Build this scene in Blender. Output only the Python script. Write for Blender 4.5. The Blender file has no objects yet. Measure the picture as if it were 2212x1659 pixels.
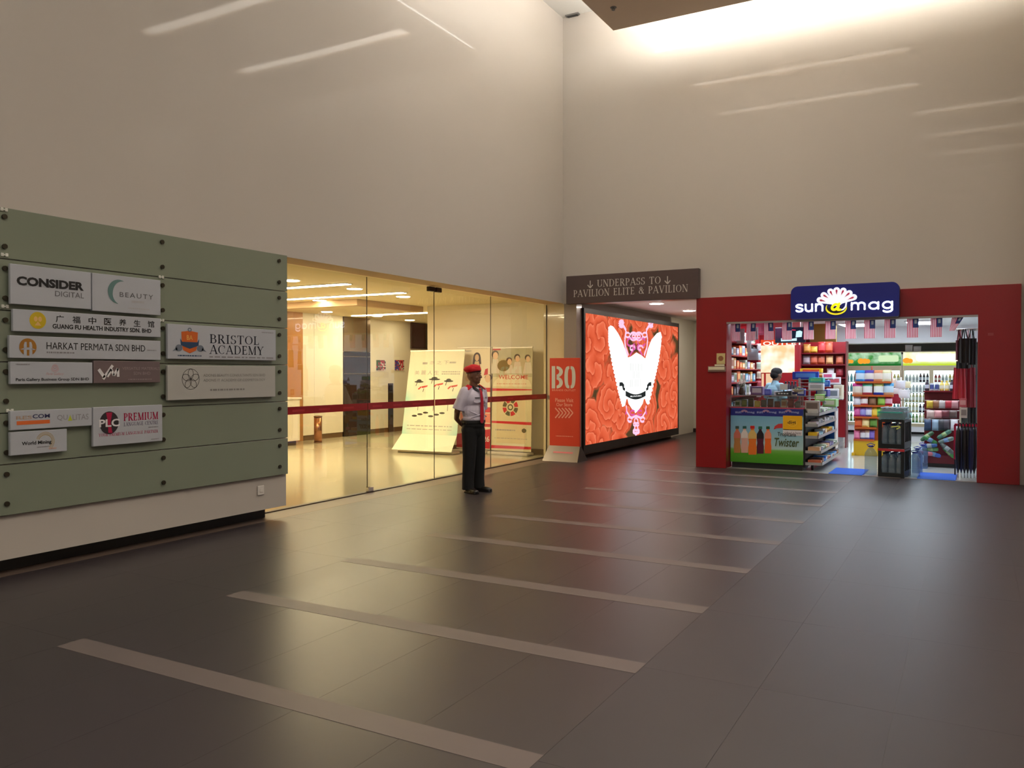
import bpy, bmesh, math, random
from mathutils import Vector, Matrix
random.seed(7)
SC = bpy.context.scene
COL = SC.collection
PI = math.pi
R = math.radians

# ---------------------------------------------------------------- camera
F, CX, CY = 1778.0, 1106.0, 829.5
YAW, PITCH, CAMH = R(29.2), math.atan(25.5 / 1778.0), 1.6
cam = bpy.data.cameras.new('camera')
cam.sensor_width = 36.0
cam.sensor_fit = 'HORIZONTAL'
cam.lens = 36.0 * F / 2212.0
cam.clip_start, cam.clip_end = 0.05, 200
camo = bpy.data.objects.new('camera', cam)
COL.objects.link(camo)
camo.location = (0, 0, CAMH)
camo.rotation_euler = (PI / 2 - PITCH, 0, YAW)
SC.camera = camo
_r = Vector((math.cos(YAW), math.sin(YAW), 0))
_f0 = Vector((-math.sin(YAW), math.cos(YAW), 0))
_fw = _f0 * math.cos(PITCH) - Vector((0, 0, 1)) * math.sin(PITCH)
_up = _f0 * math.sin(PITCH) + Vector((0, 0, 1)) * math.cos(PITCH)
EYE = Vector((0, 0, CAMH))

def ray(px, py):
    return _fw + _r * ((px - CX) / F) + _up * ((CY - py) / F)
def at_x(px, py, X):
    d = ray(px, py); return EYE + d * ((X - EYE.x) / d.x)
def at_y(px, py, Y):
    d = ray(px, py); return EYE + d * ((Y - EYE.y) / d.y)
def at_z(px, py, Z=0.0):
    d = ray(px, py); return EYE + d * ((Z - EYE.z) / d.z)

# ---------------------------------------------------------------- world and exposure
W = bpy.data.worlds.new('world')
SC.world = W
W.use_nodes = True
bg = W.node_tree.nodes['Background']
bg.inputs['Color'].default_value = (0.95, 0.9, 0.88, 1)
bg.inputs['Strength'].default_value = 0.27
vs = SC.view_settings
vs.view_transform = 'Standard'
vs.look = 'None'
vs.exposure = 0.0
vs.gamma = 1.0
vs.use_curve_mapping = False

SC.cycles.max_bounces = 7
SC.cycles.diffuse_bounces = 3
SC.cycles.glossy_bounces = 3
SC.cycles.transparent_max_bounces = 12
SC.cycles.caustics_reflective = False
SC.cycles.caustics_refractive = False

E_COVE, E_SLOT, E_LOBBY, E_SHOP, E_SCREEN, E_CORR = 90.0, 20.5, 62.0, 18.0, 1.05, 62.0

# ---------------------------------------------------------------- helpers
def lin(c):
    return tuple(((x / 255.0) / 12.92 if x / 255.0 <= 0.04045 else ((x / 255.0 + 0.055) / 1.055) ** 2.4) for x in c)

_mats = {}
def M(name, rgb=(200, 200, 200), rough=0.5, metal=0.0, spec=0.5, emit=0.0, ecol=None, noise=0.0, nscale=6.0, coat=0.0, bump=0.0):
    if name in _mats:
        return _mats[name]
    m = bpy.data.materials.new(name)
    m.use_nodes = True
    nt = m.node_tree
    b = nt.nodes['Principled BSDF']
    c = lin(rgb)
    b.inputs['Base Color'].default_value = (*c, 1)
    b.inputs['Roughness'].default_value = rough
    b.inputs['Metallic'].default_value = metal
    b.inputs['Specular IOR Level'].default_value = spec
    b.inputs['Coat Weight'].default_value = coat
    if emit:
        b.inputs['Emission Color'].default_value = (*(lin(ecol) if ecol else c), 1)
        b.inputs['Emission Strength'].default_value = emit
    if noise or bump:
        tc = nt.nodes.new('ShaderNodeTexCoord')
        nz = nt.nodes.new('ShaderNodeTexNoise')
        nz.inputs['Scale'].default_value = nscale
        nz.inputs['Detail'].default_value = 4
        nt.links.new(tc.outputs['Object'], nz.inputs['Vector'])
        if noise:
            mx = nt.nodes.new('ShaderNodeMix')
            mx.data_type = 'RGBA'
            mx.inputs[6].default_value = (*[x * (1 - noise) for x in c], 1)
            mx.inputs[7].default_value = (*[min(1, x * (1 + noise)) for x in c], 1)
            nt.links.new(nz.outputs['Fac'], mx.inputs[0])
            nt.links.new(mx.outputs[2], b.inputs['Base Color'])
        if bump:
            bp = nt.nodes.new('ShaderNodeBump')
            bp.inputs['Strength'].default_value = bump
            bp.inputs['Distance'].default_value = 0.01
            nt.links.new(nz.outputs['Fac'], bp.inputs['Height'])
            nt.links.new(bp.outputs['Normal'], b.inputs['Normal'])
    _mats[name] = m
    return m

def EM(name, rgb=(255, 255, 255), strength=1.0):
    if name in _mats:
        return _mats[name]
    m = bpy.data.materials.new(name)
    m.use_nodes = True
    nt = m.node_tree
    nt.nodes.remove(nt.nodes['Principled BSDF'])
    e = nt.nodes.new('ShaderNodeEmission')
    e.inputs['Color'].default_value = (*lin(rgb), 1)
    e.inputs['Strength'].default_value = strength
    nt.links.new(e.outputs[0], nt.nodes['Material Output'].inputs['Surface'])
    _mats[name] = m
    return m

def GLASS(name, tint=(255, 255, 255), ior=1.5, rough=0.0, body=0.0, brgb=(255, 255, 255)):
    """thin architectural glass / clear plastic: transparent film with a fresnel reflection and a little body colour"""
    if name in _mats:
        return _mats[name]
    m = bpy.data.materials.new(name)
    m.use_nodes = True
    nt = m.node_tree
    nt.nodes.remove(nt.nodes['Principled BSDF'])
    t = nt.nodes.new('ShaderNodeBsdfTransparent')
    t.inputs['Color'].default_value = (*lin(tint), 1)
    g = nt.nodes.new('ShaderNodeBsdfGlossy')
    g.inputs['Roughness'].default_value = rough
    fr = nt.nodes.new('ShaderNodeFresnel')
    fr.inputs['IOR'].default_value = ior
    mx = nt.nodes.new('ShaderNodeMixShader')
    ge = nt.nodes.new('ShaderNodeNewGeometry')
    om = nt.nodes.new('ShaderNodeMath'); om.operation = 'SUBTRACT'; om.inputs[0].default_value = 1.0
    nt.links.new(ge.outputs['Backfacing'], om.inputs[1])
    fm = nt.nodes.new('ShaderNodeMath'); fm.operation = 'MULTIPLY'
    nt.links.new(om.outputs[0], fm.inputs[0]); nt.links.new(fr.outputs[0], fm.inputs[1])
    nt.links.new(fm.outputs[0], mx.inputs[0])
    src = t
    if body:
        d = nt.nodes.new('ShaderNodeBsdfDiffuse')
        d.inputs['Color'].default_value = (*lin(brgb), 1)
        m2 = nt.nodes.new('ShaderNodeMixShader')
        m2.inputs[0].default_value = body
        nt.links.new(t.outputs[0], m2.inputs[1])
        nt.links.new(d.outputs[0], m2.inputs[2])
        src = m2
    nt.links.new(src.outputs[0], mx.inputs[1])
    nt.links.new(g.outputs[0], mx.inputs[2])
    nt.links.new(mx.outputs[0], nt.nodes['Material Output'].inputs['Surface'])
    _mats[name] = m
    return m

class MB:
    def __init__(s):
        s.v, s.f, s.m, s.s = [], [], [], []
    def face(s, idx, mi=0, sm=False):
        s.f.append(idx); s.m.append(mi); s.s.append(sm)
    def box(s, a, b, mi=0):
        (x0, y0, z0), (x1, y1, z1) = a, b
        i = len(s.v)
        s.v += [(x0, y0, z0), (x1, y0, z0), (x1, y1, z0), (x0, y1, z0), (x0, y0, z1), (x1, y0, z1), (x1, y1, z1), (x0, y1, z1)]
        for q in ((0, 3, 2, 1), (4, 5, 6, 7), (0, 1, 5, 4), (1, 2, 6, 5), (2, 3, 7, 6), (3, 0, 4, 7)):
            s.face([i + k for k in q], mi)
        return s
    def quad(s, pts, mi=0):
        i = len(s.v); s.v += [tuple(p) for p in pts]; s.face(list(range(i, i + len(pts))), mi); return s
    def flat(s, pts, y=0.0, mi=0):
        """polygon in local XZ facing -Y"""
        ar = sum(pts[k][0] * pts[(k + 1) % len(pts)][1] - pts[(k + 1) % len(pts)][0] * pts[k][1] for k in range(len(pts)))
        if ar < 0: pts = pts[::-1]
        i = len(s.v); s.v += [(p[0], y, p[1]) for p in pts]; s.face(list(range(i, i + len(pts))), mi); return s
    def prism(s, pts, y0, y1, mi=0, mi2=None):
        ar = sum(pts[k][0] * pts[(k + 1) % len(pts)][1] - pts[(k + 1) % len(pts)][0] * pts[k][1] for k in range(len(pts)))
        if ar < 0: pts = pts[::-1]
        n = len(pts); i = len(s.v)
        s.v += [(p[0], y0, p[1]) for p in pts] + [(p[0], y1, p[1]) for p in pts]
        s.face([i + k for k in range(n)], mi)
        s.face([i + n + k for k in range(n)][::-1], mi)
        for k in range(n):
            k2 = (k + 1) % n
            s.face([i + k, i + n + k, i + n + k2, i + k2], mi if mi2 is None else mi2)
        return s
    def lathe(s, prof, n=16, c=(0, 0, 0), mis=None, mi=0, sm=True, axis='z'):
        i = len(s.v)
        for (r, z) in prof:
            for k in range(n):
                a = 2 * PI * k / n
                p = (r * math.cos(a), r * math.sin(a), z)
                if axis == 'y': p = (p[0], p[2], -p[1])
                if axis == 'x': p = (p[2], p[0], p[1])
                s.v.append((c[0] + p[0], c[1] + p[1], c[2] + p[2]))
        for j in range(len(prof) - 1):
            mm = mis[j] if mis else mi
            for k in range(n):
                k2 = (k + 1) % n
                s.face([i + j * n + k, i + j * n + k2, i + (j + 1) * n + k2, i + (j + 1) * n + k], mm, sm)
        s.face([i + k for k in range(n)][::-1], mis[0] if mis else mi)
        s.face([i + (len(prof) - 1) * n + k for k in range(n)], mis[-1] if mis else mi)
        return s
    def tube(s, path, rad, n=8, mi=0, cap=True, sq=None):
        path = [Vector(p) for p in path]
        rad = rad if isinstance(rad, (list, tuple)) else [rad] * len(path)
        i = len(s.v); up = None
        for j, p in enumerate(path):
            d = (path[min(j + 1, len(path) - 1)] - path[max(j - 1, 0)]).normalized()
            if up is None:
                up = Vector((0, 0, 1)) if abs(d.z) < 0.9 else Vector((0, 1, 0))
            u = d.cross(up).normalized(); w = u.cross(d).normalized(); up = w
            for k in range(n):
                a = 2 * PI * k / n
                q = p + u * (rad[j] * math.cos(a)) + w * (rad[j] * math.sin(a) * (sq or 1))
                s.v.append(tuple(q))
        for j in range(len(path) - 1):
            for k in range(n):
                k2 = (k + 1) % n
                s.face([i + j * n + k, i + j * n + k2, i + (j + 1) * n + k2, i + (j + 1) * n + k], mi, True)
        if cap:
            s.face([i + k for k in range(n)][::-1], mi)
            s.face([i + (len(path) - 1) * n + k for k in range(n)], mi)
        return s
    def ball(s, c, r, n=14, mi=0, rot=None):
        r = r if isinstance(r, (list, tuple)) else (r, r, r)
        m = n // 2 + 1
        i = len(s.v)
        for j in range(m):
            th = PI * (j + 0.02 if j == 0 else (j - 0.02 if j == m - 1 else j)) / (m - 1)
            for k in range(n):
                a = 2 * PI * k / n
                p = Vector((r[0] * math.sin(th) * math.cos(a), r[1] * math.sin(th) * math.sin(a), r[2] * math.cos(th)))
                if rot: p = rot @ p
                s.v.append((c[0] + p.x, c[1] + p.y, c[2] + p.z))
        for j in range(m - 1):
            for k in range(n):
                k2 = (k + 1) % n
                s.face([i + j * n + k, i + (j + 1) * n + k, i + (j + 1) * n + k2, i + j * n + k2], mi, True)
        s.face([i + k for k in range(n)], mi, True)
        s.face([i + (m - 1) * n + k for k in range(n)][::-1], mi, True)
        return s
    def limb(s, pts, rad, n=14, mi=0):
        """tapered chain with round joints, for union by remesh"""
        for j in range(len(pts) - 1):
            s.tube([pts[j], pts[j + 1]], [rad[j], rad[j + 1]], n, mi)
        for p, r in zip(pts, rad):
            s.ball(p, r, n, mi)
        return s
    def mesh(s, name, mats, bevel=0.0, seg=1):
        me = bpy.data.meshes.new(name)
        me.from_pydata(s.v, [], s.f)
        for m in mats: me.materials.append(m)
        me.polygons.foreach_set('material_index', s.m)
        me.polygons.foreach_set('use_smooth', s.s)
        if bevel:
            bm = bmesh.new(); bm.from_mesh(me)
            ed = [e for e in bm.edges if len(e.link_faces) == 2 and e.calc_face_angle() > 0.6]
            bmesh.ops.bevel(bm, geom=ed, offset=bevel, segments=seg, affect='EDGES', profile=0.5)
            bm.to_mesh(me); bm.free()
        me.update()
        return me
    def build(s, name, mats, parent=None, loc=(0, 0, 0), rot=(0, 0, 0), bevel=0.0, seg=1):
        if not isinstance(mats, (list, tuple)): mats = [mats]
        o = bpy.data.objects.new(name, s.mesh(name, mats, bevel, seg))
        COL.objects.link(o)
        o.location = loc
        o.rotation_euler = rot
        if parent is not None: o.parent = parent
        return o

def tag(o, label=None, cat=None, group=None, kind=None):
    if label: o['label'] = label
    if cat: o['category'] = cat
    if group: o['group'] = group
    if kind: o['kind'] = kind
    return o
def thing(name, label, cat, loc=(0, 0, 0), rz=0.0, group=None):
    o = bpy.data.objects.new(name, None)
    o.empty_display_size = 0.1
    COL.objects.link(o)
    o.location = loc
    o.rotation_euler = (0, 0, rz)
    return tag(o, label, cat, group)
def put(me, name, parent=None, loc=(0, 0, 0), rot=(0, 0, 0), sc=None):
    o = bpy.data.objects.new(name, me)
    COL.objects.link(o)
    o.location = loc; o.rotation_euler = rot
    if sc: o.scale = sc
    if parent is not None: o.parent = parent
    return o
def dup(root, loc, rz=None, label=None, group=None):
    kids = {}
    for c in root.children_recursive: kids.setdefault(c.parent, []).append(c)
    def cp(o, par):
        c = o.copy(); COL.objects.link(c)
        if par is not None: c.parent = par
        for k in kids.get(o, []): cp(k, c)
        return c
    r = cp(root, None)
    r.location = loc
    if rz is not None: r.rotation_euler = (0, 0, rz)
    if label: r['label'] = label
    if group: r['group'] = group
    return r
def struct(o):
    o['kind'] = 'structure'; return o

ORD = ['first', 'second', 'third', 'fourth', 'fifth', 'sixth', 'seventh', 'eighth', 'ninth', 'tenth', 'eleventh', 'twelfth', 'thirteenth', 'fourteenth', 'fifteenth', 'sixteenth']
# ---------------------------------------------------------------- lettering
def text(s, box, mat, parent, name='lettering', bold=0.0, y=-0.002, keep=False, shear=0.0, space=1.0):
    """flat lettering filling box=(x0,z0,x1,z1) in the parent's XZ plane"""
    cu = bpy.data.curves.new('t', 'FONT')
    cu.body = s
    cu.size = 1.0
    cu.resolution_u = 3
    cu.offset = bold
    cu.shear = shear
    cu.space_character = space
    cu.fill_mode = 'BOTH'
    to = bpy.data.objects.new('t', cu)
    COL.objects.link(to)
    dg = bpy.context.evaluated_depsgraph_get()
    me = bpy.data.meshes.new_from_object(to.evaluated_get(dg))
    bpy.data.objects.remove(to)
    bpy.data.curves.remove(cu)
    if not me.vertices: return None
    xs = [v.co.x for v in me.vertices]; ys = [v.co.y for v in me.vertices]
    x0, x1, y0, y1 = min(xs), max(xs), min(ys), max(ys)
    sx = (box[2] - box[0]) / max(1e-6, x1 - x0); sy = (box[3] - box[1]) / max(1e-6, y1 - y0)
    if keep: sx = sy = min(sx, sy)
    for v in me.vertices:
        v.co = Vector((box[0] + (v.co.x - x0) * sx, y, box[1] + (v.co.y - y0) * sy))
    me.name = name
    me.materials.clear(); me.materials.append(mat)
    o = bpy.data.objects.new(name, me)
    COL.objects.link(o)
    o.parent = parent
    return o

T_, t_ = 0.17, 0.065
def _arc(cx, cy, rx, ry, a0, a1): return ('A', cx, cy, rx, ry, a0, a1)
SERIF = {
 'A': (0.92, [('L', 0.06, 0, 0.45, 1, t_), ('L', 0.84, 0, 0.45, 1, T_), ('H', 0.2, 0.66, 0.34), ('H', -0.06, 0.2, 0.03), ('H', 0.68, 1.0, 0.03)]),
 'B': (0.76, [('V', 0.16, 0, 1), ('H', 0.0, 0.42, 0.97), ('H', 0.16, 0.45, 0.53), ('H', 0.0, 0.45, 0.03), _arc(0.4, 0.75, 0.2, 0.22, -90, 90), _arc(0.42, 0.28, 0.26, 0.25, -90, 90)]),
 'C': (0.86, [_arc(0.47, 0.5, 0.4, 0.47, 48, 312), ('L', 0.8, 0.66, 0.8, 0.98, t_)]),
 'D': (0.92, [('V', 0.16, 0, 1), ('H', 0.0, 0.44, 0.97), ('H', 0.0, 0.44, 0.03), _arc(0.4, 0.5, 0.42, 0.47, -90, 90)]),
 'E': (0.72, [('V', 0.16, 0, 1), ('H', 0.0, 0.62, 0.97), ('H', 0.16, 0.5, 0.52), ('H', 0.0, 0.66, 0.03), ('L', 0.61, 0.8, 0.61, 1, t_), ('L', 0.64, 0, 0.64, 0.22, t_), ('L', 0.5, 0.42, 0.5, 0.62, t_)]),
 'G': (0.92, [_arc(0.47, 0.5, 0.4, 0.47, 48, 300), ('L', 0.8, 0.66, 0.8, 0.98, t_), ('L', 0.76, 0.05, 0.76, 0.42, T_), ('H', 0.58, 0.9, 0.42)]),
 'I': (0.38, [('V', 0.19, 0, 1), ('H', 0.0, 0.38, 0.97), ('H', 0.0, 0.38, 0.03)]),
 'L': (0.68, [('V', 0.16, 0, 1), ('H', 0.0, 0.34, 0.97), ('H', 0.0, 0.62, 0.03), ('L', 0.61, 0, 0.61, 0.26, t_)]),
 'M': (1.1, [('L', 0.14, 0, 0.14, 1, t_), ('L', 0.14, 1, 0.54, 0, T_), ('L', 0.54, 0, 0.92, 1, t_), ('V', 0.94, 0, 1), ('H', 0.0, 0.28, 0.03), ('H', 0.78, 1.1, 0.03), ('H', 0.0, 0.2, 0.97), ('H', 0.9, 1.1, 0.97)]),
 'N': (0.96, [('L', 0.14, 0, 0.14, 1, t_), ('L', 0.14, 1, 0.8, 0, T_), ('L', 0.82, 0, 0.82, 1, t_), ('H', 0.0, 0.28, 0.03), ('H', 0.68, 0.96, 0.97), ('H', 0.0, 0.2, 0.97)]),
 'O': (0.96, [_arc(0.48, 0.5, 0.4, 0.47, 0, 360)]),
 'P': (0.7, [('V', 0.16, 0, 1), ('H', 0.0, 0.4, 0.97), ('H', 0.16, 0.4, 0.46), ('H', 0.0, 0.34, 0.03), _arc(0.38, 0.715, 0.24, 0.255, -90, 90)]),
 'R': (0.84, [('V', 0.16, 0, 1), ('H', 0.0, 0.4, 0.97), ('H', 0.16, 0.4, 0.5), ('H', 0.0, 0.34, 0.03), _arc(0.38, 0.735, 0.22, 0.235, -90, 90), ('L', 0.4, 0.5, 0.76, 0.0, T_), ('H', 0.66, 0.9, 0.03)]),
 'S': (0.66, [_arc(0.33, 0.73, 0.22, 0.24, 30, 270), _arc(0.33, 0.26, 0.25, 0.24, -150, 90), ('L', 0.56, 0.74, 0.56, 0.98, t_), ('L', 0.06, 0.02, 0.06, 0.3, t_)]),
 'T': (0.8, [('V', 0.4, 0, 1), ('H', 0.02, 0.78, 0.97), ('H', 0.24, 0.56, 0.03), ('L', 0.04, 0.76, 0.04, 1, t_), ('L', 0.76, 0.76, 0.76, 1, t_)]),
 'U': (0.94, [('L', 0.18, 0.32, 0.18, 1, T_), ('L', 0.8, 0.32, 0.8, 1, t_), _arc(0.49, 0.33, 0.31, 0.3, 180, 360), ('H', 0.0, 0.36, 0.97), ('H', 0.66, 0.94, 0.97)]),
 'V': (0.92, [('L', 0.1, 1, 0.47, 0, T_), ('L', 0.84, 1, 0.47, 0, t_), ('H', -0.04, 0.28, 0.97), ('H', 0.7, 0.96, 0.97)]),
 'Y': (0.88, [('L', 0.1, 1, 0.44, 0.45, T_), ('L', 0.8, 1, 0.44, 0.45, t_), ('L', 0.44, 0, 0.44, 0.48, T_), ('H', -0.04, 0.26, 0.97), ('H', 0.66, 0.92, 0.97), ('H', 0.26, 0.62, 0.03)]),
 '&': (0.95, [_arc(0.4, 0.76, 0.17, 0.21, 0, 360), _arc(0.36, 0.27, 0.28, 0.25, 90, 380), ('L', 0.3, 0.66, 0.86, 0.02, T_), ('L', 0.64, 0.35, 0.8, 0.55, t_), ('H', 0.7, 0.92, 0.55)]),
 ' ': (0.5, []),
}
def serif(s, box, mat, parent, name='lettering', y=-0.002, weight=1.0):
    q = []; x = 0.0
    def seg(x0, y0, x1, y1, w):
        w *= weight
        d = Vector((x1 - x0, y1 - y0)); L = d.length or 1; n = Vector((-d.y, d.x)) / L * w / 2
        q.append([(x0 + n.x, y0 + n.y), (x1 + n.x, y1 + n.y), (x1 - n.x, y1 - n.y), (x0 - n.x, y0 - n.y)])
    for ch in s:
        w, st = SERIF[ch]
        for p in st:
            if p[0] == 'V': seg(x + p[1], p[2], x + p[1], p[3], T_)
            elif p[0] == 'L': seg(x + p[1], p[2], x + p[3], p[4], p[5])
            elif p[0] == 'H': seg(x + p[1], p[3], x + p[2], p[3], t_)
            else:
                _, cx, cy, rx, ry, a0, a1 = p
                n = max(6, int(abs(a1 - a0) / 18)); pr = None
                for k in range(n + 1):
                    a = R(a0 + (a1 - a0) * k / n)
                    ww = (t_ + (T_ - t_) * abs(math.cos(a)) ** 1.5) * weight / 2
                    o = (x + cx + (rx + ww) * math.cos(a), cy + (ry + ww * 0.6) * math.sin(a))
                    i = (x + cx + (rx - ww) * math.cos(a), cy + (ry - ww * 0.6) * math.sin(a))
                    if pr: q.append([pr[0], o, i, pr[1]])
                    pr = (o, i)
        x += w + 0.14
    xs = [p[0] for z in q for p in z]
    X0, X1 = min(xs), max(xs)
    mb = MB()
    for z in q:
        mb.flat([(box[0] + (p[0] - X0) / (X1 - X0) * (box[2] - box[0]), box[1] + p[1] * (box[3] - box[1])) for p in z], y)
    return mb.build(name, mat, parent)

def disc(cx, cz, rx, rz=None, n=28, a0=0, a1=360):
    rz = rx if rz is None else rz
    return [(cx + rx * math.cos(R(a0 + (a1 - a0) * k / n)), cz + rz * math.sin(R(a0 + (a1 - a0) * k / n))) for k in range(n + (0 if a1 - a0 == 360 else 1))]
def ringq(mb, cx, cz, r0, r1, y=0.0, mi=0, n=28, a0=0, a1=360, asp=1.0):
    for k in range(n):
        a, b = R(a0 + (a1 - a0) * k / n), R(a0 + (a1 - a0) * (k + 1) / n)
        mb.flat([(cx + asp * r1 * math.cos(a), cz + r1 * math.sin(a)), (cx + asp * r1 * math.cos(b), cz + r1 * math.sin(b)),
                 (cx + asp * r0 * math.cos(b), cz + r0 * math.sin(b)), (cx + asp * r0 * math.cos(a), cz + r0 * math.sin(a))], y, mi)
def stroke(mb, pts, w, y=0.0, mi=0):
    for a, b in zip(pts[:-1], pts[1:]):
        d = Vector((b[0] - a[0], b[1] - a[1])); L = d.length or 1; n = Vector((-d.y, d.x)) / L * w / 2
        mb.flat([(a[0] + n.x, a[1] + n.y), (b[0] + n.x, b[1] + n.y), (b[0] - n.x, b[1] - n.y), (a[0] - n.x, a[1] - n.y)], y, mi)
# ================================================================ THE SETTING
WX, WY = -6.6, 13.72          # left wall face, back wall face
GX = -7.0                     # glass plane
CEIL, DROP = 8.1, 7.3
OPEN0, OPEN1, OPENZ = 6.70, 13.86, 2.87

m_wall = M('wall_lacquer', (192, 184, 175), 0.45, spec=0.25, coat=0.18, noise=0.03, nscale=0.7)
m_wall.node_tree.nodes['Principled BSDF'].inputs['Coat Roughness'].default_value = 0.04
m_cream = M('cream_panel', (244, 234, 212), 0.35, spec=0.4, noise=0.02, nscale=1.5)
m_ceil = M('ceiling_paint', (225, 222, 216), 0.8, noise=0.02)
m_drop = M('dropped_ceiling', (206, 184, 162), 0.7, noise=0.02)
m_pier = M('grey_pier', (148, 134, 126), 0.25, coat=0.3)
m_soffit = M('soffit_warm_glow', (205, 170, 130), 0.6)  # warm light from the lobby put into the soffit colour
m_plinth = M('black_plinth', (34, 31, 29), 0.45)
m_joint = M('floor_joint', (58, 51, 49), 0.4)

def floor_mat(name, rgb, rough, spec, nz=0.25):
    m = M(name, rgb, rough, spec=spec, noise=nz, nscale=3.0)
    nt = m.node_tree; b = nt.nodes['Principled BSDF']
    return m
m_floor = floor_mat('floor_stone', (58, 51, 53), 0.35, 0.54, 0.04)
m_slate = floor_mat('floor_slate', (57, 51, 54), 0.42, 0.46, 0.05)
m_inlay = floor_mat('inlay_stone', (106, 95, 92), 0.45, 0.4, 0.06)
m_band = floor_mat('threshold_stone', (108, 92, 82), 0.4, 0.4, 0.08)

# ---- floor: slab, single tiles, inlaid strips, threshold band
fl = struct(MB().box((-7.0, -9, -0.12), (5.2, 14.0, -0.0015)).build('floor', m_joint))
TX, TY, TW, TL = -1.55, 5.47, 0.62, 1.24
tile_cache = {}
def tile(x0, x1, y0, y1):
    w, l = round(x1 - x0 - 0.0014, 4), round(y1 - y0 - 0.0014, 4)
    if w < 0.03 or l < 0.03: return
    sl = x0 > TX - 0.01
    if (w, l, sl) not in tile_cache:
        tile_cache[(w, l, sl)] = MB().box((0, 0, -0.012), (w, l, 0)).mesh('tile', [m_slate if sl else m_floor])
    put(tile_cache[(w, l, sl)], 'tile', fl, (x0 + 0.0007, y0 + 0.0007, 0))
xs = [WX] + [TX + TW * k for k in range(-8, 5)] + [1.6]
ys = [TY + TL * k for k in range(-3, 7)] + [13.62]
for i in range(len(xs) - 1):
    for j in range(len(ys) - 1):
        tile(xs[i], xs[i + 1], ys[j], ys[j + 1])
far = MB().box((WX, -9, -0.012), (5.2, ys[0] - 0.001, 0)).box((1.601, ys[0], -0.012), (5.2, 13.6, 0)).build('paving', m_floor, fl)
strip_me = MB().box((0, -0.085, -0.004), (3.1, 0.085, 0.0012)).mesh('inlay_strip', [m_inlay])
for k in range(-2, 7):
    if TY + TL * k < 13.6:
        put(strip_me, 'inlay_strip', fl, (TX - 3.1, TY + TL * k - 0.03, 0))
MB().box((GX - 0.1, -9, -0.012), (WX - 0.003, 13.9, 0.0)).build('threshold_band', m_band, fl)
MB().box((WX + 0.01, 13.622, -0.012), (1.6, 13.74, 0.0)).build('threshold_band', m_joint, fl)

# ---- left wall: lacquered panels, each a hair out of true (they break up the reflections)
wl = thing('wall_left', None, None); struct(wl)
random.seed(3)
def wall_panel(y0, y1, z0, z1, a, b):
    mb = MB()
    mb.quad([(WX + a, y0, z0), (WX + b, y1, z0), (WX + b, y1, z1), (WX + a, y0, z1)])
    mb.quad([(WX - 0.38, y0, z0), (WX + a, y0, z0), (WX + a, y0, z1), (WX - 0.38, y0, z1)])
    mb.quad([(WX + b, y1, z0), (WX - 0.38, y1, z0), (WX - 0.38, y1, z1), (WX + b, y1, z1)])
    mb.quad([(WX - 0.38, y0, z0), (WX - 0.38, y1, z0), (WX + b, y1, z0), (WX + a, y0, z0)], 1 if z0 > 1 else 0)
    mb.quad([(WX - 0.38, y1, z0), (WX - 0.38, y0, z0), (WX - 0.38, y0, z1), (WX - 0.38, y1, z1)])
    mb.build('wall_panel', [m_wall, m_soffit], wl)
pe = [-9.0, -5.5, -1.5, 1.1, 3.7, 5.2, OPEN0, 8.1, 9.5, 10.9, 12.3, WY + 0.02]
po = [random.uniform(-0.0022, 0.0022) for _ in pe]
for k in range(len(pe) - 1):
    wall_panel(pe[k], pe[k + 1], 0.13 if pe[k + 1] <= OPEN0 + 0.01 else OPENZ, CEIL, po[k], po[k + 1])
pl = struct(MB().box((WX - 0.36, -9, 0), (WX - 0.2, OPEN0 - 0.12, 0.14)).build('baseboard_left', m_plinth))

# ---- back wall with the corridor opening and the shop opening left free
PX0, PX1, SX0, SX1 = -4.07, 0.60, -3.56, 0.07
wb = thing('wall_back', None, None); struct(wb)
MB().box((WX, WY, 2.86), (PX0, WY + 0.4, CEIL)).box((PX0, WY, 2.852), (5.2, WY + 0.25, CEIL)).build('wall_panel', m_wall, wb)
MB().box((PX1 + 0.002, WY, 0), (5.2, WY + 0.25, 2.852)).build('wall_panel', m_wall, wb)
# pier between the glazed lobby and the corridor
pr = struct(MB().box((-6.56, WY - 0.02, 0), (-6.31, 13.93, 2.86)).build('trim_1', m_pier))
jm = struct(MB().box((GX - 0.06, 13.86, 0), (-6.565, 14.2, 3.0)).build('trim_2', M('polished_jamb', (226, 206, 168), 0.12, coat=0.5)))
# panelled column at the far right
wr = thing('wall_right', None, None); struct(wr)
m_col = M('pale_stone_panel', (204, 194, 178), 0.4, noise=0.03)
MB().box((PX1 + 0.075, 12.62, 0), (PX1 + 1.6, WY - 0.005, CEIL)).build('column_core', m_plinth, wr)
z = 0.08
while z < CEIL:
    MB().box((PX1 + 0.05, 12.6, z), (PX1 + 1.6, WY - 0.012, min(z + 0.812, CEIL))).build('panel', m_col, wr, bevel=0.004)
    z += 0.822

struct(MB().box((5.2, -9, 0), (5.3, WY + 0.25, CEIL)).build('wall_unseen_side', m_wall))  # unseen wall, added to block the fill light from the right
# ---- hall ceiling, dropped panel with cove light and light slots
ce = struct(MB().box((WX - 0.4, -9, CEIL), (6.0, WY + 0.4, CEIL + 0.2)).build('ceiling', m_ceil))
cnr = at_z(1325, 66, DROP)
dp = struct(thing('ceiling_dropped', None, None))
m_cove = EM('cove_led', (252, 250, 242), E_COVE)
m_cove2 = EM('cove_led_side', (250, 250, 246), E_COVE * 0.36)
m_slot = EM('slot_led', (255, 244, 228), E_SLOT)
SLY = [11.25, 9.2, 7.15, 5.1, 3.05, 1.0, -1.05, -3.1, -5.15, -7.2]  # rows behind the camera are unseen, added to brighten the back wall
y1 = cnr.y
SLX0, SLX1 = -4.9, -1.0
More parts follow.
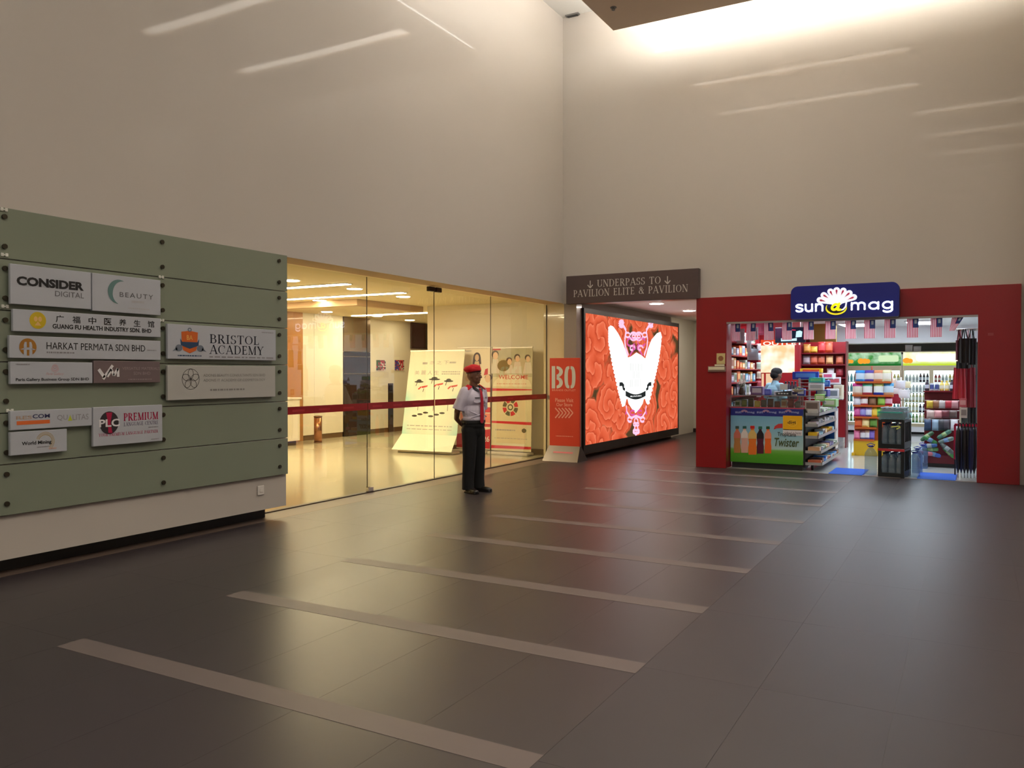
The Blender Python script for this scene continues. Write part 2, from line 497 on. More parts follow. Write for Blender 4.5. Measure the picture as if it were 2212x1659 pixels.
# underside boards between the slots, so that each slot is a real opening
sx1 = lambda yy: SLX1 if yy > 8 else 4.2  # unseen rows widened to the right to throw more light on the back wall
sx0 = lambda yy: SLX0 if yy > 8 else -1.2  # unseen rows start further right to keep light off the left wall
for yy in SLY + [None]:
    y0 = (yy + 0.15) if yy is not None else -9
    MB().box((cnr.x, y0, DROP), (5.0, y1, DROP + 0.16)).build('ceiling_board', m_drop, dp)
    if yy is not None:
        MB().box((cnr.x, yy - 0.15, DROP), (sx0(yy), yy + 0.15, DROP + 0.16)).box((sx1(yy), yy - 0.15, DROP), (5.0, yy + 0.15, DROP + 0.16)).build('ceiling_board', m_drop, dp)
        y1 = yy - 0.15
for yy in SLY:
    o = MB().box((sx0(yy) + 0.003, yy - 0.147, DROP + 0.05), (sx1(yy) - 0.003, yy + 0.147, DROP + 0.09)).build('ceiling_slot_light', m_slot)
    tag(o, 'long bright light slot in the dropped hall ceiling, %s from the back wall' % ORD[SLY.index(yy)], 'light', 'light slots of the hall ceiling')  # one label for the mirrored rows and the added unseen rows
MB().box((cnr.x + 0.05, -9, DROP + 0.17), (cnr.x + 0.17, cnr.y - 0.05, DROP + 0.22)).build('cove_strip', m_cove2, dp)
MB().box((cnr.x + 0.2, cnr.y - 0.17, DROP + 0.17), (4.9, cnr.y - 0.05, DROP + 0.22)).build('cove_strip', m_cove, dp)
p = at_z(1241, 35, CEIL)
o = thing('ceiling_vent', 'small dark square vent in the bright hall ceiling', 'vent', (p.x, p.y, CEIL))
MB().box((-0.13, -0.13, -0.02), (0.13, 0.13, 0.0)).build('frame', M('vent_grey', (120, 118, 115), 0.5), o)
MB().box((-0.1, -0.1, -0.03), (0.1, 0.1, -0.02)).build('grille', M('vent_dark', (60, 58, 56), 0.6), o)
p = at_z(1325, 16, DROP)
tag(MB().lathe([(0.05, -0.006), (0.05, 0), ], 16).lathe([(0.018, -0.05), (0.03, -0.04), (0.015, -0.006)], 12).build('sprinkler', M('vent_grey'), None, (p.x, p.y, DROP)),
    'tiny ceiling sprinkler under the brown dropped panel', 'sprinkler')

# ---- corridor beside the shop
m_corr = M('corridor_wall', (228, 230, 214), 0.5, noise=0.02)
m_corrd = M('corridor_side_shaded', (130, 118, 110), 0.5)  # shade around the video wall put into a darker wall colour
CZ = 2.96
wcl = struct(MB().box((-6.56, 13.93, 0), (-6.52, 19.7, CZ)).build('wall_corridor_left', m_corrd))
MB().box((-6.56, 19.701, 0), (-6.5, 21.6, CZ)).build('wall_panel', m_corr, wcl)
struct(MB().box((-6.56, 21.6, 0), (-4.03, 21.8, CZ)).build('wall_corridor_end', m_corr))
struct(MB().box((-4.09, WY + 0.4, 0), (-4.03, 21.6, CZ)).build('wall_corridor_right', m_corr))
struct(MB().box((-6.6, WY + 0.4, CZ), (-4.03, 21.8, CZ + 0.1)).build('ceiling_corridor', m_ceil))
struct(MB().box((-6.6, 13.74, -0.12), (-4.09, 21.7, 0.0)).build('floor_corridor', m_floor))
struct(MB().box((-6.52, 21.56, 0.0), (-4.1, 21.6, 0.1)).build('baseboard_corridor', m_plinth))
def downlight(loc, r, mat, label, group):
    o = thing('downlight', label, 'downlight', loc, 0, group)
    MB().lathe([(r + 0.02, -0.008), (r + 0.025, 0.0)], 24).build('trim_ring', M('white_trim', (235, 232, 225), 0.5), o)
    MB().lathe([(r, -0.014), (r, -0.009)], 24).build('lens', mat, o)
    return o
m_cl = EM('corridor_lamp', (255, 240, 225), E_CORR)
for k, yy in enumerate((15.6, 17.75, 19.9)):
    downlight((-5.45, yy, CZ), 0.13, m_cl, 'round white downlight in the underpass corridor ceiling, %s from the sign' % ORD[k], 'corridor downlights')

# ---- lobby behind the glass
LB, LR, LZ = -13.6, 14.25, 2.98
m_lfloor = M('lobby_floor', (200, 188, 156), 0.16, coat=0.2, noise=0.05, nscale=1.2)
struct(MB().box((LB - 0.2, 3.0, -0.1), (GX - 0.1, 22.0, -0.001)).build('floor_lobby', m_lfloor))
struct(MB().box((LB - 0.2, 3.0, LZ), (GX - 0.02, 22.0, LZ + 0.1)).build('ceiling_lobby', M('lobby_ceiling', (236, 220, 180), 0.7)))
struct(MB().box((LB - 0.2, 2.9, 0), (GX - 0.02, 3.0, LZ)).build('wall_lobby_near', m_cream))
struct(MB().box((GX - 0.03, 3.0, 0.0), (WX - 0.39, OPEN0 - 0.02, LZ)).build('wall_lobby_front', m_cream))
struct(MB().box((-10.0, LR, 0), (-6.57, LR + 0.5, LZ)).build('wall_lobby_right', m_cream))
struct(MB().box((-10.0, LR - 0.02, 0), (GX - 0.065, LR, 0.1)).build('baseboard_lobby', M('brown_base', (120, 92, 62), 0.4)))
struct(MB().box((LB - 0.2, 21.8, 0), (-6.6, 22.0, LZ)).build('wall_lobby_far', m_cream))
wlb = struct(thing('wall_lobby_back', None, None))
def lby(px): return at_x(px, 900, LB).y
m_wood = M('lobby_wood', (188, 132, 74), 0.3, noise=0.15, nscale=2.0, coat=0.2)
m_bbase = M('brown_base')
e = [lby(615), lby(652), lby(741), lby(800), lby(886), 21.8]
MB().box((LB - 0.2, 3.0, 0), (LB - 0.05, 21.8, LZ)).build('wall_panel', m_cream, wlb)
MB().box((LB - 0.05, e[0] - 4, 0), (LB + 0.04, e[1], LZ)).build('wood_panel', m_wood, wlb)
MB().box((LB - 0.05, e[1] + 0.01, 0.12), (LB, lby(679), LZ)).build('wall_panel', m_cream, wlb)
MB().box((LB - 0.05, lby(679) + 0.01, 0.12), (LB, e[2], LZ)).build('wall_panel', m_cream, wlb)
MB().box((LB - 0.05, e[3], 0.12), (LB, 21.8, LZ)).build('wall_panel', m_cream, wlb)
MB().box((LB - 0.05, e[1], 0), (LB - 0.02, e[2], 0.12)).box((LB - 0.05, e[3], 0), (LB - 0.02, 21.8, 0.12)).build('base_strip', m_bbase, wlb)
# dark lift front in the back wall
m_steel = M('dark_steel', (92, 80, 70), 0.18, metal=0.85)
li = thing('lift_door', 'dark brushed steel lift door in the cream back wall of the lobby', 'lift door', (LB + 0.01, e[2], 0), PI / 2)
lw = e[3] - e[2]
MB().box((0.02, -0.01, 0), (lw - 0.02, 0.05, 2.1)).build('door_leaf', m_steel, li)
MB().box((0.02, -0.012, 2.12), (lw - 0.02, 0.05, LZ)).build('header_panel', M('header_brown', (130, 112, 88), 0.2, metal=0.4), li)
for zz in (1.55, 1.98):
    MB().box((0.02, -0.018, zz), (lw - 0.02, -0.01, zz + 0.025)).build('bright_rail', M('chrome', (230, 225, 215), 0.15, metal=1.0), li)
# black slot (call panel) and dark display on the right stretch of the wall
o = thing('lift_call_panel', 'tall narrow black call panel on the cream lobby wall', 'panel', (LB + 0.005, (lby(838) + lby(848)) / 2, 0), PI / 2)
hz = lambda py, px: at_x(px, py, LB).z
w2 = (lby(848) - lby(838)) / 2
MB().box((-w2, -0.02, hz(933, 843)), (w2, 0.0, hz(828, 843))).build('plate', M('bronze_dark', (70, 54, 36), 0.3, metal=0.5), o)
MB().box((-w2 * 0.6, -0.026, hz(845, 843)), (w2 * 0.6, -0.02, hz(832, 843))).build('indicator', M('black_gloss', (14, 14, 16), 0.12), o)
o = thing('dark_display', 'dark brown wall display above the passage in the lobby', 'display', (LB + 0.02, (lby(885) + lby(925)) / 2, 0), PI / 2)
w2 = (lby(925) - lby(885)) / 2
MB().box((-w2, -0.05, hz(754, 905)), (w2, 0.0, hz(698, 905))).build('casing', M('display_brown', (64, 52, 40), 0.3), o, bevel=0.01)
MB().box((-w2 * 0.94, -0.052, hz(752, 905)), (w2 * 0.94, -0.0495, hz(700, 905))).build('screen', M('display_glass', (40, 34, 28), 0.15), o)
# two small pictures
for px, lab, cols in ((822, 'small green and red picture on the cream lobby wall', [(60, 92, 40), (196, 30, 52), (235, 225, 205), (30, 44, 28)]),
                      (862, 'small blue and red picture on the cream lobby wall', [(44, 50, 150), (190, 40, 60), (24, 26, 30), (200, 190, 180)])):
    o = thing('wall_picture', lab, 'picture', (LB + 0.005, lby(px), hz(789, px)), PI / 2)
    hw = (lby(px + 10) - lby(px - 10)) / 2; hh = (hz(778, px) - hz(800, px)) / 2
    MB().box((-hw, -0.015, -hh), (hw, 0, hh)).build('board', M('picture_board', (210, 200, 190), 0.5), o)
    mb = MB(); random.seed(px)
    for i in range(9):
        for j in range(9):
            k = 0 if i < 4 and random.random() < .7 else (1 if i < 8 and random.random() < .7 else random.choice((2, 3)))
            mb.flat([(-hw + 2 * hw * (i + a) / 9, -hh + 2 * hh * (j + b) / 9) for a, b in ((0, 0), (1, 0), (1, 1), (0, 1))], -0.016, k)
    mb.build('print', [M('pic%d%d' % (px, k), c, 0.5) for k, c in enumerate(cols)], o)
# lobby ceiling step, linear lights and downlights
struct(MB().box((LB, 12.1, 2.86), (-10.1, 12.24, LZ - 0.001)).box((-10.24, 12.24, 2.86), (-10.1, 14.24, LZ - 0.001)).build('trim_3', m_soffit))
m_ll = EM('lobby_led', (255, 234, 198), E_LOBBY)
for (a, b) in (((600, 620), (752, 612)), ((590, 646), (872, 631))):
    p, q = at_z(*a, LZ), at_z(*b, LZ)
    o = thing('linear_light', 'recessed linear light %s in the warm lobby ceiling' % ('nearer the entrance, the shorter one in view' if b[0] < 800 else 'further in, the longer one in view'), 'light', (0, 0, LZ - .003), 0, 'linear lights of the lobby')
    MB().box((-13.2, q.y - 0.09, -0.008), (q.x + 0.02, q.y + 0.09, 0)).build('housing', M('white_trim'), o)
    MB().box((-13.15, q.y - 0.07, -0.014), (q.x, q.y + 0.07, -0.009)).build('diffuser', m_ll, o)
for k, (px, py) in enumerate(((629, 605), (766, 623), (871, 640), (690, 648), (706, 673), (874, 665), (815, 682), (885, 691), (1030, 668))):
    p = at_z(px, py, LZ)
    if LB < p.x < GX - .2 and p.y < 21.5:
        if p.y > LR - .1 and p.x > -10.1: continue
        downlight((p.x, p.y, LZ), 0.12, m_ll, 'round warm downlight in the lobby ceiling, %s' % ['nearest the left edge of the glazing', 'before the first glass joint', 'just beyond the first glass joint', 'between the long light and the left wall', 'above the lift door', 'beyond the ceiling step', 'far back near the lifts', 'furthest back on the right', 'beside the right wall'][k], 'lobby downlights')
p, q = at_z(835, 684, LZ), at_z(918, 681, LZ)
o = thing('linear_light', 'recessed linear light far back before the lifts in the lobby ceiling', 'light', (0, 0, LZ), 0, 'linear lights of the lobby')
MB().box((-13.2, 15.6, -0.014), (-10.9, 15.75, -0.004)).build('diffuser', m_ll, o)

# ---- glazing: three panes, a door pane, patch fitting and red safety band
m_glass = GLASS('clear_glass', (250, 252, 246), 1.9)
m_gedge = M('glass_edge', (70, 62, 40), 0.3)
m_redband = M('red_band', (150, 14, 20), 0.35)
def gy(px): return at_x(px, 820, GX).y
gedges = [OPEN0 - 0.05, gy(793), gy(938), gy(1060), gy(1180), 13.86]
gw = struct(thing('window_1', None, None))
m_bandz = (at_x(606, 897, GX).z, at_x(606, 880, GX).z)
for k in range(len(gedges) - 1):
    y0, y1 = gedges[k] + 0.004, gedges[k + 1] - 0.004
    g = MB().box((GX - 0.006, y0, 0.012), (GX + 0.006, y1, OPENZ - 0.01)).build('pane', m_glass, gw)
    MB().box((GX - 0.005, y1 - 0.002, 0.012), (GX + 0.005, y1 + 0.004, OPENZ - 0.01)).build('pane_edge', m_gedge, g)
    if k < 4:
        MB().box((GX + 0.0065, y0 + 0.002, m_bandz[0]), (GX + 0.0085, y1 - 0.002, m_bandz[1])).build('red_safety_band', m_redband, g)
        mb = MB()
        for j in range(int((y1 - y0) / 0.45)):
            mb.box((GX + 0.0087, y0 + 0.1 + j * 0.45, m_bandz[0] + 0.03), (GX + 0.0092, y0 + 0.3 + j * 0.45, m_bandz[1] - 0.035))
        mb.build('band_print', M('band_print', (176, 40, 44), 0.4), g)
MB().box((GX - 0.03, OPEN0, 0), (GX + 0.03, 13.86, 0.012)).build('bottom_rail', M('rail_dark', (70, 58, 48), 0.4, metal=0.5), gw)
c = gy(938)
MB().box((GX - 0.03, c - 0.16, OPENZ - 0.075), (GX + 0.035, c - 0.02, OPENZ - 0.005)).box((GX - 0.03, c + 0.02, OPENZ - 0.075), (GX + 0.035, c + 0.16, OPENZ - 0.005)).box((GX - 0.02, c - 0.03, OPENZ - 0.045), (GX + 0.02, c + 0.03, OPENZ - 0.012)).build('patch_fitting', M('fitting_dark', (58, 44, 34), 0.35, metal=0.6), gw, bevel=0.008)
c = gy(793)
MB().box((GX - 0.025, c - 0.01, 0.013), (GX + 0.03, c + 0.1, 0.07)).build('patch_fitting', M('chrome'), gw, bevel=0.006)
# ================================================================ DIRECTORY ON THE LEFT WALL
m_frost = M('frosted_glass', (130, 137, 120), 0.22, spec=0.5, noise=0.03, nscale=1.0)
m_bolt = M('standoff_steel', (70, 64, 52), 0.35, metal=0.7)
m_clip = M('clear_clip', (215, 215, 205), 0.15, spec=0.7)
m_white = M('plaque_white', (178, 181, 188), 0.35, spec=0.4)
m_black = M('print_black', (18, 17, 18), 0.5)
m_grey = M('print_grey', (96, 94, 96), 0.5)
m_lgrey = M('print_light_grey', (140, 136, 140), 0.5)
PZ = [2.88 - 0.4 * k for k in range(7)]
ords = ['topmost', 'second', 'third', 'fourth', 'fifth', 'lowest']
BY = [at_x(10, 700, WX + .04).y, at_x(350, 700, WX + .04).y, at_x(602, 700, WX + .04).y]
for k in range(6):
    o = thing('glass_directory_panel', 'long frosted green glass strip on the left wall, %s of the six rows' % ords[k], 'glass panel', (WX + 0.028, 0, 0), 0, 'frosted glass strips of the directory')
    MB().box((0, 0.9, PZ[k + 1] + 0.004), (0.012, OPEN0 - 0.012, PZ[k] - 0.004)).build('glass_sheet', m_frost, o, bevel=0.002)
    for by in [BY[0] - 1.45] + BY:
        for zz in (PZ[k] - 0.075, PZ[k + 1] + 0.095):
            MB().lathe([(0.016, -0.025), (0.016, 0.014), (0.02, 0.016), (0.02, 0.03)], 12, (0.0, by, zz), axis='x').build('standoff_bolt', m_bolt, o)
cz = [2.85, 2.44, 2.05, 1.22]
for k, (by, zz, lab) in enumerate(((BY[0], 2.86, 'at the very top of the left bolt column'), (BY[0], PZ[1] + 0.03, 'beside the top left white plaque'), (BY[0], PZ[2] + 0.03, 'beside the plaque with the yellow disc'),
                                   (BY[1] - 0.01, PZ[1] + 0.0, 'between the crescent plaque and the bare glass'), (BY[1] - 0.01, PZ[2] + 0.0, 'above the shield crest plaque corner'), (BY[0] + .03, PZ[4] + 0.02, 'beside the plaque with the orange bar'))):
    o = thing('glass_clip', 'small clear clip on the directory glass, ' + lab, 'clip', (WX + 0.041, by, zz))
    MB().box((0, -0.028, -0.014), (0.012, -0.006, 0.014)).box((0, 0.006, -0.014), (0.012, 0.028, 0.014)).build('jaw', m_clip, o, bevel=0.003)
    MB().box((0, -0.006, -0.005), (0.008, 0.006, 0.005)).build('bridge', m_clip, o)

PLX = WX + 0.095
def plaque(x0, x1, yt, yb, label, mat=None, px_for_z=None, t=0.03):
    """x0,x1 left/right pixel; yt,yb top/bottom at the left end"""
    a, b = at_x(x0, yt, PLX), at_x(x0, yb, PLX)
    c = at_x(x1, (yt + yb) / 2, PLX)
    w, h = c.y - a.y, a.z - b.z
    o = thing('sign_plaque', label, 'sign', (PLX, a.y, b.z), PI / 2)
    MB().box((0, 0, 0), (w, t, h)).build('board', mat or m_white, o, bevel=0.003)
    return o, w, h
def tx(o, w, h, s, u0, v0, u1, v1, mat, bold=0.0, **k):
    return text(s, (u0 * w, v0 * h, u1 * w, v1 * h), mat, o, bold=bold, **k)
def sx(o, w, h, s, u0, v0, u1, v1, mat, weight=1.0):
    return serif(s, (u0 * w, v0 * h, u1 * w, v1 * h), mat, o, weight=weight)
def fine(o, w, h, u0, v, u1, mat, hh=0.03, y=-0.002, seed=1):
    """a line of print too fine to read: small dashes"""
    rnd = random.Random(seed); mb = MB(); u = u0
    while u < u1:
        d = rnd.uniform(0.01, 0.04) * (u1 - u0) * 3
        mb.flat([(u * w, (v - hh / 2) * h), (min(u + d, u1) * w, (v - hh / 2) * h), (min(u + d, u1) * w, (v + hh / 2) * h), (u * w, (v + hh / 2) * h)], y)
        u += d + 0.012 * (u1 - u0) * 2
    return mb.build('fine_print', mat, o)

o, w, h = plaque(22, 197, 569, 656, 'white plaque with bold black word over thin grey word, top left of the directory')
tx(o, w, h, 'CONSIDER', .07, .48, .9, .71, m_black, 0.05)
tx(o, w, h, 'DIGITAL', .53, .28, .9, .42, m_grey)
o, w, h = plaque(199, 347, 589, 671, 'white plaque with a grey-green crescent moon and spaced grey lettering')
tx(o, w, h, 'BEAUTY', .38, .43, .88, .56, m_grey, space=1.25)
m_teal = M('print_teal', (92, 124, 122), 0.5)
mb = MB(); n = 22
for k in range(n):
    a, b = R(62 + 205 * k / n), R(62 + 205 * (k + 1) / n)
    wa, wb_ = .095 * math.sin(PI * k / n) * h * 1.6, .095 * math.sin(PI * (k + 1) / n) * h * 1.6
    rr = .33 * h; cx_, cz_ = .37 * w, .56 * h
    mb.flat([(cx_ + rr * math.cos(a), cz_ + rr * math.sin(a)), (cx_ + rr * math.cos(b), cz_ + rr * math.sin(b)), (cx_ + (rr - wb_) * math.cos(b), cz_ + (rr - wb_) * math.sin(b)), (cx_ + (rr - wa) * math.cos(a), cz_ + (rr - wa) * math.sin(a))], -0.002)
mb.build('crescent_emblem', m_teal, o)
fine(o, w, h, .55, .33, .74, M('print_faint', (176, 172, 174), 0.5), 0.06)
fine(o, w, h, .5, .14, .82, M('print_faint'), 0.03)

o, w, h = plaque(28, 347, 667, 715, 'long white plaque with a yellow disc, Chinese characters and black capitals')
m_yel = M('print_yellow', (198, 170, 20), 0.5)
MB().flat(disc(.145 * w, .54 * h, .39 * h), -0.002).build('yellow_disc', m_yel, o)
mb = MB()
for s in (-1, 1):
    mb.flat(disc(.145 * w + s * .1 * h, .6 * h, .09 * h, .12 * h, 14), -0.003)
mb.flat([(.145 * w - .15 * h, .3 * h), (.145 * w + .15 * h, .3 * h), (.145 * w, .5 * h)], -0.003).build('disc_figure', M('print_peach', (222, 176, 110), 0.5), o)
for k, ch in enumerate('广福中医养生馆'):
    u = .255 + .107 * k
    tx(o, w, h, ch, u, .5, u + .052, .84, m_black, 0.012)
tx(o, w, h, 'GUANG FU HEALTH INDUSTRY SDN. BHD', .235, .2, .925, .42, m_black, 0.03)

o, w, h = plaque(20, 347, 724, 773, 'long white plaque with a brown round emblem holding a white arch and thin black capitals')
m_brn = M('print_bronze', (158, 106, 26), 0.5)
cx_, cz_, rr = .105 * w, .5 * h, .39 * h
MB().flat(disc(cx_, cz_, rr), -0.002).build('round_emblem', m_brn, o)
mb = MB()
for s in (-1, 1):
    mb.flat([(cx_ + s * rr * .14, cz_ - rr), (cx_ + s * rr * .5, cz_ - rr * .92), (cx_ + s * rr * .48, cz_ + rr * .25), (cx_ + s * rr * .38, cz_ + rr * .58), (cx_ + s * rr * .16, cz_ + rr * .58)], -0.003)
    mb.flat([(cx_ + s * rr * .4, cz_ - rr * .1), (cx_ + s * rr * .92, cz_ - rr * .3), (cx_ + s * rr * .4, cz_ - rr * .32)], -0.003)
mb.flat([(cx_ - rr * .2, cz_ - rr * .32), (cx_ + rr * .2, cz_ - rr * .32), (cx_ + rr * .2, cz_ - rr * .05), (cx_ - rr * .2, cz_ - rr * .05)], -0.003)
mb.build('arch_figure', m_white, o)
tx(o, w, h, 'HARKAT PERMATA SDN BHD', .215, .42, .88, .75, m_black)
fine(o, w, h, .215, .28, .39, m_lgrey, .07, seed=4); fine(o, w, h, .895, .5, .965, m_lgrey, .05)

o, w, h = plaque(22, 200, 781, 830, 'white plaque with a small pink mark over black print, left of the brown one')
tx(o, w, h, 'Paris Gallery Business Group SDN BHD', .06, .1, .95, .27, m_black, 0.02)
m_pnk = M('print_pink', (196, 150, 152), 0.5)
mb = MB(); ringq(mb, .52 * w, .76 * h, .05 * h, .08 * h, -0.002); ringq(mb, .52 * w, .74 * h, .12 * h, .15 * h, -0.002); ringq(mb, .52 * w, .72 * h, .17 * h, .19 * h, -0.002, 0, 20, 180, 360)
mb.build('rose_emblem', m_pnk, o)
tx(o, w, h, 'Paris Gallery', .41, .36, .63, .52, m_pnk, 0.0, shear=0.4)
fine(o, w, h, .06, .88, .22, m_lgrey, .05)
o, w, h = plaque(202, 346, 779, 828, 'dark brown plaque with slanted white monogram and dim lettering', M('plaque_brown', (112, 96, 96), 0.35))
m_vm = M('print_white', (222, 219, 220), 0.5)
mb = MB(); sw = .055 * w
stroke(mb, [(.07 * w, .62 * h), (.15 * w, .26 * h)], sw * .8, -0.002)
stroke(mb, [(.13 * w, .18 * h), (.27 * w, .80 * h)], sw * .7, -0.002)
stroke(mb, [(.19 * w, .28 * h), (.25 * w, .62 * h), (.285 * w, .34 * h), (.345 * w, .66 * h), (.35 * w, .28 * h)], sw * .65, -0.002)
mb.build('monogram', m_vm, o)
tx(o, w, h, 'VERSATILE MATERIALS', .41, .60, .99, .73, M('print_dim', (150, 136, 136), 0.5))
tx(o, w, h, 'SDN BHD', .58, .37, .84, .51, M('print_dim'))
fine(o, w, h, .5, .16, .86, M('print_dim'), .04)

o, w, h = plaque(362, 596, 699, 775, 'white plaque with an orange shield crest and large dark serif lettering')
m_navy = M('print_navy', (24, 28, 44), 0.5)
sx(o, w, h, 'BRISTOL', .355, .49, .82, .76, m_navy, 0.9)
sx(o, w, h, 'ACADEMY', .35, .17, .87, .44, m_navy, 0.9)
m_or = M('print_orange', (204, 96, 28), 0.5); m_bl = M('print_steel_blue', (40, 66, 96), 0.5)
mb = MB()
mb.flat([(.11 * w, .79 * h), (.18 * w, .83 * h), (.25 * w, .79 * h), (.245 * w, .42 * h), (.235 * w, .26 * h), (.18 * w, .17 * h), (.125 * w, .26 * h), (.115 * w, .42 * h)], -0.002)
mb.build('shield', m_or, o)
mb = MB()
mb.flat([(.1 * w, .6 * h), (.115 * w, .5 * h), (.245 * w, .5 * h), (.26 * w, .6 * h), (.255 * w, .4 * h), (.18 * w, .3 * h), (.105 * w, .4 * h)], -0.003)
mb.build('ribbon', m_bl, o)
mb = MB()
ringq(mb, .18 * w, .86 * h, .03 * h, .06 * h, -0.003, 0, 18, asp=1.2)
for s in (-1, 1):
    mb.flat(disc(.18 * w + s * .09 * w, .32 * h, .03 * w, .1 * h, 12), -0.0025)
    mb.flat([(.18 * w + s * .11 * w, .34 * h), (.18 * w + s * .145 * w, .22 * h), (.18 * w + s * .1 * w, .26 * h)], -0.0025)
mb.build('crest_lions', M('print_slate', (104, 112, 124), 0.5), o)
tx(o, w, h, 'BA', .155, .56, .205, .70, M('print_gold', (224, 164, 80), 0.5), 0.02, y=-0.0035)
fine(o, w, h, .08, .1, .28, m_bl, .035); fine(o, w, h, .35, .08, .97, m_lgrey, .035, seed=3); fine(o, w, h, .85, .9, .97, m_lgrey, .03)

o, w, h = plaque(362, 595, 789, 865, 'plain off-white plaque with an outlined five-petal flower in a ring', M('plaque_ivory', (176, 174, 168), 0.4))
m_rg = M('print_dark_grey', (84, 80, 78), 0.5)
mb = MB(); cx_, cz_, rr = .19 * w, .6 * h, .31 * h
ringq(mb, cx_, cz_, rr * .95, rr, -0.002)
for k in range(5):
    a = R(90 + 72 * k)
    pc = (cx_ + rr * .5 * math.cos(a), cz_ + rr * .5 * math.sin(a))
    pr_ = None
    for j in range(17):
        t = 2 * PI * j / 16
        e1, e2 = rr * .46 * math.cos(t), rr * .3 * math.sin(t)
        q = (pc[0] + e1 * math.cos(a) - e2 * math.sin(a), pc[1] + e1 * math.sin(a) + e2 * math.cos(a))
        if pr_: stroke(mb, [pr_, q], rr * .055, -0.002)
        pr_ = q
mb.build('flower_emblem', m_rg, o)
m_fg = M('print_mid_grey', (128, 124, 120), 0.5)
tx(o, w, h, 'ADONIS BEAUTY CONSULTANTS SDN BHD', .3, .67, .89, .75, m_fg)
tx(o, w, h, 'ADONIS IT ACADEMY OF COSMETOLOGY', .3, .52, .89, .6, m_fg)
fine(o, w, h, .36, .27, .68, m_fg, .05, seed=8)

o, w, h = plaque(22, 199, 888, 930, 'white plaque with an orange bar under small capitals, above the gold arc plaque')
tx(o, w, h, 'RES', .065, .54, .245, .72, M('print_tan', (176, 148, 124), 0.5), 0.01)
tx(o, w, h, 'COM', .255, .56, .46, .78, M('print_ink', (52, 52, 92), 0.5), 0.02)
MB().flat([(.07 * w, .26 * h), (.46 * w, .26 * h), (.46 * w, .46 * h), (.07 * w, .46 * h)], -0.002).build('orange_bar', M('print_bright_orange', (214, 104, 44), 0.5), o)
tx(o, w, h, 'QU', .55, .36, .68, .68, m_lgrey); tx(o, w, h, 'LITAS', .745, .36, .95, .68, m_lgrey)
MB().flat([(.685 * w, .34 * h), (.74 * w, .34 * h), (.7125 * w, .66 * h)], -0.002).build('green_triangle', M('print_lime', (176, 186, 40), 0.5), o)
o, w, h = plaque(22, 145, 934, 985, 'small white plaque with a pale gold arc and black lettering, lowest of the directory')
tx(o, w, h, 'World Mining', .19, .36, .71, .56, m_black, 0.025)
mb = MB()
for r_, ww in ((.42, .02), (.37, .02), (.32, .03)):
    ringq(mb, .6 * w, .5 * h, r_ * h - ww * h, r_ * h, -0.0015, 0, 24, -55, 160)
mb.build('gold_arc', M('print_pale_gold', (176, 150, 96), 0.5), o)
fine(o, w, h, .45, .28, .66, m_lgrey, .04); fine(o, w, h, .66, .18, .8, M('print_salmon', (206, 164, 144), 0.5), .06)
o, w, h = plaque(201, 351, 880, 965, 'white plaque with a black and crimson disc and crimson serif lettering')
m_crim = M('print_crimson', (176, 24, 72), 0.5)
sx(o, w, h, 'PREMIUM', .42, .61, .93, .81, m_crim, 1.25)
sx(o, w, h, 'LANGUAGE CENTRE', .42, .47, .93, .57, M('print_plum', (96, 84, 110), 0.5), 1.0)
sx(o, w, h, 'YOUR PREMIUM LANGUAGE PARTNER', .07, .24, .93, .32, m_crim, 1.0)
cx_, cz_, rr = .215 * w, .585 * h, .295 * h
MB().flat(disc(cx_, cz_, rr * .92, rr), -0.002).build('disc', M('print_charcoal', (44, 38, 42), 0.5), o)
MB().flat([(cx_ - rr * .3, cz_ + rr * .9), (cx_ + rr * .3, cz_ + rr * .9), (cx_ + rr * .12, cz_), (cx_ + rr * .3, cz_ - rr * .9), (cx_ - rr * .1, cz_ - rr * .9), (cx_ - rr * .12, cz_)], -0.003).build('disc_wedge', M('print_ruby', (168, 16, 62), 0.5), o)
tx(o, w, h, 'PLC', .075, .48, .36, .68, m_vm, 0.03, y=-0.004)
fine(o, w, h, .78, .4, .93, m_lgrey, .03); fine(o, w, h, .82, .07, .94, m_lgrey, .025)
o = thing('wall_socket', 'small white power socket low on the left wall', 'socket', (WX + 0.003, at_x(562, 1059, WX).y, at_x(562, 1059, WX).z), PI / 2)
MB().box((-0.045, -0.012, -0.05), (0.045, 0.0, 0.05)).build('plate', M('socket_white', (222, 216, 208), 0.35), o, bevel=0.004)
MB().box((-0.02, -0.017, -0.02), (0.02, -0.012, 0.02)).build('rocker', M('socket_white'), o, bevel=0.002)
# ================================================================ UNDERPASS SIGN, VIDEO WALL, STAND
def back(px, py, Y): return at_y(px, py, Y)
m_signb = M('sign_brown', (82, 66, 64), 0.4, noise=0.03)
m_silver = M('sign_letters', (206, 200, 194), 0.35, metal=0.2)
SYF = 13.6
a, b = at_y(1223, 657, SYF), at_y(1509, 579, SYF)
o = thing('underpass_sign', 'dark brown overhead sign with pale serif lettering above the corridor', 'sign', (a.x, SYF, a.z))
sw_, sh_ = b.x - a.x, b.z - a.z
MB().box((0, 0, 0), (sw_, 0.118, sh_)).build('board', m_signb, o, bevel=0.004)
def sgn(px, py): p = at_y(px, py, SYF); return p.x - a.x, p.z - a.z
def srow(s, p0, p1, hpx, w=1.0):
    x0, z0 = sgn(*p0); x1, _ = sgn(*p1); hh = hpx
    return serif(s, (x0, z0, x1, z0 + hh), m_silver, o, weight=w)
srow('UNDERPASS TO', (1290, 620), (1427, 613), 0.125, .95)
srow('PAVILION ELITE & PAVILION', (1239, 642), (1486, 632), 0.125, .95)
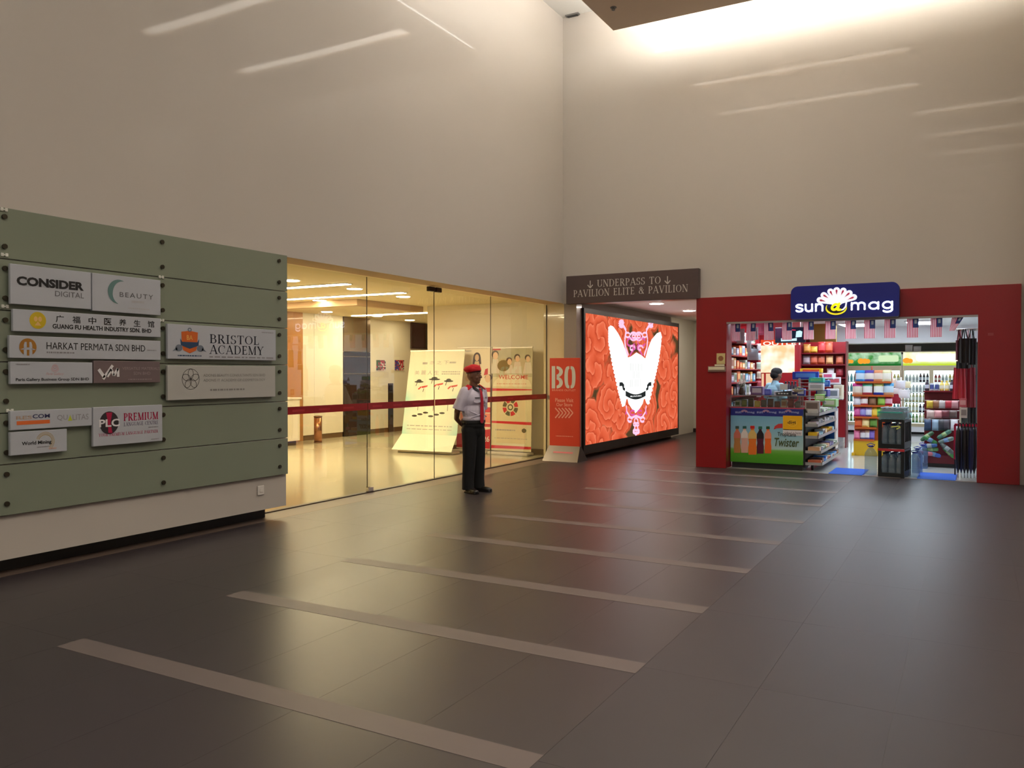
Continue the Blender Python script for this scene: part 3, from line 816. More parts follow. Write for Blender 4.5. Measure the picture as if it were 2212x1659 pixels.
for px, py in ((1275, 622), (1442, 613)):
    x, z = sgn(px, py)
    mb = MB(); stroke(mb, [(x, z + .13), (x, z + .01)], .016, -.002)
    stroke(mb, [(x - .05, z + .055), (x, z)], .018, -.002); stroke(mb, [(x + .05, z + .055), (x, z)], .018, -.002)
    mb.build('arrow', m_silver, o)

# ---- video wall
SXF = -6.27
sy0, sy1, sz0, sz1 = 13.97, at_x(1466, 800, SXF).y, 0.24, 2.70
vw = thing('video_wall', 'large lit video wall of red roses with a white winged emblem', 'screen', (SXF, sy0, 0), PI / 2)
m_frame = M('screen_frame', (16, 15, 15), 0.4)
sw, = (sy1 - sy0,)
MB().box((-0.02, 0.012, 0.08), (sw + .02, 0.235, 2.79)).build('casing', m_frame, vw)
MB().box((-0.02, 0, 0.08), (0.05, 0.012, 2.79)).box((sw - .05, 0, 0.08), (sw + .02, 0.012, 2.79)).box((0.05, 0, 2.7), (sw - .05, 0.012, 2.79)).box((0.05, 0, .08), (sw - .05, 0.012, .24)).build('bezel', m_frame, vw)
def rose_mat():
    m = bpy.data.materials.new('rose_picture'); m.use_nodes = True
    nt = m.node_tree; nt.nodes.remove(nt.nodes['Principled BSDF'])
    N = lambda t: nt.nodes.new(t); L = nt.links.new
    tc = N('ShaderNodeTexCoord')
    mp = N('ShaderNodeMapping'); mp.inputs['Scale'].default_value = (1.0, 0.001, 1.25)
    L(tc.outputs['Object'], mp.inputs['Vector'])
    nz = N('ShaderNodeTexNoise'); nz.inputs['Scale'].default_value = 2.2; nz.inputs['Detail'].default_value = 2
    L(mp.outputs[0], nz.inputs['Vector'])
    ds = N('ShaderNodeVectorMath'); ds.operation = 'MULTIPLY_ADD'
    L(nz.outputs['Color'], ds.inputs[0]); ds.inputs[1].default_value = (.35, 0, .35); L(mp.outputs[0], ds.inputs[2])
    vo = N('ShaderNodeTexVoronoi'); vo.inputs['Scale'].default_value = 1.15; vo.inputs['Randomness'].default_value = .75
    L(ds.outputs[0], vo.inputs['Vector'])
    sc = N('ShaderNodeVectorMath'); sc.operation = 'SCALE'; sc.inputs['Scale'].default_value = 1.15
    L(ds.outputs[0], sc.inputs[0])
    # offset from the centre of each rose -> spiral petals
    sb = N('ShaderNodeVectorMath'); sb.operation = 'SUBTRACT'
    L(ds.outputs[0], sb.inputs[0]); L(vo.outputs['Position'], sb.inputs[1])
    sp = N('ShaderNodeSeparateXYZ'); L(sb.outputs[0], sp.inputs[0])
    at = N('ShaderNodeMath'); at.operation = 'ARCTAN2'; L(sp.outputs['Z'], at.inputs[0]); L(sp.outputs['X'], at.inputs[1])
    a1 = N('ShaderNodeMath'); a1.operation = 'MULTIPLY'; a1.inputs[1].default_value = 0.32; L(at.outputs[0], a1.inputs[0])
    d1 = N('ShaderNodeMath'); d1.operation = 'MULTIPLY_ADD'; d1.inputs[1].default_value = 4.2
    L(vo.outputs['Distance'], d1.inputs[0]); L(a1.outputs[0], d1.inputs[2])
    n3 = N('ShaderNodeTexNoise'); n3.inputs['Scale'].default_value = 3.0; L(mp.outputs[0], n3.inputs['Vector'])
    d2 = N('ShaderNodeMath'); d2.operation = 'MULTIPLY_ADD'; d2.inputs[1].default_value = 0.9
    L(n3.outputs['Fac'], d2.inputs[0]); L(d1.outputs[0], d2.inputs[2])
    fr = N('ShaderNodeMath'); fr.operation = 'FRACT'; L(d2.outputs[0], fr.inputs[0])
    cr = N('ShaderNodeValToRGB'); L(fr.outputs[0], cr.inputs[0])
    el = cr.color_ramp.elements
    el[0].position = 0; el[0].color = (*lin((176, 62, 38)), 1)
    el[1].position = 1; el[1].color = (*lin((224, 96, 62)), 1)
    for p, c in ((.08, (204, 80, 50)), (.3, (222, 94, 60)), (.75, (232, 106, 72)), (.94, (242, 128, 92))):
        e = el.new(p); e.color = (*lin(c), 1)
    # dark green leaf gaps far from the rose centres
    gp = N('ShaderNodeMapRange'); gp.inputs['From Min'].default_value = .72; gp.inputs['From Max'].default_value = .8
    L(vo.outputs['Distance'], gp.inputs['Value'])
    mx = N('ShaderNodeMix'); mx.data_type = 'RGBA'; L(gp.outputs[0], mx.inputs[0]); L(cr.outputs[0], mx.inputs[6]); mx.inputs[7].default_value = (*lin((84, 64, 40)), 1)
    e = N('ShaderNodeEmission'); e.inputs['Strength'].default_value = E_SCREEN
    L(mx.outputs[2], e.inputs['Color']); L(e.outputs[0], nt.nodes['Material Output'].inputs['Surface'])
    return m
MB().flat([(0.05, sz0), (sw - .05, sz0), (sw - .05, sz1), (0.05, sz1)], 0.006).build('picture', rose_mat(), vw)
def sp_(zx, zy):
    p = at_x(1240 + zx / 5.183, 660 + zy / 5.183, SXF); return (p.y - sy0, p.z)
m_ew = EM('emblem_white', (255, 255, 255), 1.5)
m_ep = EM('emblem_pink', (255, 196, 226), 1.2)
m_em = EM('emblem_magenta', (226, 92, 170), 1.0)
m_ek = EM('emblem_black', (40, 44, 44), 1.0)
em = [(395, 240), (410, 222), (440, 235), (470, 275), (500, 320), (545, 410), (580, 510), (605, 582), (640, 570), (700, 525), (760, 560), (800, 595), (830, 480), (870, 380), (930, 310), (970, 295), (980, 330), (975, 450), (950, 600), (925, 720), (900, 830), (870, 960), (848, 1060), (830, 1112), (812, 1095), (795, 1045),
      (783, 1045), (770, 1100), (735, 1155), (690, 1205), (645, 1150), (612, 1100), (600, 1045), (588, 1050), (572, 1120), (550, 1133), (525, 1060), (500, 950), (470, 830), (440, 680), (415, 560), (395, 420)]
MB().flat([sp_(*q) for q in em], 0.003).build('white_emblem', m_ew, vw)
# feathered edge of the wings
mb = MB()
for (p0, p1) in (((395, 240), (395, 420)), ((395, 420), (440, 680)), ((440, 680), (500, 950)), ((500, 950), (550, 1130)), ((980, 330), (950, 600)), ((950, 600), (900, 830)), ((900, 830), (835, 1110))):
    n = 6
    for k in range(n):
        q = (p0[0] + (p1[0] - p0[0]) * (k + .5) / n, p0[1] + (p1[1] - p0[1]) * (k + .5) / n)
        c = sp_(*q); mb.flat(disc(c[0], c[1], .05, .035, 10), 0.0035)
mb.build('feather_edge', m_ew, vw)
mb = MB(); n = 12
for k in range(n):
    f = lambda t, dy: sp_(578 + (802 - 578) * t, 962 + 40 * math.sin(PI * t) + dy)
    mb.flat([f(k / n, -8), f((k + 1) / n, -8), f((k + 1) / n, 50), f(k / n, 50)], 0.001)
for q in ([(510, 860), (540, 858), (562, 885), (560, 925), (535, 900), (508, 905)], [(540, 905), (572, 925), (572, 955), (548, 945)], [(865, 855), (838, 862), (818, 890), (820, 925), (842, 900), (866, 900)], [(835, 905), (808, 925), (808, 955), (832, 942)]):
    mb.flat([sp_(*p) for p in q], 0.001)
mb.build('ribbon', m_ek, vw)
c0, c1 = sp_(632, 1026), sp_(755, 1002)
text('BUNNIES', (c0[0], c0[1], c1[0], c1[1]), m_ew, vw, bold=.0, y=-0.001)
mbp, mbm = MB(), MB()
def curl(mb, cx, cy, r, a0, a1, w, n=14, grow=0.0):
    pts = []
    for k in range(n + 1):
        t = k / n; a = R(a0 + (a1 - a0) * t); rr = r * (1 + grow * t)
        pts.append(sp_(cx + rr * math.cos(a), cy - rr * math.sin(a)))
    stroke(mb, pts, w, 0.002)
for s in (-1, 1):
    c = 697
    curl(mbp, c + s * 30, 345, 42, 0, 360, .05); curl(mbp, c + s * 30, 345, 18, 0, 360, .04)
    curl(mbp, c + s * 95, 330, 26, 0, 360, .04)
    curl(mbm, c + s * 60, 410, 44, 20, 340, .045)
    curl(mbp, c + s * 45, 480, 34, 0, 300, .05, grow=-.5)
    curl(mbm, c + s * 25, 470, 16, 0, 360, .06)
    stroke(mbp, [sp_(c + s * 88, 560), sp_(c + s * 120, 470), sp_(c + s * 128, 380), sp_(c + s * 112, 280), sp_(c + s * 150, 215)], .07, 0.002)
    curl(mbp, c + s * 165, 205, 26, 0, 330, .09)
    stroke(mbm, [sp_(c + s * 70, 560), sp_(c + s * 50, 520), sp_(c + s * 30, 500)], .05, 0.002)
    stroke(mbp, [sp_(c - 3, 1235), sp_(c + s * 60, 1262), sp_(c + s * 105, 1190), sp_(c + s * 112, 1120)], .05, 0.002)
    curl(mbp, c + s * 70, 1275, 26, 0, 320, .05); curl(mbm, c + s * 40, 1200, 26, 30, 330, .04)
    stroke(mbp, [sp_(c - 4, 1250), sp_(c + s * 22, 1290), sp_(c + s * 10, 1340), sp_(c + s * 26, 1400), sp_(c - 4, 1450)], .05, 0.002)
    curl(mbp, c + s * 14, 1330, 18, 0, 360, .04); curl(mbp, c + s * 16, 1410, 20, 0, 360, .05)
    stroke(mbm, [sp_(c + s * 100, 1150), sp_(c + s * 118, 1220)], .06, 0.002)
mbp.build('filigree', m_ep, vw); mbm.build('filigree', m_em, vw)
fz = [sp_(q, 690) for q in (630, 770)]
for k, zy in enumerate((690, 775, 870)):
    p, q = sp_(625 + 25 * (k == 1), zy + 18), sp_(768 - 10 * (k > 0), zy - 18)
    fine(vw, 1, 1, p[0], (p[1] + q[1]) / 2, q[0], EM('emblem_faint', (246, 248, 246), 1.0), .16, 0.0015, seed=k)

# ---- red stand at the pier
p0, p1 = at_y(1187, 968, 13.45), at_y(1252, 773, 13.45)
o = thing('advert_stand', 'tall red advertising stand with silver foot beside the video wall', 'stand', (p0.x, 13.45, 0))
w, h = p1.x - p0.x, p1.z
m_bo = M('stand_red', (206, 62, 40), 0.4)
MB().box((0, 0, 0.24), (w, 0.05, h)).build('panel', m_bo, o, bevel=0.006)
mb = MB()
mb.quad([(-0.05, -0.2, 0.0), (w + .05, -0.2, 0), (w + .01, 0.0, .265), (-0.01, 0.0, .265)])
mb.quad([(w + .05, .25, 0), (-0.05, .25, 0), (-.01, .05, .265), (w + .01, .05, .265)])
mb.quad([(-0.01, 0, .265), (w + .01, 0, .265), (w + .01, .05, .265), (-.01, .05, .265)])
mb.quad([(-0.05, .25, 0), (-0.05, -.2, 0), (-.01, 0, .265), (-.01, .05, .265)], 1)
mb.quad([(w + .05, -.2, 0), (w + .05, .25, 0), (w + .01, .05, .265), (w + .01, 0, .265)], 1)
mb.quad([(-0.05, -.2, 0), (-0.05, .25, 0), (w + .05, .25, 0), (w + .05, -.2, 0)], 1)
ft = mb.build('foot', [M('brushed_silver', (150, 142, 136), 0.3, metal=0.9), M('foot_dark', (40, 34, 32), 0.5)], o)
m_bow = M('stand_white', (206, 204, 196), 0.4); m_bop = M('stand_pale', (232, 160, 140), 0.5)
def st(zx, zy): # zoom of the stand: 1170..1270 / 760..1010, factor 6.636
    p = at_y(1170 + zx / 6.636, 760 + zy / 6.636, 13.45); return (p.x - p0.x, p.z)
def box4(x0, y0, x1, y1): return [st(x0, y1), st(x1, y1), st(x1, y0), st(x0, y0)]
mb = MB()
mb.flat(box4(145, 205, 195, 525), -.002)                                   # B stem
for (cy, ry) in ((285, 80), (440, 85)):
    c = st(215, cy); rx = st(305, cy)[0] - c[0]; rz = c[1] - st(215, cy + ry)[1]
    for k in range(14):
        a, b = R(-90 + 180 * k / 14), R(-90 + 180 * (k + 1) / 14)
        mb.flat([(c[0] + rx * math.cos(a), c[1] + rz * math.sin(a)), (c[0] + rx * math.cos(b), c[1] + rz * math.sin(b)), (c[0] + rx * .42 * math.cos(b), c[1] + rz * .5 * math.sin(b)), (c[0] + rx * .42 * math.cos(a), c[1] + rz * .5 * math.sin(a))], -.002)
for s, cx_ in ((-1, 398), (1, 415)):
    c = st(cx_, 365); rx = abs(st(cx_ + 72, 365)[0] - c[0]); rz = c[1] - st(cx_, 525)[1]
    for k in range(14):
        a, b = R(-90 + 180 * k / 14), R(-90 + 180 * (k + 1) / 14)
        f = lambda t, m1, m2: (c[0] + s * rx * m1 * (abs(math.cos(t)) ** .55), c[1] + rz * m2 * math.sin(t))
        mb.flat([f(a, 1, 1), f(b, 1, 1), f(b, .3, .74), f(a, .3, .74)], -.002)
mb.build('stencil_letters', m_bow, o)
def stx(s, x0, y0, x1, y1, mat, bold=0): a_, b_ = st(x0, y1), st(x1, y0); text(s, (a_[0], a_[1], b_[0], b_[1]), mat, o, bold=bold)
stx('BRANDS OUTLET', 150, 538, 488, 562, m_bop)
stx('Please Visit', 195, 668, 455, 718, m_bop, .01); stx('Our Store', 212, 735, 442, 778, m_bop, .01)
mb = MB()
for k in range(5):
    x = 195 + 48 * k
    stroke(mb, [st(x, 805), st(x + 62, 875), st(x, 948)], .022, -.002)
mb.build('chevrons', m_bop, o)
a_ = st(205, 1205); b_ = st(450, 1205); fine(o, 1, 1, a_[0], a_[1], b_[0], m_bop, .012)
mb = MB(); mb.quad([(w * .2, -.098, .142), (w * .85, -.098, .142), (w * .85, -.079, .168), (w * .2, -.079, .168)]).build('foot_print', M('print_rose', (196, 104, 110), 0.5), o)

# ================================================================ LOBBY FURNISHING
m_desk = M('desk_white', (240, 230, 208), 0.3)
dx = -12.9; dy1 = at_x(648, 900, dx).y; dz1 = at_x(630, 859, dx).z
o = thing('reception_desk', 'white boxed reception desk at the left end of the lobby', 'desk', (dx, dy1, 0))
MB().box((-0.6, -2.6, 0.1), (0, 0, dz1 - .04)).build('body', m_desk, o, bevel=0.006)
MB().box((-0.66, -2.66, dz1 - .04), (0.03, 0.03, dz1)).build('counter_top', m_desk, o, bevel=0.004)
MB().box((-0.55, -2.5, 0), (-0.06, -0.06, 0.1)).build('toe_kick', M('toe_kick', (90, 72, 56), 0.5), o)
b = at_z(687, 956)
o = thing('litter_bin', 'slim bronze cylinder bin standing before the cream lobby wall', 'bin', (b.x, b.y, 0))
MB().lathe([(.09, 0), (.09, .58)], 24).build('body', M('bronze', (176, 124, 84), 0.25, metal=0.8), o)
MB().lathe([(.095, .58), (.095, .605), (.07, .61), (.065, .6)], 24).build('rim', M('bronze_rim', (120, 84, 56), 0.25, metal=0.9), o)
MB().lathe([(.094, 0), (.094, .02)], 24).build('base_ring', M('bronze_rim'), o)

# ---- three banners
m_bsil = M('banner_base', (214, 204, 186), 0.35, metal=0.4)
def cyan_mat():
    m = M('banner_cyan', (246, 236, 208), 0.5)
    nt = m.node_tree; b = nt.nodes['Principled BSDF']; N = nt.nodes.new; L = nt.links.new
    tc = N('ShaderNodeTexCoord'); sp = N('ShaderNodeSeparateXYZ'); L(tc.outputs['Generated'], sp.inputs[0])
    r = N('ShaderNodeValToRGB'); L(sp.outputs['Z'], r.inputs[0]); el = r.color_ramp.elements
    el[0].position = 0; el[0].color = (.75, .75, .75, 1); el[1].position = 1; el[1].color = (.12, .12, .12, 1)
    for p, v in ((.18, .35), (.3, .55), (.42, .75), (.6, .15)): e = el.new(p); e.color = (v, v, v, 1)
    # stronger at the left and right margins
    ab = N('ShaderNodeMath'); ab.operation = 'SUBTRACT'; ab.inputs[1].default_value = .52; L(sp.outputs['X'], ab.inputs[0])
    a2 = N('ShaderNodeMath'); a2.operation = 'ABSOLUTE'; L(ab.outputs[0], a2.inputs[0])
    nz = N('ShaderNodeTexNoise'); nz.inputs['Scale'].default_value = 2.5; L(tc.outputs['Object'], nz.inputs['Vector'])
    a3 = N('ShaderNodeMath'); a3.operation = 'MULTIPLY_ADD'; a3.inputs[1].default_value = .35; L(nz.outputs[0], a3.inputs[0]); L(a2.outputs[0], a3.inputs[2])
    mr = N('ShaderNodeMapRange'); mr.inputs['From Min'].default_value = .3; mr.inputs['From Max'].default_value = .68; L(a3.outputs[0], mr.inputs['Value'])
    mu = N('ShaderNodeMath'); mu.operation = 'MULTIPLY'; L(mr.outputs[0], mu.inputs[0]); L(r.outputs[0], mu.inputs[1])
    mx = N('ShaderNodeMix'); mx.data_type = 'RGBA'; L(mu.outputs[0], mx.inputs[0])
    mx.inputs[6].default_value = (*lin((246, 236, 208)), 1); mx.inputs[7].default_value = (*lin((130, 212, 200)), 1)
    L(mx.outputs[2], b.inputs['Base Color'])
    return m
# the printed sheets are leaned children of the banner
def make_banner(label, x0, x1, y, h, mat, lean, rz, z0, flare=0.0):
    o = thing('roll_up_banner', label, 'banner', (x0, y, 0), rz)
    w = x1 - x0
    sheet = MB().box((0, 0, 0), (w, 0.006, h)).build('sheet', mat, o, (0, 0, z0), (-lean, 0, 0))
    MB().box((0, -0.012, h - .03), (w, 0.018, h)).build('top_bar', m_bsil, sheet)
    MB().box((-flare * 1.0, -0.16 - flare, 0.0), (w + flare, 0.12, 0.055)).build('base', m_bsil, o, bevel=0.012)
    return o, sheet, w
Yb = 13.42
xa, xb = at_y(868, 940, Yb).x, at_y(984, 940, Yb).x
zt = at_y(934, 753, 13.75).z
o, s, w = make_banner('wide pale cyan banner with figures in red scarves, leftmost of three behind glass', xa, xb, Yb, zt - .36, cyan_mat(), R(11), R(2), .36)
h = zt - .36
MB().quad([(-.07, -.26, .06), (w + .03, -.26, .06), (w, 0, .36), (0, 0, .36)]).quad([(0, .004, .36), (w, .004, .36), (w + .03, -.256, .06), (-.07, -.256, .06)]).build('skirt', M('banner_skirt', (226, 232, 204), 0.5), o)
m_fa, m_fb = M('banner_grey', (176, 170, 158), 0.5), M('banner_black', (60, 58, 44), 0.5)
m_fr = M('banner_red', (206, 64, 48), 0.5)
for k, ch in enumerate('一念之下'):
    text(ch, (w * (.25 + .13 * k), h * .83, w * (.34 + .13 * k), h * (.87 if k else .835 + .02)), m_fa, s)
for k, ch in enumerate('美麗人生'):
    text(ch, (w * (.12 + .12 * k), h * .705, w * (.21 + .12 * k), h * .755), m_fa, s)
fine(s, w, h, .74, .85, .86, m_fa, .02); fine(s, w, h, .62, .74, .95, m_fa, .012); fine(s, w, h, .62, .715, .95, m_fa, .012, seed=6)
mb, mr_ = MB(), MB()
for (u, v, q) in ((.22, .62, 1), (.5, .65, 1.25), (.76, .63, 1)):
    mb.flat(disc(w * u, h * v, .085 * w * q, .012 * h, 16), -.003); mb.flat(disc(w * u, h * (v + .012), .045 * w * q, .018 * h, 16), -.003)
    stroke(mb, [(w * (u - .03), h * v), (w * (u - .05), h * (v - .05))], .014, -.003)
    mr_.flat([(w * (u + .05), h * (v - .055)), (w * (u + .17), h * (v - .04)), (w * (u + .16), h * (v - .06)), (w * (u + .07), h * (v - .075))], -.003)
    stroke(mr_, [(w * (u + .05), h * (v - .06)), (w * (u + .0), h * (v - .09))], .03, -.003)
    stroke(mb, [(w * (u + .1), h * (v - .08)), (w * (u + .09), h * (v - .12))], .014, -.003)
    stroke(mb, [(w * (u + .03), h * .4), (w * (u + .03), h * .28)], .01, -.003)
for k in range(6): mb.flat(disc(w * (.2 + .1 * k), h * (.215 + .02 * ((k * 7) % 3)), .05 * w, .012 * h, 12), -.003)
mb.build('printed_figures', m_fb, s); mr_.build('printed_scarves', m_fr, s)
fine(s, w, h, .08, .1, .9, m_fa, .01); fine(s, w, h, .08, .06, .9, m_fa, .008, seed=5)
mb = MB()
for k in range(4): mb.quad([(w * .1, -.262 + .03 + .052 * k, .06 + .03 + .06 * k), (w * .9, -.262 + .03 + .052 * k, .06 + .03 + .06 * k), (w * .9, -.262 + .036 + .052 * k, .06 + .037 + .06 * k), (w * .1, -.262 + .036 + .052 * k, .06 + .037 + .06 * k)])
mb.build('fine_print', m_fa, o)

Yb = 13.95
xa, xb = at_y(986, 900, Yb).x, at_y(1058.5, 900, Yb).x
zt = at_y(1020, 749, Yb).z
o, s, w = make_banner('cream and red banner behind the guard, middle of three behind glass', xa, xb, Yb, zt - .07, M('banner_cream', (248, 232, 204), 0.5), R(2), 0, .07)
h = zt - .07
m_red2 = M('banner_crimson', (206, 28, 40), 0.5); m_sk = M('banner_skin', (240, 200, 160), 0.5); m_hair = M('banner_hair', (66, 40, 28), 0.5)
mb = MB()
mb.flat(disc(w * .57, h * .9, .105 * w, .045 * h), -.002); mb.flat([(w * .46, h * .9), (w * .68, h * .9), (w * .7, h * .83), (w * .64, h * .83), (w * .62, h * .86), (w * .52, h * .86), (w * .5, h * .83), (w * .44, h * .83)], -.002)
mb.flat(disc(w * .92, h * .7, .11 * w, .03 * h), -.002)
mb.build('printed_hair', m_hair, s)
mb = MB(); mb.flat(disc(w * .57, h * .893, .06 * w, .034 * h), -.003); mb.flat([(w * .49, h * .82), (w * .65, h * .82), (w * .63, h * .85), (w * .51, h * .85)], -.003); mb.flat(disc(w * .9, h * .69, .08 * w, .04 * h), -.003); mb.flat(disc(w * .3, h * .69, .07 * w, .03 * h), -.003)
mb.build('printed_faces', m_sk, s)
mb = MB()
mb.flat([(w * .46, h * .76), (w * .7, h * .76), (w * .66, h * .83), (w * .48, h * .83)], -.0025)
mb.flat([(w * .78, h * .72), (w * .9, h * .73), (w * .9, h * .79), (w * .82, h * .78)], -.0025)
mb.flat([(0, h * .01), (w, h * .01), (w, h * .2), (0, h * .14)], -.002)
for v0, v1 in ((.56, .6), (.36, .41), (.22, .25), (.47, .5)): mb.flat([(w * .1, h * v0), (w * 1.0, h * v0), (w, h * v1), (w * .1, h * v1)], -.002)
mb.build('red_print', m_red2, s)
mb = MB(); mb.flat([(w * .1, h * .26), (w, h * .26), (w, h * .35), (w * .1, h * .35)], -.002); mb.build('coral_print', M('banner_coral', (244, 140, 116), 0.5), s)
text('26', (w * .8, h * .075, w * .98, h * .13), M('banner_white', (250, 244, 230), 0.5), s, bold=.02, y=-.004)
fine(s, w, h, .2, .96, .4, m_fa, .01)

Yb = 13.9
xa, xb = at_y(1061, 900, Yb).x, at_y(1147, 900, Yb).x
zt = at_y(1100, 749, Yb).z
def photo_mat():
    m = M('banner_photo', (196, 186, 150), 0.5, noise=0.35, nscale=4.0); return m
o, s, w = make_banner('banner with a group photo and red wheel emblem, rightmost of three behind glass', xa, xb, Yb, zt - .07, M('banner_sage', (222, 208, 166), 0.5, noise=.12, nscale=3), R(2), 0, .07)
h = zt - .07
MB().flat([(0, h * .71), (w, h * .71), (w, h * .995), (0, h * .995)], -.0012).build('photo_print', photo_mat(), s)
MB().flat(disc(w * .5, h * .62, .48 * w, .115 * h, 30, 0, 180) , -.0018).build('cream_arch', M('banner_ivory', (240, 226, 190), 0.5), s)
mbh, mbf, mbb = MB(), MB(), MB()
for (u, v, q) in ((.06, .93, 1.2), (.62, .9, 1), (.88, .895, .95), (.42, .87, 1)):
    mbh.flat(disc(w * u, h * v, .075 * w * q, .032 * h * q, 16), -.002); mbf.flat(disc(w * (u + .01), h * (v - .014), .055 * w * q, .03 * h * q, 16), -.0024)
    mbb.flat([(w * (u - .11), h * .745), (w * (u + .12), h * .745), (w * (u + .08), h * (v - .045)), (w * (u - .06), h * (v - .045))], -.0016)
mbb.flat(disc(w * .28, h * .82, .16 * w, .055 * h, 16), -.0021, 1)
mbb.build('printed_shirts', [M('banner_shirt', (226, 214, 196), 0.5), M('banner_olive', (124, 110, 50), 0.5)], s)
mbh.build('printed_hair', M('banner_hair2', (84, 62, 36), 0.5), s); mbf.build('printed_faces', M('banner_skin'), s)
text('WELCOME', (w * .16, h * .69, w * .9, h * .73), M('banner_red2', (206, 72, 44), 0.5), s, bold=.01, y=-.0035)
mb = MB()
for (a_, b_, c_, d_) in ((.575, .60, .585, .595), (.265, .285, .255, .283), (.02, .05, .025, .05)):
    mb.flat([(0, h * a_), (w, h * c_), (w, h * d_), (0, h * b_)], -.002)
mb.flat([(0, h * .97), (w * .2, h * .97), (w * .2, h), (0, h)], -.002)
ce_ = (w * .47, h * .42)
for k in range(8):
    if k % 2 == 0: ringq(mb, ce_[0], ce_[1], .045 * h, .085 * h, -.002, 0, 5, 45 * k + 4, 45 * k + 41)
mb.build('red_print', m_red2, s)
mb = MB()
for k in range(8):
    if k % 2: ringq(mb, ce_[0], ce_[1], .045 * h, .085 * h, -.002, 0, 5, 45 * k + 4, 45 * k + 41)
ringq(mb, ce_[0], ce_[1], .018 * h, .03 * h, -.002)
mb.flat(disc(w * .82, h * .2, .06 * w, .022 * h, 8), -.002)
mb.build('green_print', M('banner_green', (70, 84, 48), 0.5), s)
fine(s, w, h, .1, .2, .6, m_fa, .014); fine(s, w, h, .08, .12, .9, m_fa, .006); fine(s, w, h, .12, .645, .86, M('banner_rose', (226, 170, 140), 0.5), .008)
# ================================================================ PEOPLE
def remesh(mb, name, mats, parent, voxel=0.008, sm=6, factor=0.5, loc=(0, 0, 0), rot=(0, 0, 0), region=None):
    o = mb.build('tmp', mats)
    r = o.modifiers.new('r', 'REMESH'); r.mode = 'VOXEL'; r.voxel_size = voxel; r.use_smooth_shade = True
    s = o.modifiers.new('s', 'SMOOTH'); s.iterations = sm; s.factor = factor
    dg = bpy.context.evaluated_depsgraph_get()
    me = bpy.data.meshes.new_from_object(o.evaluated_get(dg))
    old = o.data
    bpy.data.objects.remove(o); bpy.data.meshes.remove(old)
    me.name = name
    me.materials.clear()
    for m in (mats if isinstance(mats, (list, tuple)) else [mats]): me.materials.append(m)
    for p in me.polygons:
        p.use_smooth = True
        p.material_index = region(p.center) if region else 0
    return put(me, name, parent, loc, rot)

def rotz(mb, ang, c=(0, 0), i0=0):
    ca, sa = math.cos(ang), math.sin(ang)
    for i in range(i0, len(mb.v)):
        x, y, z = mb.v[i]; x -= c[0]; y -= c[1]
        mb.v[i] = (c[0] + x * ca - y * sa, c[1] + x * sa + y * ca, z)

def hand(mb, wrist, dirv, palm_n, side, curl=0.5):
    """palm, four fingers of different length with two bends, and a thumb from the side of the palm"""
    d = Vector(dirv).normalized(); n = Vector(palm_n).normalized(); u = d.cross(n).normalized() * side
    w = Vector(wrist)
    for k in range(4):
        t = (k - 1.5) * 0.018
        mb.limb([w + d * .01 + u * t * .7, w + d * .085 + u * t], [.013, .0125], 8)
    for k, L in enumerate((.07, .08, .075, .06)):
        t = (k - 1.5) * 0.02
        b0 = w + d * .088 + u * t
        b1 = b0 + (d * math.cos(curl) + n * math.sin(curl)) * L * .45
        b2 = b1 + (d * math.cos(curl * 2.2) + n * math.sin(curl * 2.2)) * L * .55
        mb.limb([b0, b1, b2], [.0095, .009, .0075], 8)
    t0 = w + d * .03 - u * .032
    t1 = t0 + (d * .6 - u * .7 + n * .3).normalized() * .035
    t2 = t1 + (d * .9 - u * .1 + n * .5).normalized() * .03
    mb.limb([t0, t1, t2], [.012, .0105, .009], 8)

def tiltm(h, tilt):
    ca, sa = math.cos(tilt), math.sin(tilt)
    for i, (x, y, z) in enumerate(h.v):
        z -= 1.47; h.v[i] = (x, y * ca - z * sa, 1.47 + y * sa + z * ca)
def head_mb(yaw=0.0, tilt=0.0):
    h = MB()
    h.ball((0, .008, 1.565), (.076, .096, .100), 20)
    h.ball((0, -.022, 1.505), (.058, .068, .062), 18)
    h.ball((0, -.062, 1.468), (.028, .026, .02), 12)
    h.limb([(0, -.083, 1.575), (0, -.103, 1.54)], [.011, .015], 10)
    for s in (-1, 1):
        h.ball((s * .013, -.096, 1.536), .009, 8)
        h.ball((s * .03, -.072, 1.592), (.026, .016, .009), 10)
        h.ball((s * .077, .012, 1.55), (.009, .02, .03), 10)
        h.ball((s * .042, -.06, 1.53), (.022, .022, .02), 10)
    h.ball((0, -.084, 1.508), (.026, .012, .006), 10)
    h.ball((0, -.082, 1.497), (.023, .012, .007), 10)
    if tilt: tiltm(h, tilt)
    rotz(h, yaw)
    return h
def join(a, b):
    i = len(a.v); a.v += b.v
    a.f += [[k + i for k in f] for f in b.f]; a.m += b.m; a.s += b.s

m_skin = M('skin_dark', (122, 84, 64), 0.45, spec=0.4, noise=0.06, nscale=20)
m_shirt = M('uniform_shirt', (214, 206, 222), 0.75, noise=0.03, nscale=12, bump=0.35)
m_trou = M('uniform_trousers', (9, 9, 10), 0.85, bump=0.3, nscale=9)
m_shoe = M('black_leather', (26, 23, 22), 0.3, spec=0.6)
m_beret = M('beret_red', (206, 22, 32), 0.75, bump=0.2, nscale=30)
m_tie = M('tie_red', (186, 20, 46), 0.5)
m_epau = M('epaulette_red', (214, 14, 36), 0.7)

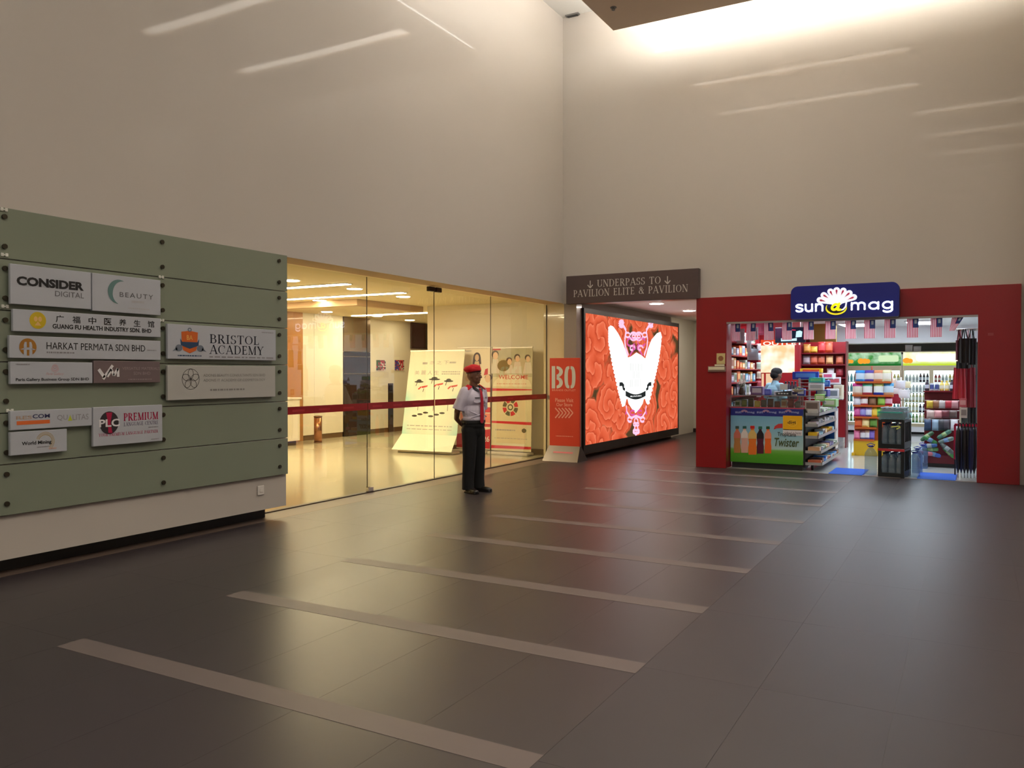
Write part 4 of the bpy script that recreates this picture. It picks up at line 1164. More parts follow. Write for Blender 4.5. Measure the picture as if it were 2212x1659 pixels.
# ---- guard
g0 = at_z(1024, 1063)
body = MB()
join(body, head_mb(R(16), R(3)))
body.limb([(0, .02, 1.30), (0, .012, 1.40), (0, .004, 1.49)], [.075, .058, .055], 14)
body.limb([(-.15, .01, 1.335), (.15, .01, 1.335)], [.055, .055], 12)
body.limb([(0, .01, .95), (0, .01, 1.1), (0, .01, 1.28)], [.11, .11, .12], 14)
for s in (-1, 1):
    body.limb([(s * .185, .015, 1.335), (s * .245, .075, 1.09), (s * .165, .165, .985), (s * .075, .195, .925)], [.05, .041, .034, .026], 12)
    body.limb([(s * .085, .0, .92), (s * .09, .0, .47), (s * .1, .02, .1)], [.08, .05, .036], 12)
hand(body, (-.075, .195, .925), (.85, .15, -.35), (0, -1, .15), 1, .45)
hand(body, (.075, .205, .945), (-.85, .1, -.4), (0, -1, .1), -1, .45)
guard = remesh(body, 'person', m_skin, None, 0.006, 5, .5, (g0.x, g0.y, 0), (0, 0, R(80)))
tag(guard, 'security guard in red beret, white shirt and red tie standing with hands behind back', 'person')
# eyes
eb = MB()
for s in (-1, 1): eb.ball((s * .03, -.078, 1.575), (.012, .007, .006), 10); eb.ball((s * .03, -.0835, 1.575), (.005, .003, .005), 8, 1)
rotz(eb, R(16)); eb.build('eyes', [M('eye_white', (200, 190, 180), .3), M('eye_dark', (20, 14, 12), .2)], guard)
# shirt
sh = MB()
sh.ball((0, .005, 1.245), (.185, .135, .155), 22)
sh.ball((0, .008, 1.08), (.178, .14, .15), 22)
sh.ball((0, .0, .985), (.17, .135, .085), 22)
sh.limb([(-.15, .012, 1.345), (.15, .012, 1.345)], [.068, .068], 14)
sh.limb([(0, .018, 1.345), (0, .014, 1.378)], [.085, .062], 14)
for s in (-1, 1):
    sh.limb([(s * .165, .012, 1.34), (s * .205, .03, 1.24)], [.073, .075], 14)
    sh.tube([(s * .2, .027, 1.25), (s * .225, .055, 1.165), (s * .242, .07, 1.105)], [.074, .074, .077], 16)
remesh(sh, 'shirt', m_shirt, guard, 0.0075, 5, .5)
# soft folds pulled to the belt
fb = MB()
for (p, q, r_) in (((-.15, -.085, 1.0), (.03, -.135, 1.06), .009), ((-.16, -.06, 1.09), (-.03, -.135, 1.02), .008), ((.05, -.135, 1.03), (.14, -.09, 1.0), .008), ((-.165, .0, 1.03), (-.09, -.12, .965), .008)):
    fb.tube([p, ((p[0] + q[0]) / 2, (p[1] + q[1]) / 2 - .014, (p[2] + q[2]) / 2), q], [.004, r_, .004], 8)
fb.build('shirt_folds', m_shirt, guard)
# collar, tie, pockets, badge, epaulettes
cb = MB()
for s in (-1, 1):
    cb.quad([(s * .012, -.088, 1.375), (s * .06, -.05, 1.418), (s * .068, -.092, 1.37), (s * .03, -.124, 1.338)])
    cb.quad([(s * .06, -.05, 1.418), (s * .064, .02, 1.432), (s * .078, .02, 1.395), (s * .068, -.092, 1.37)])
co = cb.build('collar', M('collar_dark', (44, 46, 50), .7), guard)
sm = co.modifiers.new('t', 'SOLIDIFY'); sm.thickness = .006
tb = MB()
tp = [(1.378, -.106, .018), (1.35, -.128, .021), (1.26, -.142, .026), (1.14, -.144, .032), (1.03, -.146, .036), (.95, -.143, .036), (.925, -.143, .02)]
for k in range(len(tp) - 1):
    (za, ya, wa), (zb, yb, wb2) = tp[k], tp[k + 1]
    for (f, bk) in ((0, 1),):
        tb.quad([(-wa, ya, za), (-wb2, yb, zb), (0, yb - .008, zb), (0, ya - .008, za)]); tb.quad([(0, ya - .008, za), (0, yb - .008, zb), (wb2, yb, zb), (wa, ya, za)])
tb.ball((0, -.108, 1.372), (.022, .016, .018), 10)
to = tb.build('tie', m_tie, guard)
for s in (-1, 1):
    e_ = MB().box((-.045, -.04, -.008), (.045, .04, .01)).build('epaulette', m_epau, guard, (s * .14, -.022, 1.40), (R(24), s * R(30), 0), bevel=.006)
    pb = MB()
    pb.prism([(-.05, 0), (.05, 0), (.05, -.03), (0, -.045), (-.05, -.03)], -.004, .004)
    pb.build('pocket_flap', m_shirt, guard, (s * .088, -.131, 1.235), (R(-4), 0, s * R(24)), bevel=.003)
MB().box((-.034, -.004, -.007), (.034, .004, .007)).build('name_tag', M('tag_black', (14, 14, 16), .4), guard, (-.088, -.138, 1.262), (R(-4), 0, R(-24)))
MB().box((-.02, -.004, -.009), (.02, .004, .009)).build('name_tag', M('tag_grey', (110, 120, 116), .4), guard, (.09, -.136, 1.262), (R(-4), 0, R(24)))
# trousers, belt, shoes, beret
tr = MB()
tr.ball((0, .008, .90), (.172, .138, .085), 20)
tr.ball((0, .025, .83), (.168, .14, .12), 20)
for s in (-1, 1):
    tr.limb([(s * .08, .01, .82), (s * .095, .0, .47), (s * .105, .015, .15)], [.105, .088, .078], 16)
    tr.tube([(s * .105, .015, .2), (s * .107, .01, .045)], [.078, .082], 16)
remesh(tr, 'trousers', m_trou, guard, 0.008, 5)
bl = MB()
n = 28
for k in range(n):
    a, b = 2 * PI * k / n, 2 * PI * (k + 1) / n
    f = lambda t, z, q: (q * .176 * math.cos(t), .006 + q * .142 * math.sin(t), z)
    bl.quad([f(a, .925, 1), f(b, .925, 1), f(b, .962, 1), f(a, .962, 1)]); bl.quad([f(a, .962, 1), f(b, .962, 1), f(b, .962, .93), f(a, .962, .93)])
be = bl.build('belt', M('belt_black', (20, 19, 19), .4), guard)
MB().box((-.024, -.146, .925), (.024, -.136, .963)).build('buckle', M('buckle_dark', (84, 82, 80), .3, metal=.8), be, bevel=.003)
for s in (-1, 1):
    sb = MB()
    sb.ball((0, .03, .05), (.042, .06, .045), 14); sb.ball((0, -.07, .038), (.045, .1, .035), 16); sb.ball((0, -.12, .034), (.046, .06, .03), 14)
    sb.box((-.04, -.165, .0), (.04, .075, .02))
    sb.limb([(0, .03, .05), (0, .03, .11)], [.045, .042], 12)
    remesh(sb, 'shoe', m_shoe, guard, .006, 4, .5, (s * .107, -.015, 0), (0, 0, s * R(12)))
bt = MB()
bt.ball((0, .012, 1.632), (.094, .113, .055), 24); bt.ball((-.015, .03, 1.638), (.097, .108, .054), 24); bt.ball((0, 0, 1.655), (.084, .094, .052), 20)
rotz(bt, R(16))
bo = remesh(bt, 'beret', m_beret, guard, .006, 6)
rb = MB()
for k in range(n):
    a, b = 2 * PI * k / n, 2 * PI * (k + 1) / n
    f = lambda t, z, q=1: (.084 * q * math.cos(t), .006 + .103 * q * math.sin(t), z + .012 * math.sin(t) * -1)
    rb.quad([f(a, 1.592, .97), f(b, 1.592, .97), f(b, 1.612, 1.02), f(a, 1.612, 1.02)])
rotz(rb, R(16))
rb.build('band', M('beret_band', (60, 8, 14), .6), bo)

# ---- cashier behind the counter
c0 = at_y(1676, 800, 15.35)
body = MB()
join(body, head_mb(R(0), R(14)))
body.limb([(0, .02, 1.30), (0, .012, 1.40), (0, .004, 1.49)], [.07, .055, .053], 14)
body.limb([(0, .01, .95), (0, .01, 1.28)], [.11, .12], 14)
for s in (-1, 1):
    body.limb([(s * .18, .01, 1.33), (s * .23, .0, 1.08), (s * .16, -.22, 1.04)], [.05, .04, .027], 12)
    body.limb([(s * .085, 0, .92), (s * .09, 0, .47), (s * .1, .02, .06)], [.08, .05, .04], 12)
    hand(body, (s * .16, -.22, 1.04), (-s * .2, -1, -.1), (0, 0, -1), s, .4)
cash = remesh(body, 'person', m_skin, None, 0.007, 5, .5, (c0.x, c0.y, 0.0), (0, 0, R(140)))
tag(cash, 'shop assistant in light blue shirt seen from behind at the counter', 'person')
hb = MB(); hb.ball((0, .03, 1.595), (.086, .092, .085), 20); hb.ball((0, .05, 1.545), (.08, .075, .08), 16); hb.ball((0, .0, 1.625), (.08, .09, .06), 16); tiltm(hb, R(14))
remesh(hb, 'hair', M('hair_black', (18, 16, 15), .8), cash, .007, 4)
sh = MB()
sh.ball((0, .01, 1.245), (.185, .135, .155), 20); sh.ball((0, .01, 1.06), (.17, .135, .17), 20)
sh.limb([(-.15, .012, 1.345), (.15, .012, 1.345)], [.066, .066], 12); sh.limb([(0, .018, 1.36), (0, .012, 1.415)], [.08, .064], 12)
for s in (-1, 1): sh.limb([(s * .165, .012, 1.34), (s * .2, .015, 1.26)], [.072, .07], 12); sh.tube([(s * .2, .014, 1.27), (s * .222, .008, 1.12)], [.07, .07], 14)
remesh(sh, 'shirt', M('shirt_blue', (150, 190, 206), .75, noise=.2, nscale=9), cash, .008, 5)
tr = MB(); tr.ball((0, .02, .88), (.165, .135, .12), 18)
for s in (-1, 1): tr.limb([(s * .08, .01, .82), (s * .095, 0, .47), (s * .105, .015, .06)], [.1, .085, .07], 14)
remesh(tr, 'trousers', m_trou, cash, .01, 4)
# ================================================================ SHOP FRONT
PF = 13.66                                    # front plane of the red portal
m_red = M('portal_red', (138, 24, 28), 0.28, spec=0.5, noise=0.03, nscale=1.0)
pf = thing('shop_portal', 'glossy dark red portal framing the brightly lit kiosk', 'portal', (0, PF, 0))
MB().prism([(PX0, 0), (SX0, 0), (SX0, 2.43), (SX1, 2.43), (SX1, 0), (PX1, 0), (PX1, 2.85), (PX0, 2.85)], 0, 0.35).build('surround', m_red, pf, bevel=.004)
MB().box((SX0, 0.0, 2.40), (SX1, 0.05, 2.43)).build('edge_trim', M('alu_trim', (170, 160, 156), .3, metal=.7), pf)
MB().box((SX0, 0.02, 0), (SX1, 0.12, 0.006)).build('sill', M('alu_trim'), pf)
mb = MB(); q = at_y(2140, 722, PF)
mb.flat([(q.x - .035, q.z - .02), (q.x + .035, q.z - .02), (q.x + .035, q.z + .02), (q.x - .035, q.z + .02)], -.001).build('faint_sticker', M('sticker_rose', (150, 60, 62), .4), pf)
# card holder on the left post
q0, q1 = at_y(1529, 803, PF - .03), at_y(1567, 763, PF - .03)
o = thing('card_holder', 'small card holder with stacked cards on the left red post', 'card holder', (q0.x, PF - .03, q0.z))
w, h = q1.x - q0.x, q1.z - q0.z
MB().box((0, 0, 0), (w, .03, h * .3)).build('tray', M('holder_clear', (150, 120, 110), .2), o, bevel=.003)
MB().box((w * .05, -.012, h * .1), (w * .95, 0, h * .26)).box((w * .4, -.01, h * .3), (w * .95, .0, h * .4)).build('card_stack', M('card_cream', (216, 206, 180), .5), o)
MB().box((w * .5, .0, h * .42), (w * .98, .012, h)).build('upright_card', M('card_gold', (206, 186, 130), .5), o)
mb = MB(); mb.flat(disc(w * .74, h * .72, w * .15, h * .14), -.001); mb.build('card_print', M('card_brown', (150, 96, 60), .5), o)

# ---- blue logo sign
SGY = 13.46
q0, q1 = at_y(1708, 690, SGY), at_y(1943, 608, SGY)
w, h = q1.x - q0.x, q1.z - q0.z
lg = thing('kiosk_sign', 'dark blue kiosk sign with a white sunburst over the name', 'sign', (q0.x, SGY, q0.z))
def rrect(x0, z0, x1, z1, r, n=6, rb=None):
    rb = r if rb is None else rb; pts = []
    for cx_, cz_, a0, rr in ((x1 - r, z1 - r, 0, r), (x0 + r, z1 - r, 90, r), (x0 + rb, z0 + rb, 180, rb), (x1 - rb, z0 + rb, 270, rb)):
        pts += [(cx_ + rr * math.cos(R(a0 + 90 * k / n)), cz_ + rr * math.sin(R(a0 + 90 * k / n))) for k in range(n + 1)]
    return pts
m_navyb = M('sign_navy', (26, 32, 108), .3, emit=.12, ecol=(26, 30, 130))
MB().prism(rrect(0, 0, w, h, h * .2, rb=h * .06), 0, .19, 0, 1).build('box', [m_navyb, M('sign_side', (20, 24, 60), .4)], lg)
m_lw = M('letter_white', (240, 244, 255), .4, emit=.75, ecol=(240, 244, 255))
m_ly = M('letter_yellow', (250, 236, 40), .4, emit=.6, ecol=(252, 236, 40))
m_lp = M('letter_rose', (190, 60, 90), .4, emit=.35, ecol=(190, 60, 90))
m_lk = M('letter_dark', (28, 22, 44), .4)
def lz(zx, zy):  # zoom 1690..1960 / 590..700, factor 8.193
    p = at_y(1690 + zx / 8.193, 590 + zy / 8.193, SGY); return (p.x - q0.x, p.z - q0.z)
def ltext(s, x0, yb, x1, yt, mat, bold):
    a_, b_ = lz(x0, yb), lz(x1, yt); return text(s, (a_[0], a_[1], b_[0], b_[1]), mat, lg, bold=bold, y=-.012)
def rstroke(mb, pts, w, y):
    stroke(mb, pts, w, y)
    for p in pts: mb.flat(disc(p[0], p[1], w / 2, w / 2, 12), y)
def apts(cx_, cz_, rx, rz, a0, a1, n=14): return [(cx_ + rx * math.cos(R(a0 + (a1 - a0) * k / n)), cz_ + rz * math.sin(R(a0 + (a1 - a0) * k / n))) for k in range(n + 1)]
GL = {'s': [apts(.4, .74, .3, .2, 20, 270) + apts(.4, .26, .32, .22, 90, -160)],
      'u': [[(.08, .95), (.08, .38)] + apts(.4, .36, .32, .32, 180, 360) + [(.72, .95)], [(.72, .36), (.72, .04)]],
      'n': [[(.08, .04), (.08, .95)], [(.08, .6)] + apts(.4, .6, .32, .33, 180, 0) + [(.72, .04)]],
      'm': [[(.08, .04), (.08, .95)], [(.08, .6)] + apts(.34, .62, .26, .31, 180, 0) + [(.6, .04)], [(.6, .6)] + apts(.86, .62, .26, .31, 180, 0) + [(1.12, .04)]],
      'a': [apts(.42, .48, .36, .43, 0, 360), [(.78, .92), (.78, .04)]],
      'g': [apts(.42, .5, .36, .42, 0, 360), [(.78, .92), (.78, -.08)] + apts(.42, -.08, .36, .3, 0, -150)]}
def lword(s, x0, yb, x1, yt, adv):
    a_, b_ = lz(x0, yb), lz(x1, yt); tot = sum(adv[c] for c in s); x = 0.0
    ux, uz = (b_[0] - a_[0]) / tot, b_[1] - a_[1]
    for c in s:
        mb = MB(); sk = (lz(x0 + (x1 - x0) * (x / tot), yb)[1] - a_[1]) * 0
        for st_ in GL[c]: rstroke(mb, [(a_[0] + (x + .1 + p[0]) * ux, a_[1] + p[1] * uz) for p in st_], .245 * uz, -.012)
        mb.build('letter', m_lw, lg); x += adv[c]
ADV = {'s': .94, 'u': 1.02, 'n': 1.0, 'm': 1.42, 'a': 1.08, 'g': 1.06}
lword('sun', 215, 690, 745, 535, ADV)
lword('mag', 1190, 655, 1985, 490, ADV)
pet = [((690, 470), 600), ((745, 372), 680), ((842, 300), 790), ((962, 270), 962), ((1085, 285), 1130), ((1195, 340), 1240), ((1275, 425), 1320)]
for k, ang in enumerate((156, 133, 111, 90, 69, 47, 24)):
    base = lz(962, 545); tip = lz(*[(610, 465), (690, 360), (830, 280), (962, 250), (1105, 262), (1230, 318), (1320, 405)][k])
    d = Vector((tip[0] - base[0], tip[1] - base[1])); L_ = d.length; d /= L_; nrm = Vector((-d.y, d.x))
    pts = []; r1 = .048 * w * .62
    for j in range(9):
        a = R(-90 + 180 * j / 8)
        c = Vector(base) + d * (L_ - r1)
        q = c + d * (r1 * math.cos(a)) - nrm * (r1 * math.sin(a)); pts.append((q.x, q.y))
    e1 = Vector(base) + nrm * r1 * .35; e0 = Vector(base) - nrm * r1 * .35
    pts += [(e0.x, e0.y), (e1.x, e1.y)]
    pt = MB().prism(pts[:9] + [pts[9], pts[10]], -.014, 0).build('petal', m_lw, lg)
    MB().flat([tuple(Vector(base) + d * (L_ * .52)), tuple(Vector(base) + d * (L_ * .8) - nrm * r1 * .35), tuple(Vector(base) + d * (L_ * .88)), tuple(Vector(base) + d * (L_ * .8) + nrm * r1 * .35)], -.0155).build('petal_core', m_lp, pt)
mb = MB(); c = lz(962, 505); e = lz(1075, 505); mb.flat(disc(c[0], c[1], (e[0] - c[0]), (e[0] - c[0]) * .72), -.016).build('sun_centre', m_lw, lg)
mb = MB(); c = lz(955, 620); e = lz(1120, 620); rr = e[0] - c[0]
mb.flat(disc(c[0], c[1] - rr * .05, rr * .98, rr * .62, 28, 168, 360), -.0165).build('at_backing', m_lk, lg)  # dark printed ground behind the at sign
mb = MB(); n = 26
for k in range(n):
    a, b = R(150 + 225 * k / n), R(150 + 225 * (k + 1) / n)
    wa, wb_ = .2 * math.sin(PI * (k + .6) / (n + 1.2)) + .03, .2 * math.sin(PI * (k + 1.6) / (n + 1.2)) + .03
    f = lambda t, q: (c[0] + rr * 1.15 * q * math.cos(t), c[1] + rr * .78 * q * math.sin(t))
    mb.flat([f(a, 1), f(b, 1), f(b, 1 - wb_), f(a, 1 - wa)], -.018)
mb.build('at_ring', m_ly, lg)
mb = MB(); c = lz(935, 600); r_ = lz(985, 600)[0] - c[0]
rstroke(mb, [(c[0] + p[0] + .35 * p[1], c[1] + p[1]) for p in apts(0, 0, r_, r_ * 1.05, 0, 360, 20)], .035, -.02)
rstroke(mb, [lz(1010, 540), lz(990, 610), lz(985, 650), lz(1030, 650)], .035, -.02)
mb.build('at_letter', m_ly, lg)
a_, b_ = lz(1040, 665), lz(1140, 520)
mb = MB(); stroke(mb, [lz(1040, 655), lz(1085, 640), lz(1125, 590), lz(1135, 520)], .022, -.0195); mb.build('at_tail', m_lw, lg)

# ---- bunting of flags
FY = 13.86
def FM(name, rgb):
    m = M(name, rgb, .8); nt = m.node_tree; t = nt.nodes.new('ShaderNodeBsdfTranslucent'); t.inputs['Color'].default_value = (*lin(rgb), 1)
    mx = nt.nodes.new('ShaderNodeMixShader'); mx.inputs[0].default_value = .5
    nt.links.new(nt.nodes['Principled BSDF'].outputs[0], mx.inputs[1]); nt.links.new(t.outputs[0], mx.inputs[2])
    nt.links.new(mx.outputs[0], nt.nodes['Material Output'].inputs['Surface']); return m
m_fs = [FM('flag_pink', (206, 70, 92)), FM('flag_pale', (226, 206, 206)), FM('flag_canton', (50, 60, 96)), FM('flag_emblem', (150, 150, 140))]
def flag_mesh(seed, fold=0.0):
    rnd = random.Random(seed); mb = MB(); fw, fh, nx, nz = .155, .30, 14, 10
    ph = rnd.uniform(0, 6)
    def P(i, j):
        u, v = i / nx, j / nz
        return ((u - .5) * fw * (1 - fold * v * .55) + fold * v * -.08, .008 * math.sin(ph + u * 5 + v * 3) * v + .012 * math.sin(ph * 2 + v * 4), -v * fh * (1 - .3 * fold))
    for i in range(nx):
        for j in range(nz):
            can = i >= nx * .5 and j < nz * .42
            emb = can and (i - 10) ** 2 / 2.6 + (j - 1.6) ** 2 / 1.2 < .7
            mb.quad([P(i, j + 1), P(i + 1, j + 1), P(i + 1, j), P(i, j)], 3 if emb else (2 if can else i % 2))
    return mb.mesh('flag_cloth', m_fs)
fpx = [1589, 1622, 1660, 1700, 1747, 1794, 1838, 1879, 1923, 1972, 2023, 2070]
for k, px in enumerate(fpx):
    q = at_y(px, 692 - 10 * k / 11, FY)
    lab = 'small striped flag of the kiosk bunting, %s' % ['first from the left end', 'second from the left end', 'third from the left end', 'hanging before the television', 'right of the television', 'under the left half of the blue sign', 'under the middle of the blue sign', 'right of the sign middle', 'under the right end of the blue sign', 'third from the right end', 'second from the right end', 'folded over at the right end'][k]
    o = thing('bunting_flag', lab, 'flag', (q.x, FY, min(q.z, 2.425)), 0, 'bunting flags')
    put(flag_mesh(k, 1.0 if k == 11 else 0.0), 'cloth', o)
o = MB().tube([(SX0 + .005, FY, 2.427)] + [(at_y(px, 690, FY).x, FY, 2.424) for px in fpx] + [(SX1 - .005, FY, 2.427)], .003, 6).build('bunting_string', M('string_white', (210, 205, 205), .8))
tag(o, 'thin string carrying the flags under the red lintel', 'string')

# ================================================================ SHOP ROOM
QX0, QX1, QY1, QZ = -4.0, 0.32, 24.3, 2.72
m_sw = M('shop_white', (236, 238, 238), .5)
m_sf = M('shop_floor', (206, 210, 208), .12, coat=.2, noise=.03)
m_sred = M('shelf_red', (172, 22, 34), .4)
m_sdr = M('shelf_dark_red', (112, 22, 30), .4)
m_gw = M('shop_grey', (120, 122, 116), .6)
struct(MB().box((QX0, WY - .02, -.1), (QX1, QY1, -.0005)).build('floor_shop', m_sf))
struct(MB().box((QX0, 14.016, QZ), (QX1, QY1, QZ + .1)).build('ceiling_shop', m_sw))
struct(MB().box((QX0 - .02, WY + .26, 0), (QX0, QY1, QZ)).build('wall_shop_left', m_sred))
struct(MB().box((QX1, WY + .26, 0), (QX1 + .05, QY1, QZ)).build('wall_shop_right', m_sw))
struct(MB().box((QX0, QY1, 0), (QX1, QY1 + .1, QZ)).build('wall_shop_back', m_gw))
bx0 = at_y(1805, 720, 22.3).x; bz = at_y(1900, 741, 22.3).z
struct(MB().box((bx0, 22.3, bz), (QX1, 23.0, QZ)).build('trim_4', m_sw))
struct(MB().box((at_y(1750, 720, 20.2).x, 20.2, 2.2), (at_y(1806, 720, 20.2).x, 20.3, QZ)).build('trim_5', M('ochre_panel', (150, 112, 40), .6)))
m_st = EM('shop_tube', (226, 240, 255), E_SHOP)
for k, (x, y, l) in enumerate(((-3.3, 15.4, 1.2), (-1.9, 14.7, 1.2), (-0.55, 15.2, 1.2), (-1.2, 17.6, 1.2), (-2.6, 17.8, 1.2), (-1.0, 20.4, 1.2), (-2.4, 20.6, 1.2))):
    o = thing('ceiling_light', 'white panel light in the kiosk ceiling, %s from the entrance' % ORD[k], 'light', (x, y, QZ), 0, 'kiosk ceiling lights')
    MB().box((-.3, -l / 2, -.03), (.3, l / 2, 0)).build('housing', m_sw, o)
    MB().box((-.26, -l / 2 + .04, -.036), (.26, l / 2 - .04, -.0305)).build('diffuser', m_st, o)

# partition behind the till with the lit poster
PY = 17.0
struct(MB().box((QX0, PY, 0), (at_y(1728, 760, PY).x, PY + .08, QZ)).build('wall_partition', m_sred))
q0, q1 = at_y(1643, 805, PY - .04), at_y(1716, 733, PY - .04)
o = thing('lit_poster', 'glowing cream and orange poster behind the shop assistant', 'poster', (q0.x, PY - .04, q0.z))
w, h = q1.x - q0.x, q1.z - q0.z
m_po = EM('poster_cream', (255, 226, 196), 1.35)
nt = m_po.node_tree; nz = nt.nodes.new('ShaderNodeTexNoise'); nz.inputs['Scale'].default_value = 3.5
tcx = nt.nodes.new('ShaderNodeTexCoord'); cr = nt.nodes.new('ShaderNodeValToRGB')
cr.color_ramp.elements[0].position = .35; cr.color_ramp.elements[0].color = (*lin((255, 190, 140)), 1); cr.color_ramp.elements[1].position = .6; cr.color_ramp.elements[1].color = (*lin((255, 238, 220)), 1)
nt.links.new(tcx.outputs['Object'], nz.inputs['Vector']); nt.links.new(nz.outputs['Fac'], cr.inputs[0]); nt.links.new(cr.outputs[0], nt.nodes['Emission'].inputs['Color'])
MB().box((0, 0, 0), (w, .035, h)).build('lightbox', m_po, o)
MB().flat([(0, h * .83), (w, h * .83), (w, h * 1.0), (0, h * 1.0)], -.002).build('orange_heading', EM('poster_orange', (232, 78, 44), 1.0), o)
text('OUTLET', (w * .07, h * .83, w * 1.25, h * .95), EM('poster_letter', (255, 236, 222), 1.3), o, bold=.02, y=-.004)
MB().flat([(w * .03, -.42), (w * .1, -.42), (w * .1, -.02), (w * .03, -.02)], 0).flat([(w * .16, -.42), (w * .4, -.42), (w * .4, -.02), (w * .16, -.02)], 0).build('lower_poster', EM('poster_cream2', (248, 208, 168), .95), o)

# television
q0, q1 = at_y(1674, 741, 15.6), at_y(1740, 706, 15.6)
o = thing('television', 'small black television hanging behind the flags, showing white figures', 'television', (q0.x, 15.6, q0.z))
w, h = q1.x - q0.x, q1.z - q0.z
MB().box((0, 0, 0), (w, .05, h)).build('casing', M('tv_black', (16, 18, 24), .3), o, bevel=.008)
MB().flat([(w * .02, h * .04), (w * .98, h * .04), (w * .98, h * .96), (w * .02, h * .96)], -.001).build('screen', M('tv_screen', (12, 20, 34), .1, emit=.15, ecol=(20, 36, 60)), o)
mb = MB(); mb.flat([(w * .2, h * .1), (w * .72, h * .12), (w * .72, h * .3), (w * .58, h * .26), (w * .2, h * .3)], -.002); mb.flat([(w * .68, h * .34), (w * .88, h * .36), (w * .9, h * .7), (w * .82, h * .78), (w * .7, h * .72)], -.002)
mb.build('picture', EM('tv_picture', (206, 240, 250), 1.1), o)
mb = MB(); mb.flat([(w * .56, h * .8), (w * .68, h * .78), (w * .68, h * .83), (w * .56, h * .85)], -.002).build('red_picture', EM('tv_red', (230, 60, 90), 1.0), o)
MB().box((w * .4, .05, h * .4), (w * .6, .1, h * .6)).box((w * .47, .07, h * .5), (w * .53, .1, QZ - q0.z)).build('bracket', M('tv_black'), o)

# ---- coolers
CYF = 23.55
cx0, cx1, cx2 = at_y(1822, 800, CYF).x, at_y(1949, 800, CYF).x, at_y(2078, 800, CYF).x
m_cf = M('cooler_frame', (206, 196, 160), .3, metal=.4); m_cw = M('cooler_white', (238, 240, 240), .4)
m_ci = EM('cooler_light', (240, 252, 252), 2.2)
m_cg = GLASS('cooler_glass', (248, 252, 252), 1.4)
def header_mat(name, c1, c2, c3, strength, seed):
    m = EM(name, c1, strength); nt = m.node_tree; N = nt.nodes.new; L = nt.links.new
    tc = N('ShaderNodeTexCoord'); sp = N('ShaderNodeSeparateXYZ'); L(tc.outputs['Generated'], sp.inputs[0])
    nz = N('ShaderNodeTexNoise'); nz.inputs['Scale'].default_value = 5; mp = N('ShaderNodeMapping'); mp.inputs['Location'].default_value = (seed, 0, 0)
    L(tc.outputs['Object'], mp.inputs[0]); L(mp.outputs[0], nz.inputs[0])
    r = N('ShaderNodeValToRGB'); L(nz.outputs['Fac'], r.inputs[0]); el = r.color_ramp.elements
    el[0].position = .35; el[0].color = (*lin(c1), 1); el[1].position = .62; el[1].color = (*lin(c2), 1)
    r2 = N('ShaderNodeValToRGB'); L(sp.outputs['Z'], r2.inputs[0]); e2 = r2.color_ramp.elements
    e2[0].position = .1; e2[0].color = (1, 1, 1, 1); e2[1].position = .35; e2[1].color = (0, 0, 0, 1)
    mx = N('ShaderNodeMix'); mx.data_type = 'RGBA'; L(r2.outputs[0], mx.inputs[0]); L(r.outputs[0], mx.inputs[6]); mx.inputs[7].default_value = (*lin(c3), 1)
    L(mx.outputs[2], nt.nodes['Emission'].inputs['Color']); return m
BOTS = {}
def bottle(kind):
    if kind in BOTS: return BOTS[kind]
    body, cap, label, r, h = {
        'clear': ((150, 200, 206), (40, 110, 120), (90, 190, 200), .033, .21), 'teal': ((60, 150, 150), (24, 84, 80), (110, 200, 196), .034, .22),
        'milk': ((236, 238, 234), (236, 236, 236), (200, 206, 210), .035, .19), 'tea': ((216, 206, 150), (40, 40, 44), (238, 238, 220), .034, .24),
        'cola': ((60, 50, 60), (30, 30, 40), (206, 210, 224), .033, .22), 'green': ((110, 160, 90), (40, 100, 50), (220, 226, 180), .034, .22),
        'lemon': ((230, 206, 110), (230, 190, 40), (246, 240, 214), .034, .2), 'can': ((186, 190, 200), (206, 208, 210), (80, 90, 150), .033, .15),
        'red': ((176, 40, 50), (220, 220, 220), (240, 220, 200), .033, .2)}[kind]
    mats = [M('drink_%s_%d' % (kind, k), c, .25) for k, c in enumerate((body, label, cap))]
    prof = [(r * .9, 0), (r, .01), (r, h * .2), (r * 1.01, h * .22), (r * 1.01, h * .55), (r, h * .57), (r * .9, h * .7), (r * .42, h * .86), (r * .42, h * .9), (r * .48, h * .91), (r * .48, h)]
    if kind == 'can': prof = [(r * .85, 0), (r, .01), (r, h * .2), (r, h * .22), (r, h * .8), (r, h * .82), (r, h * .9), (r * .8, h * .97), (r * .8, h * .975), (r * .8, h * .98), (r * .78, h)]
    BOTS[kind] = MB().lathe(prof, 10, mis=[0, 0, 0, 1, 0, 0, 0, 0, 2, 2]).mesh('bottle', mats)
    return BOTS[kind]
HT = at_y(1880, 762, CYF).z; HB = at_y(1880, 790, CYF).z
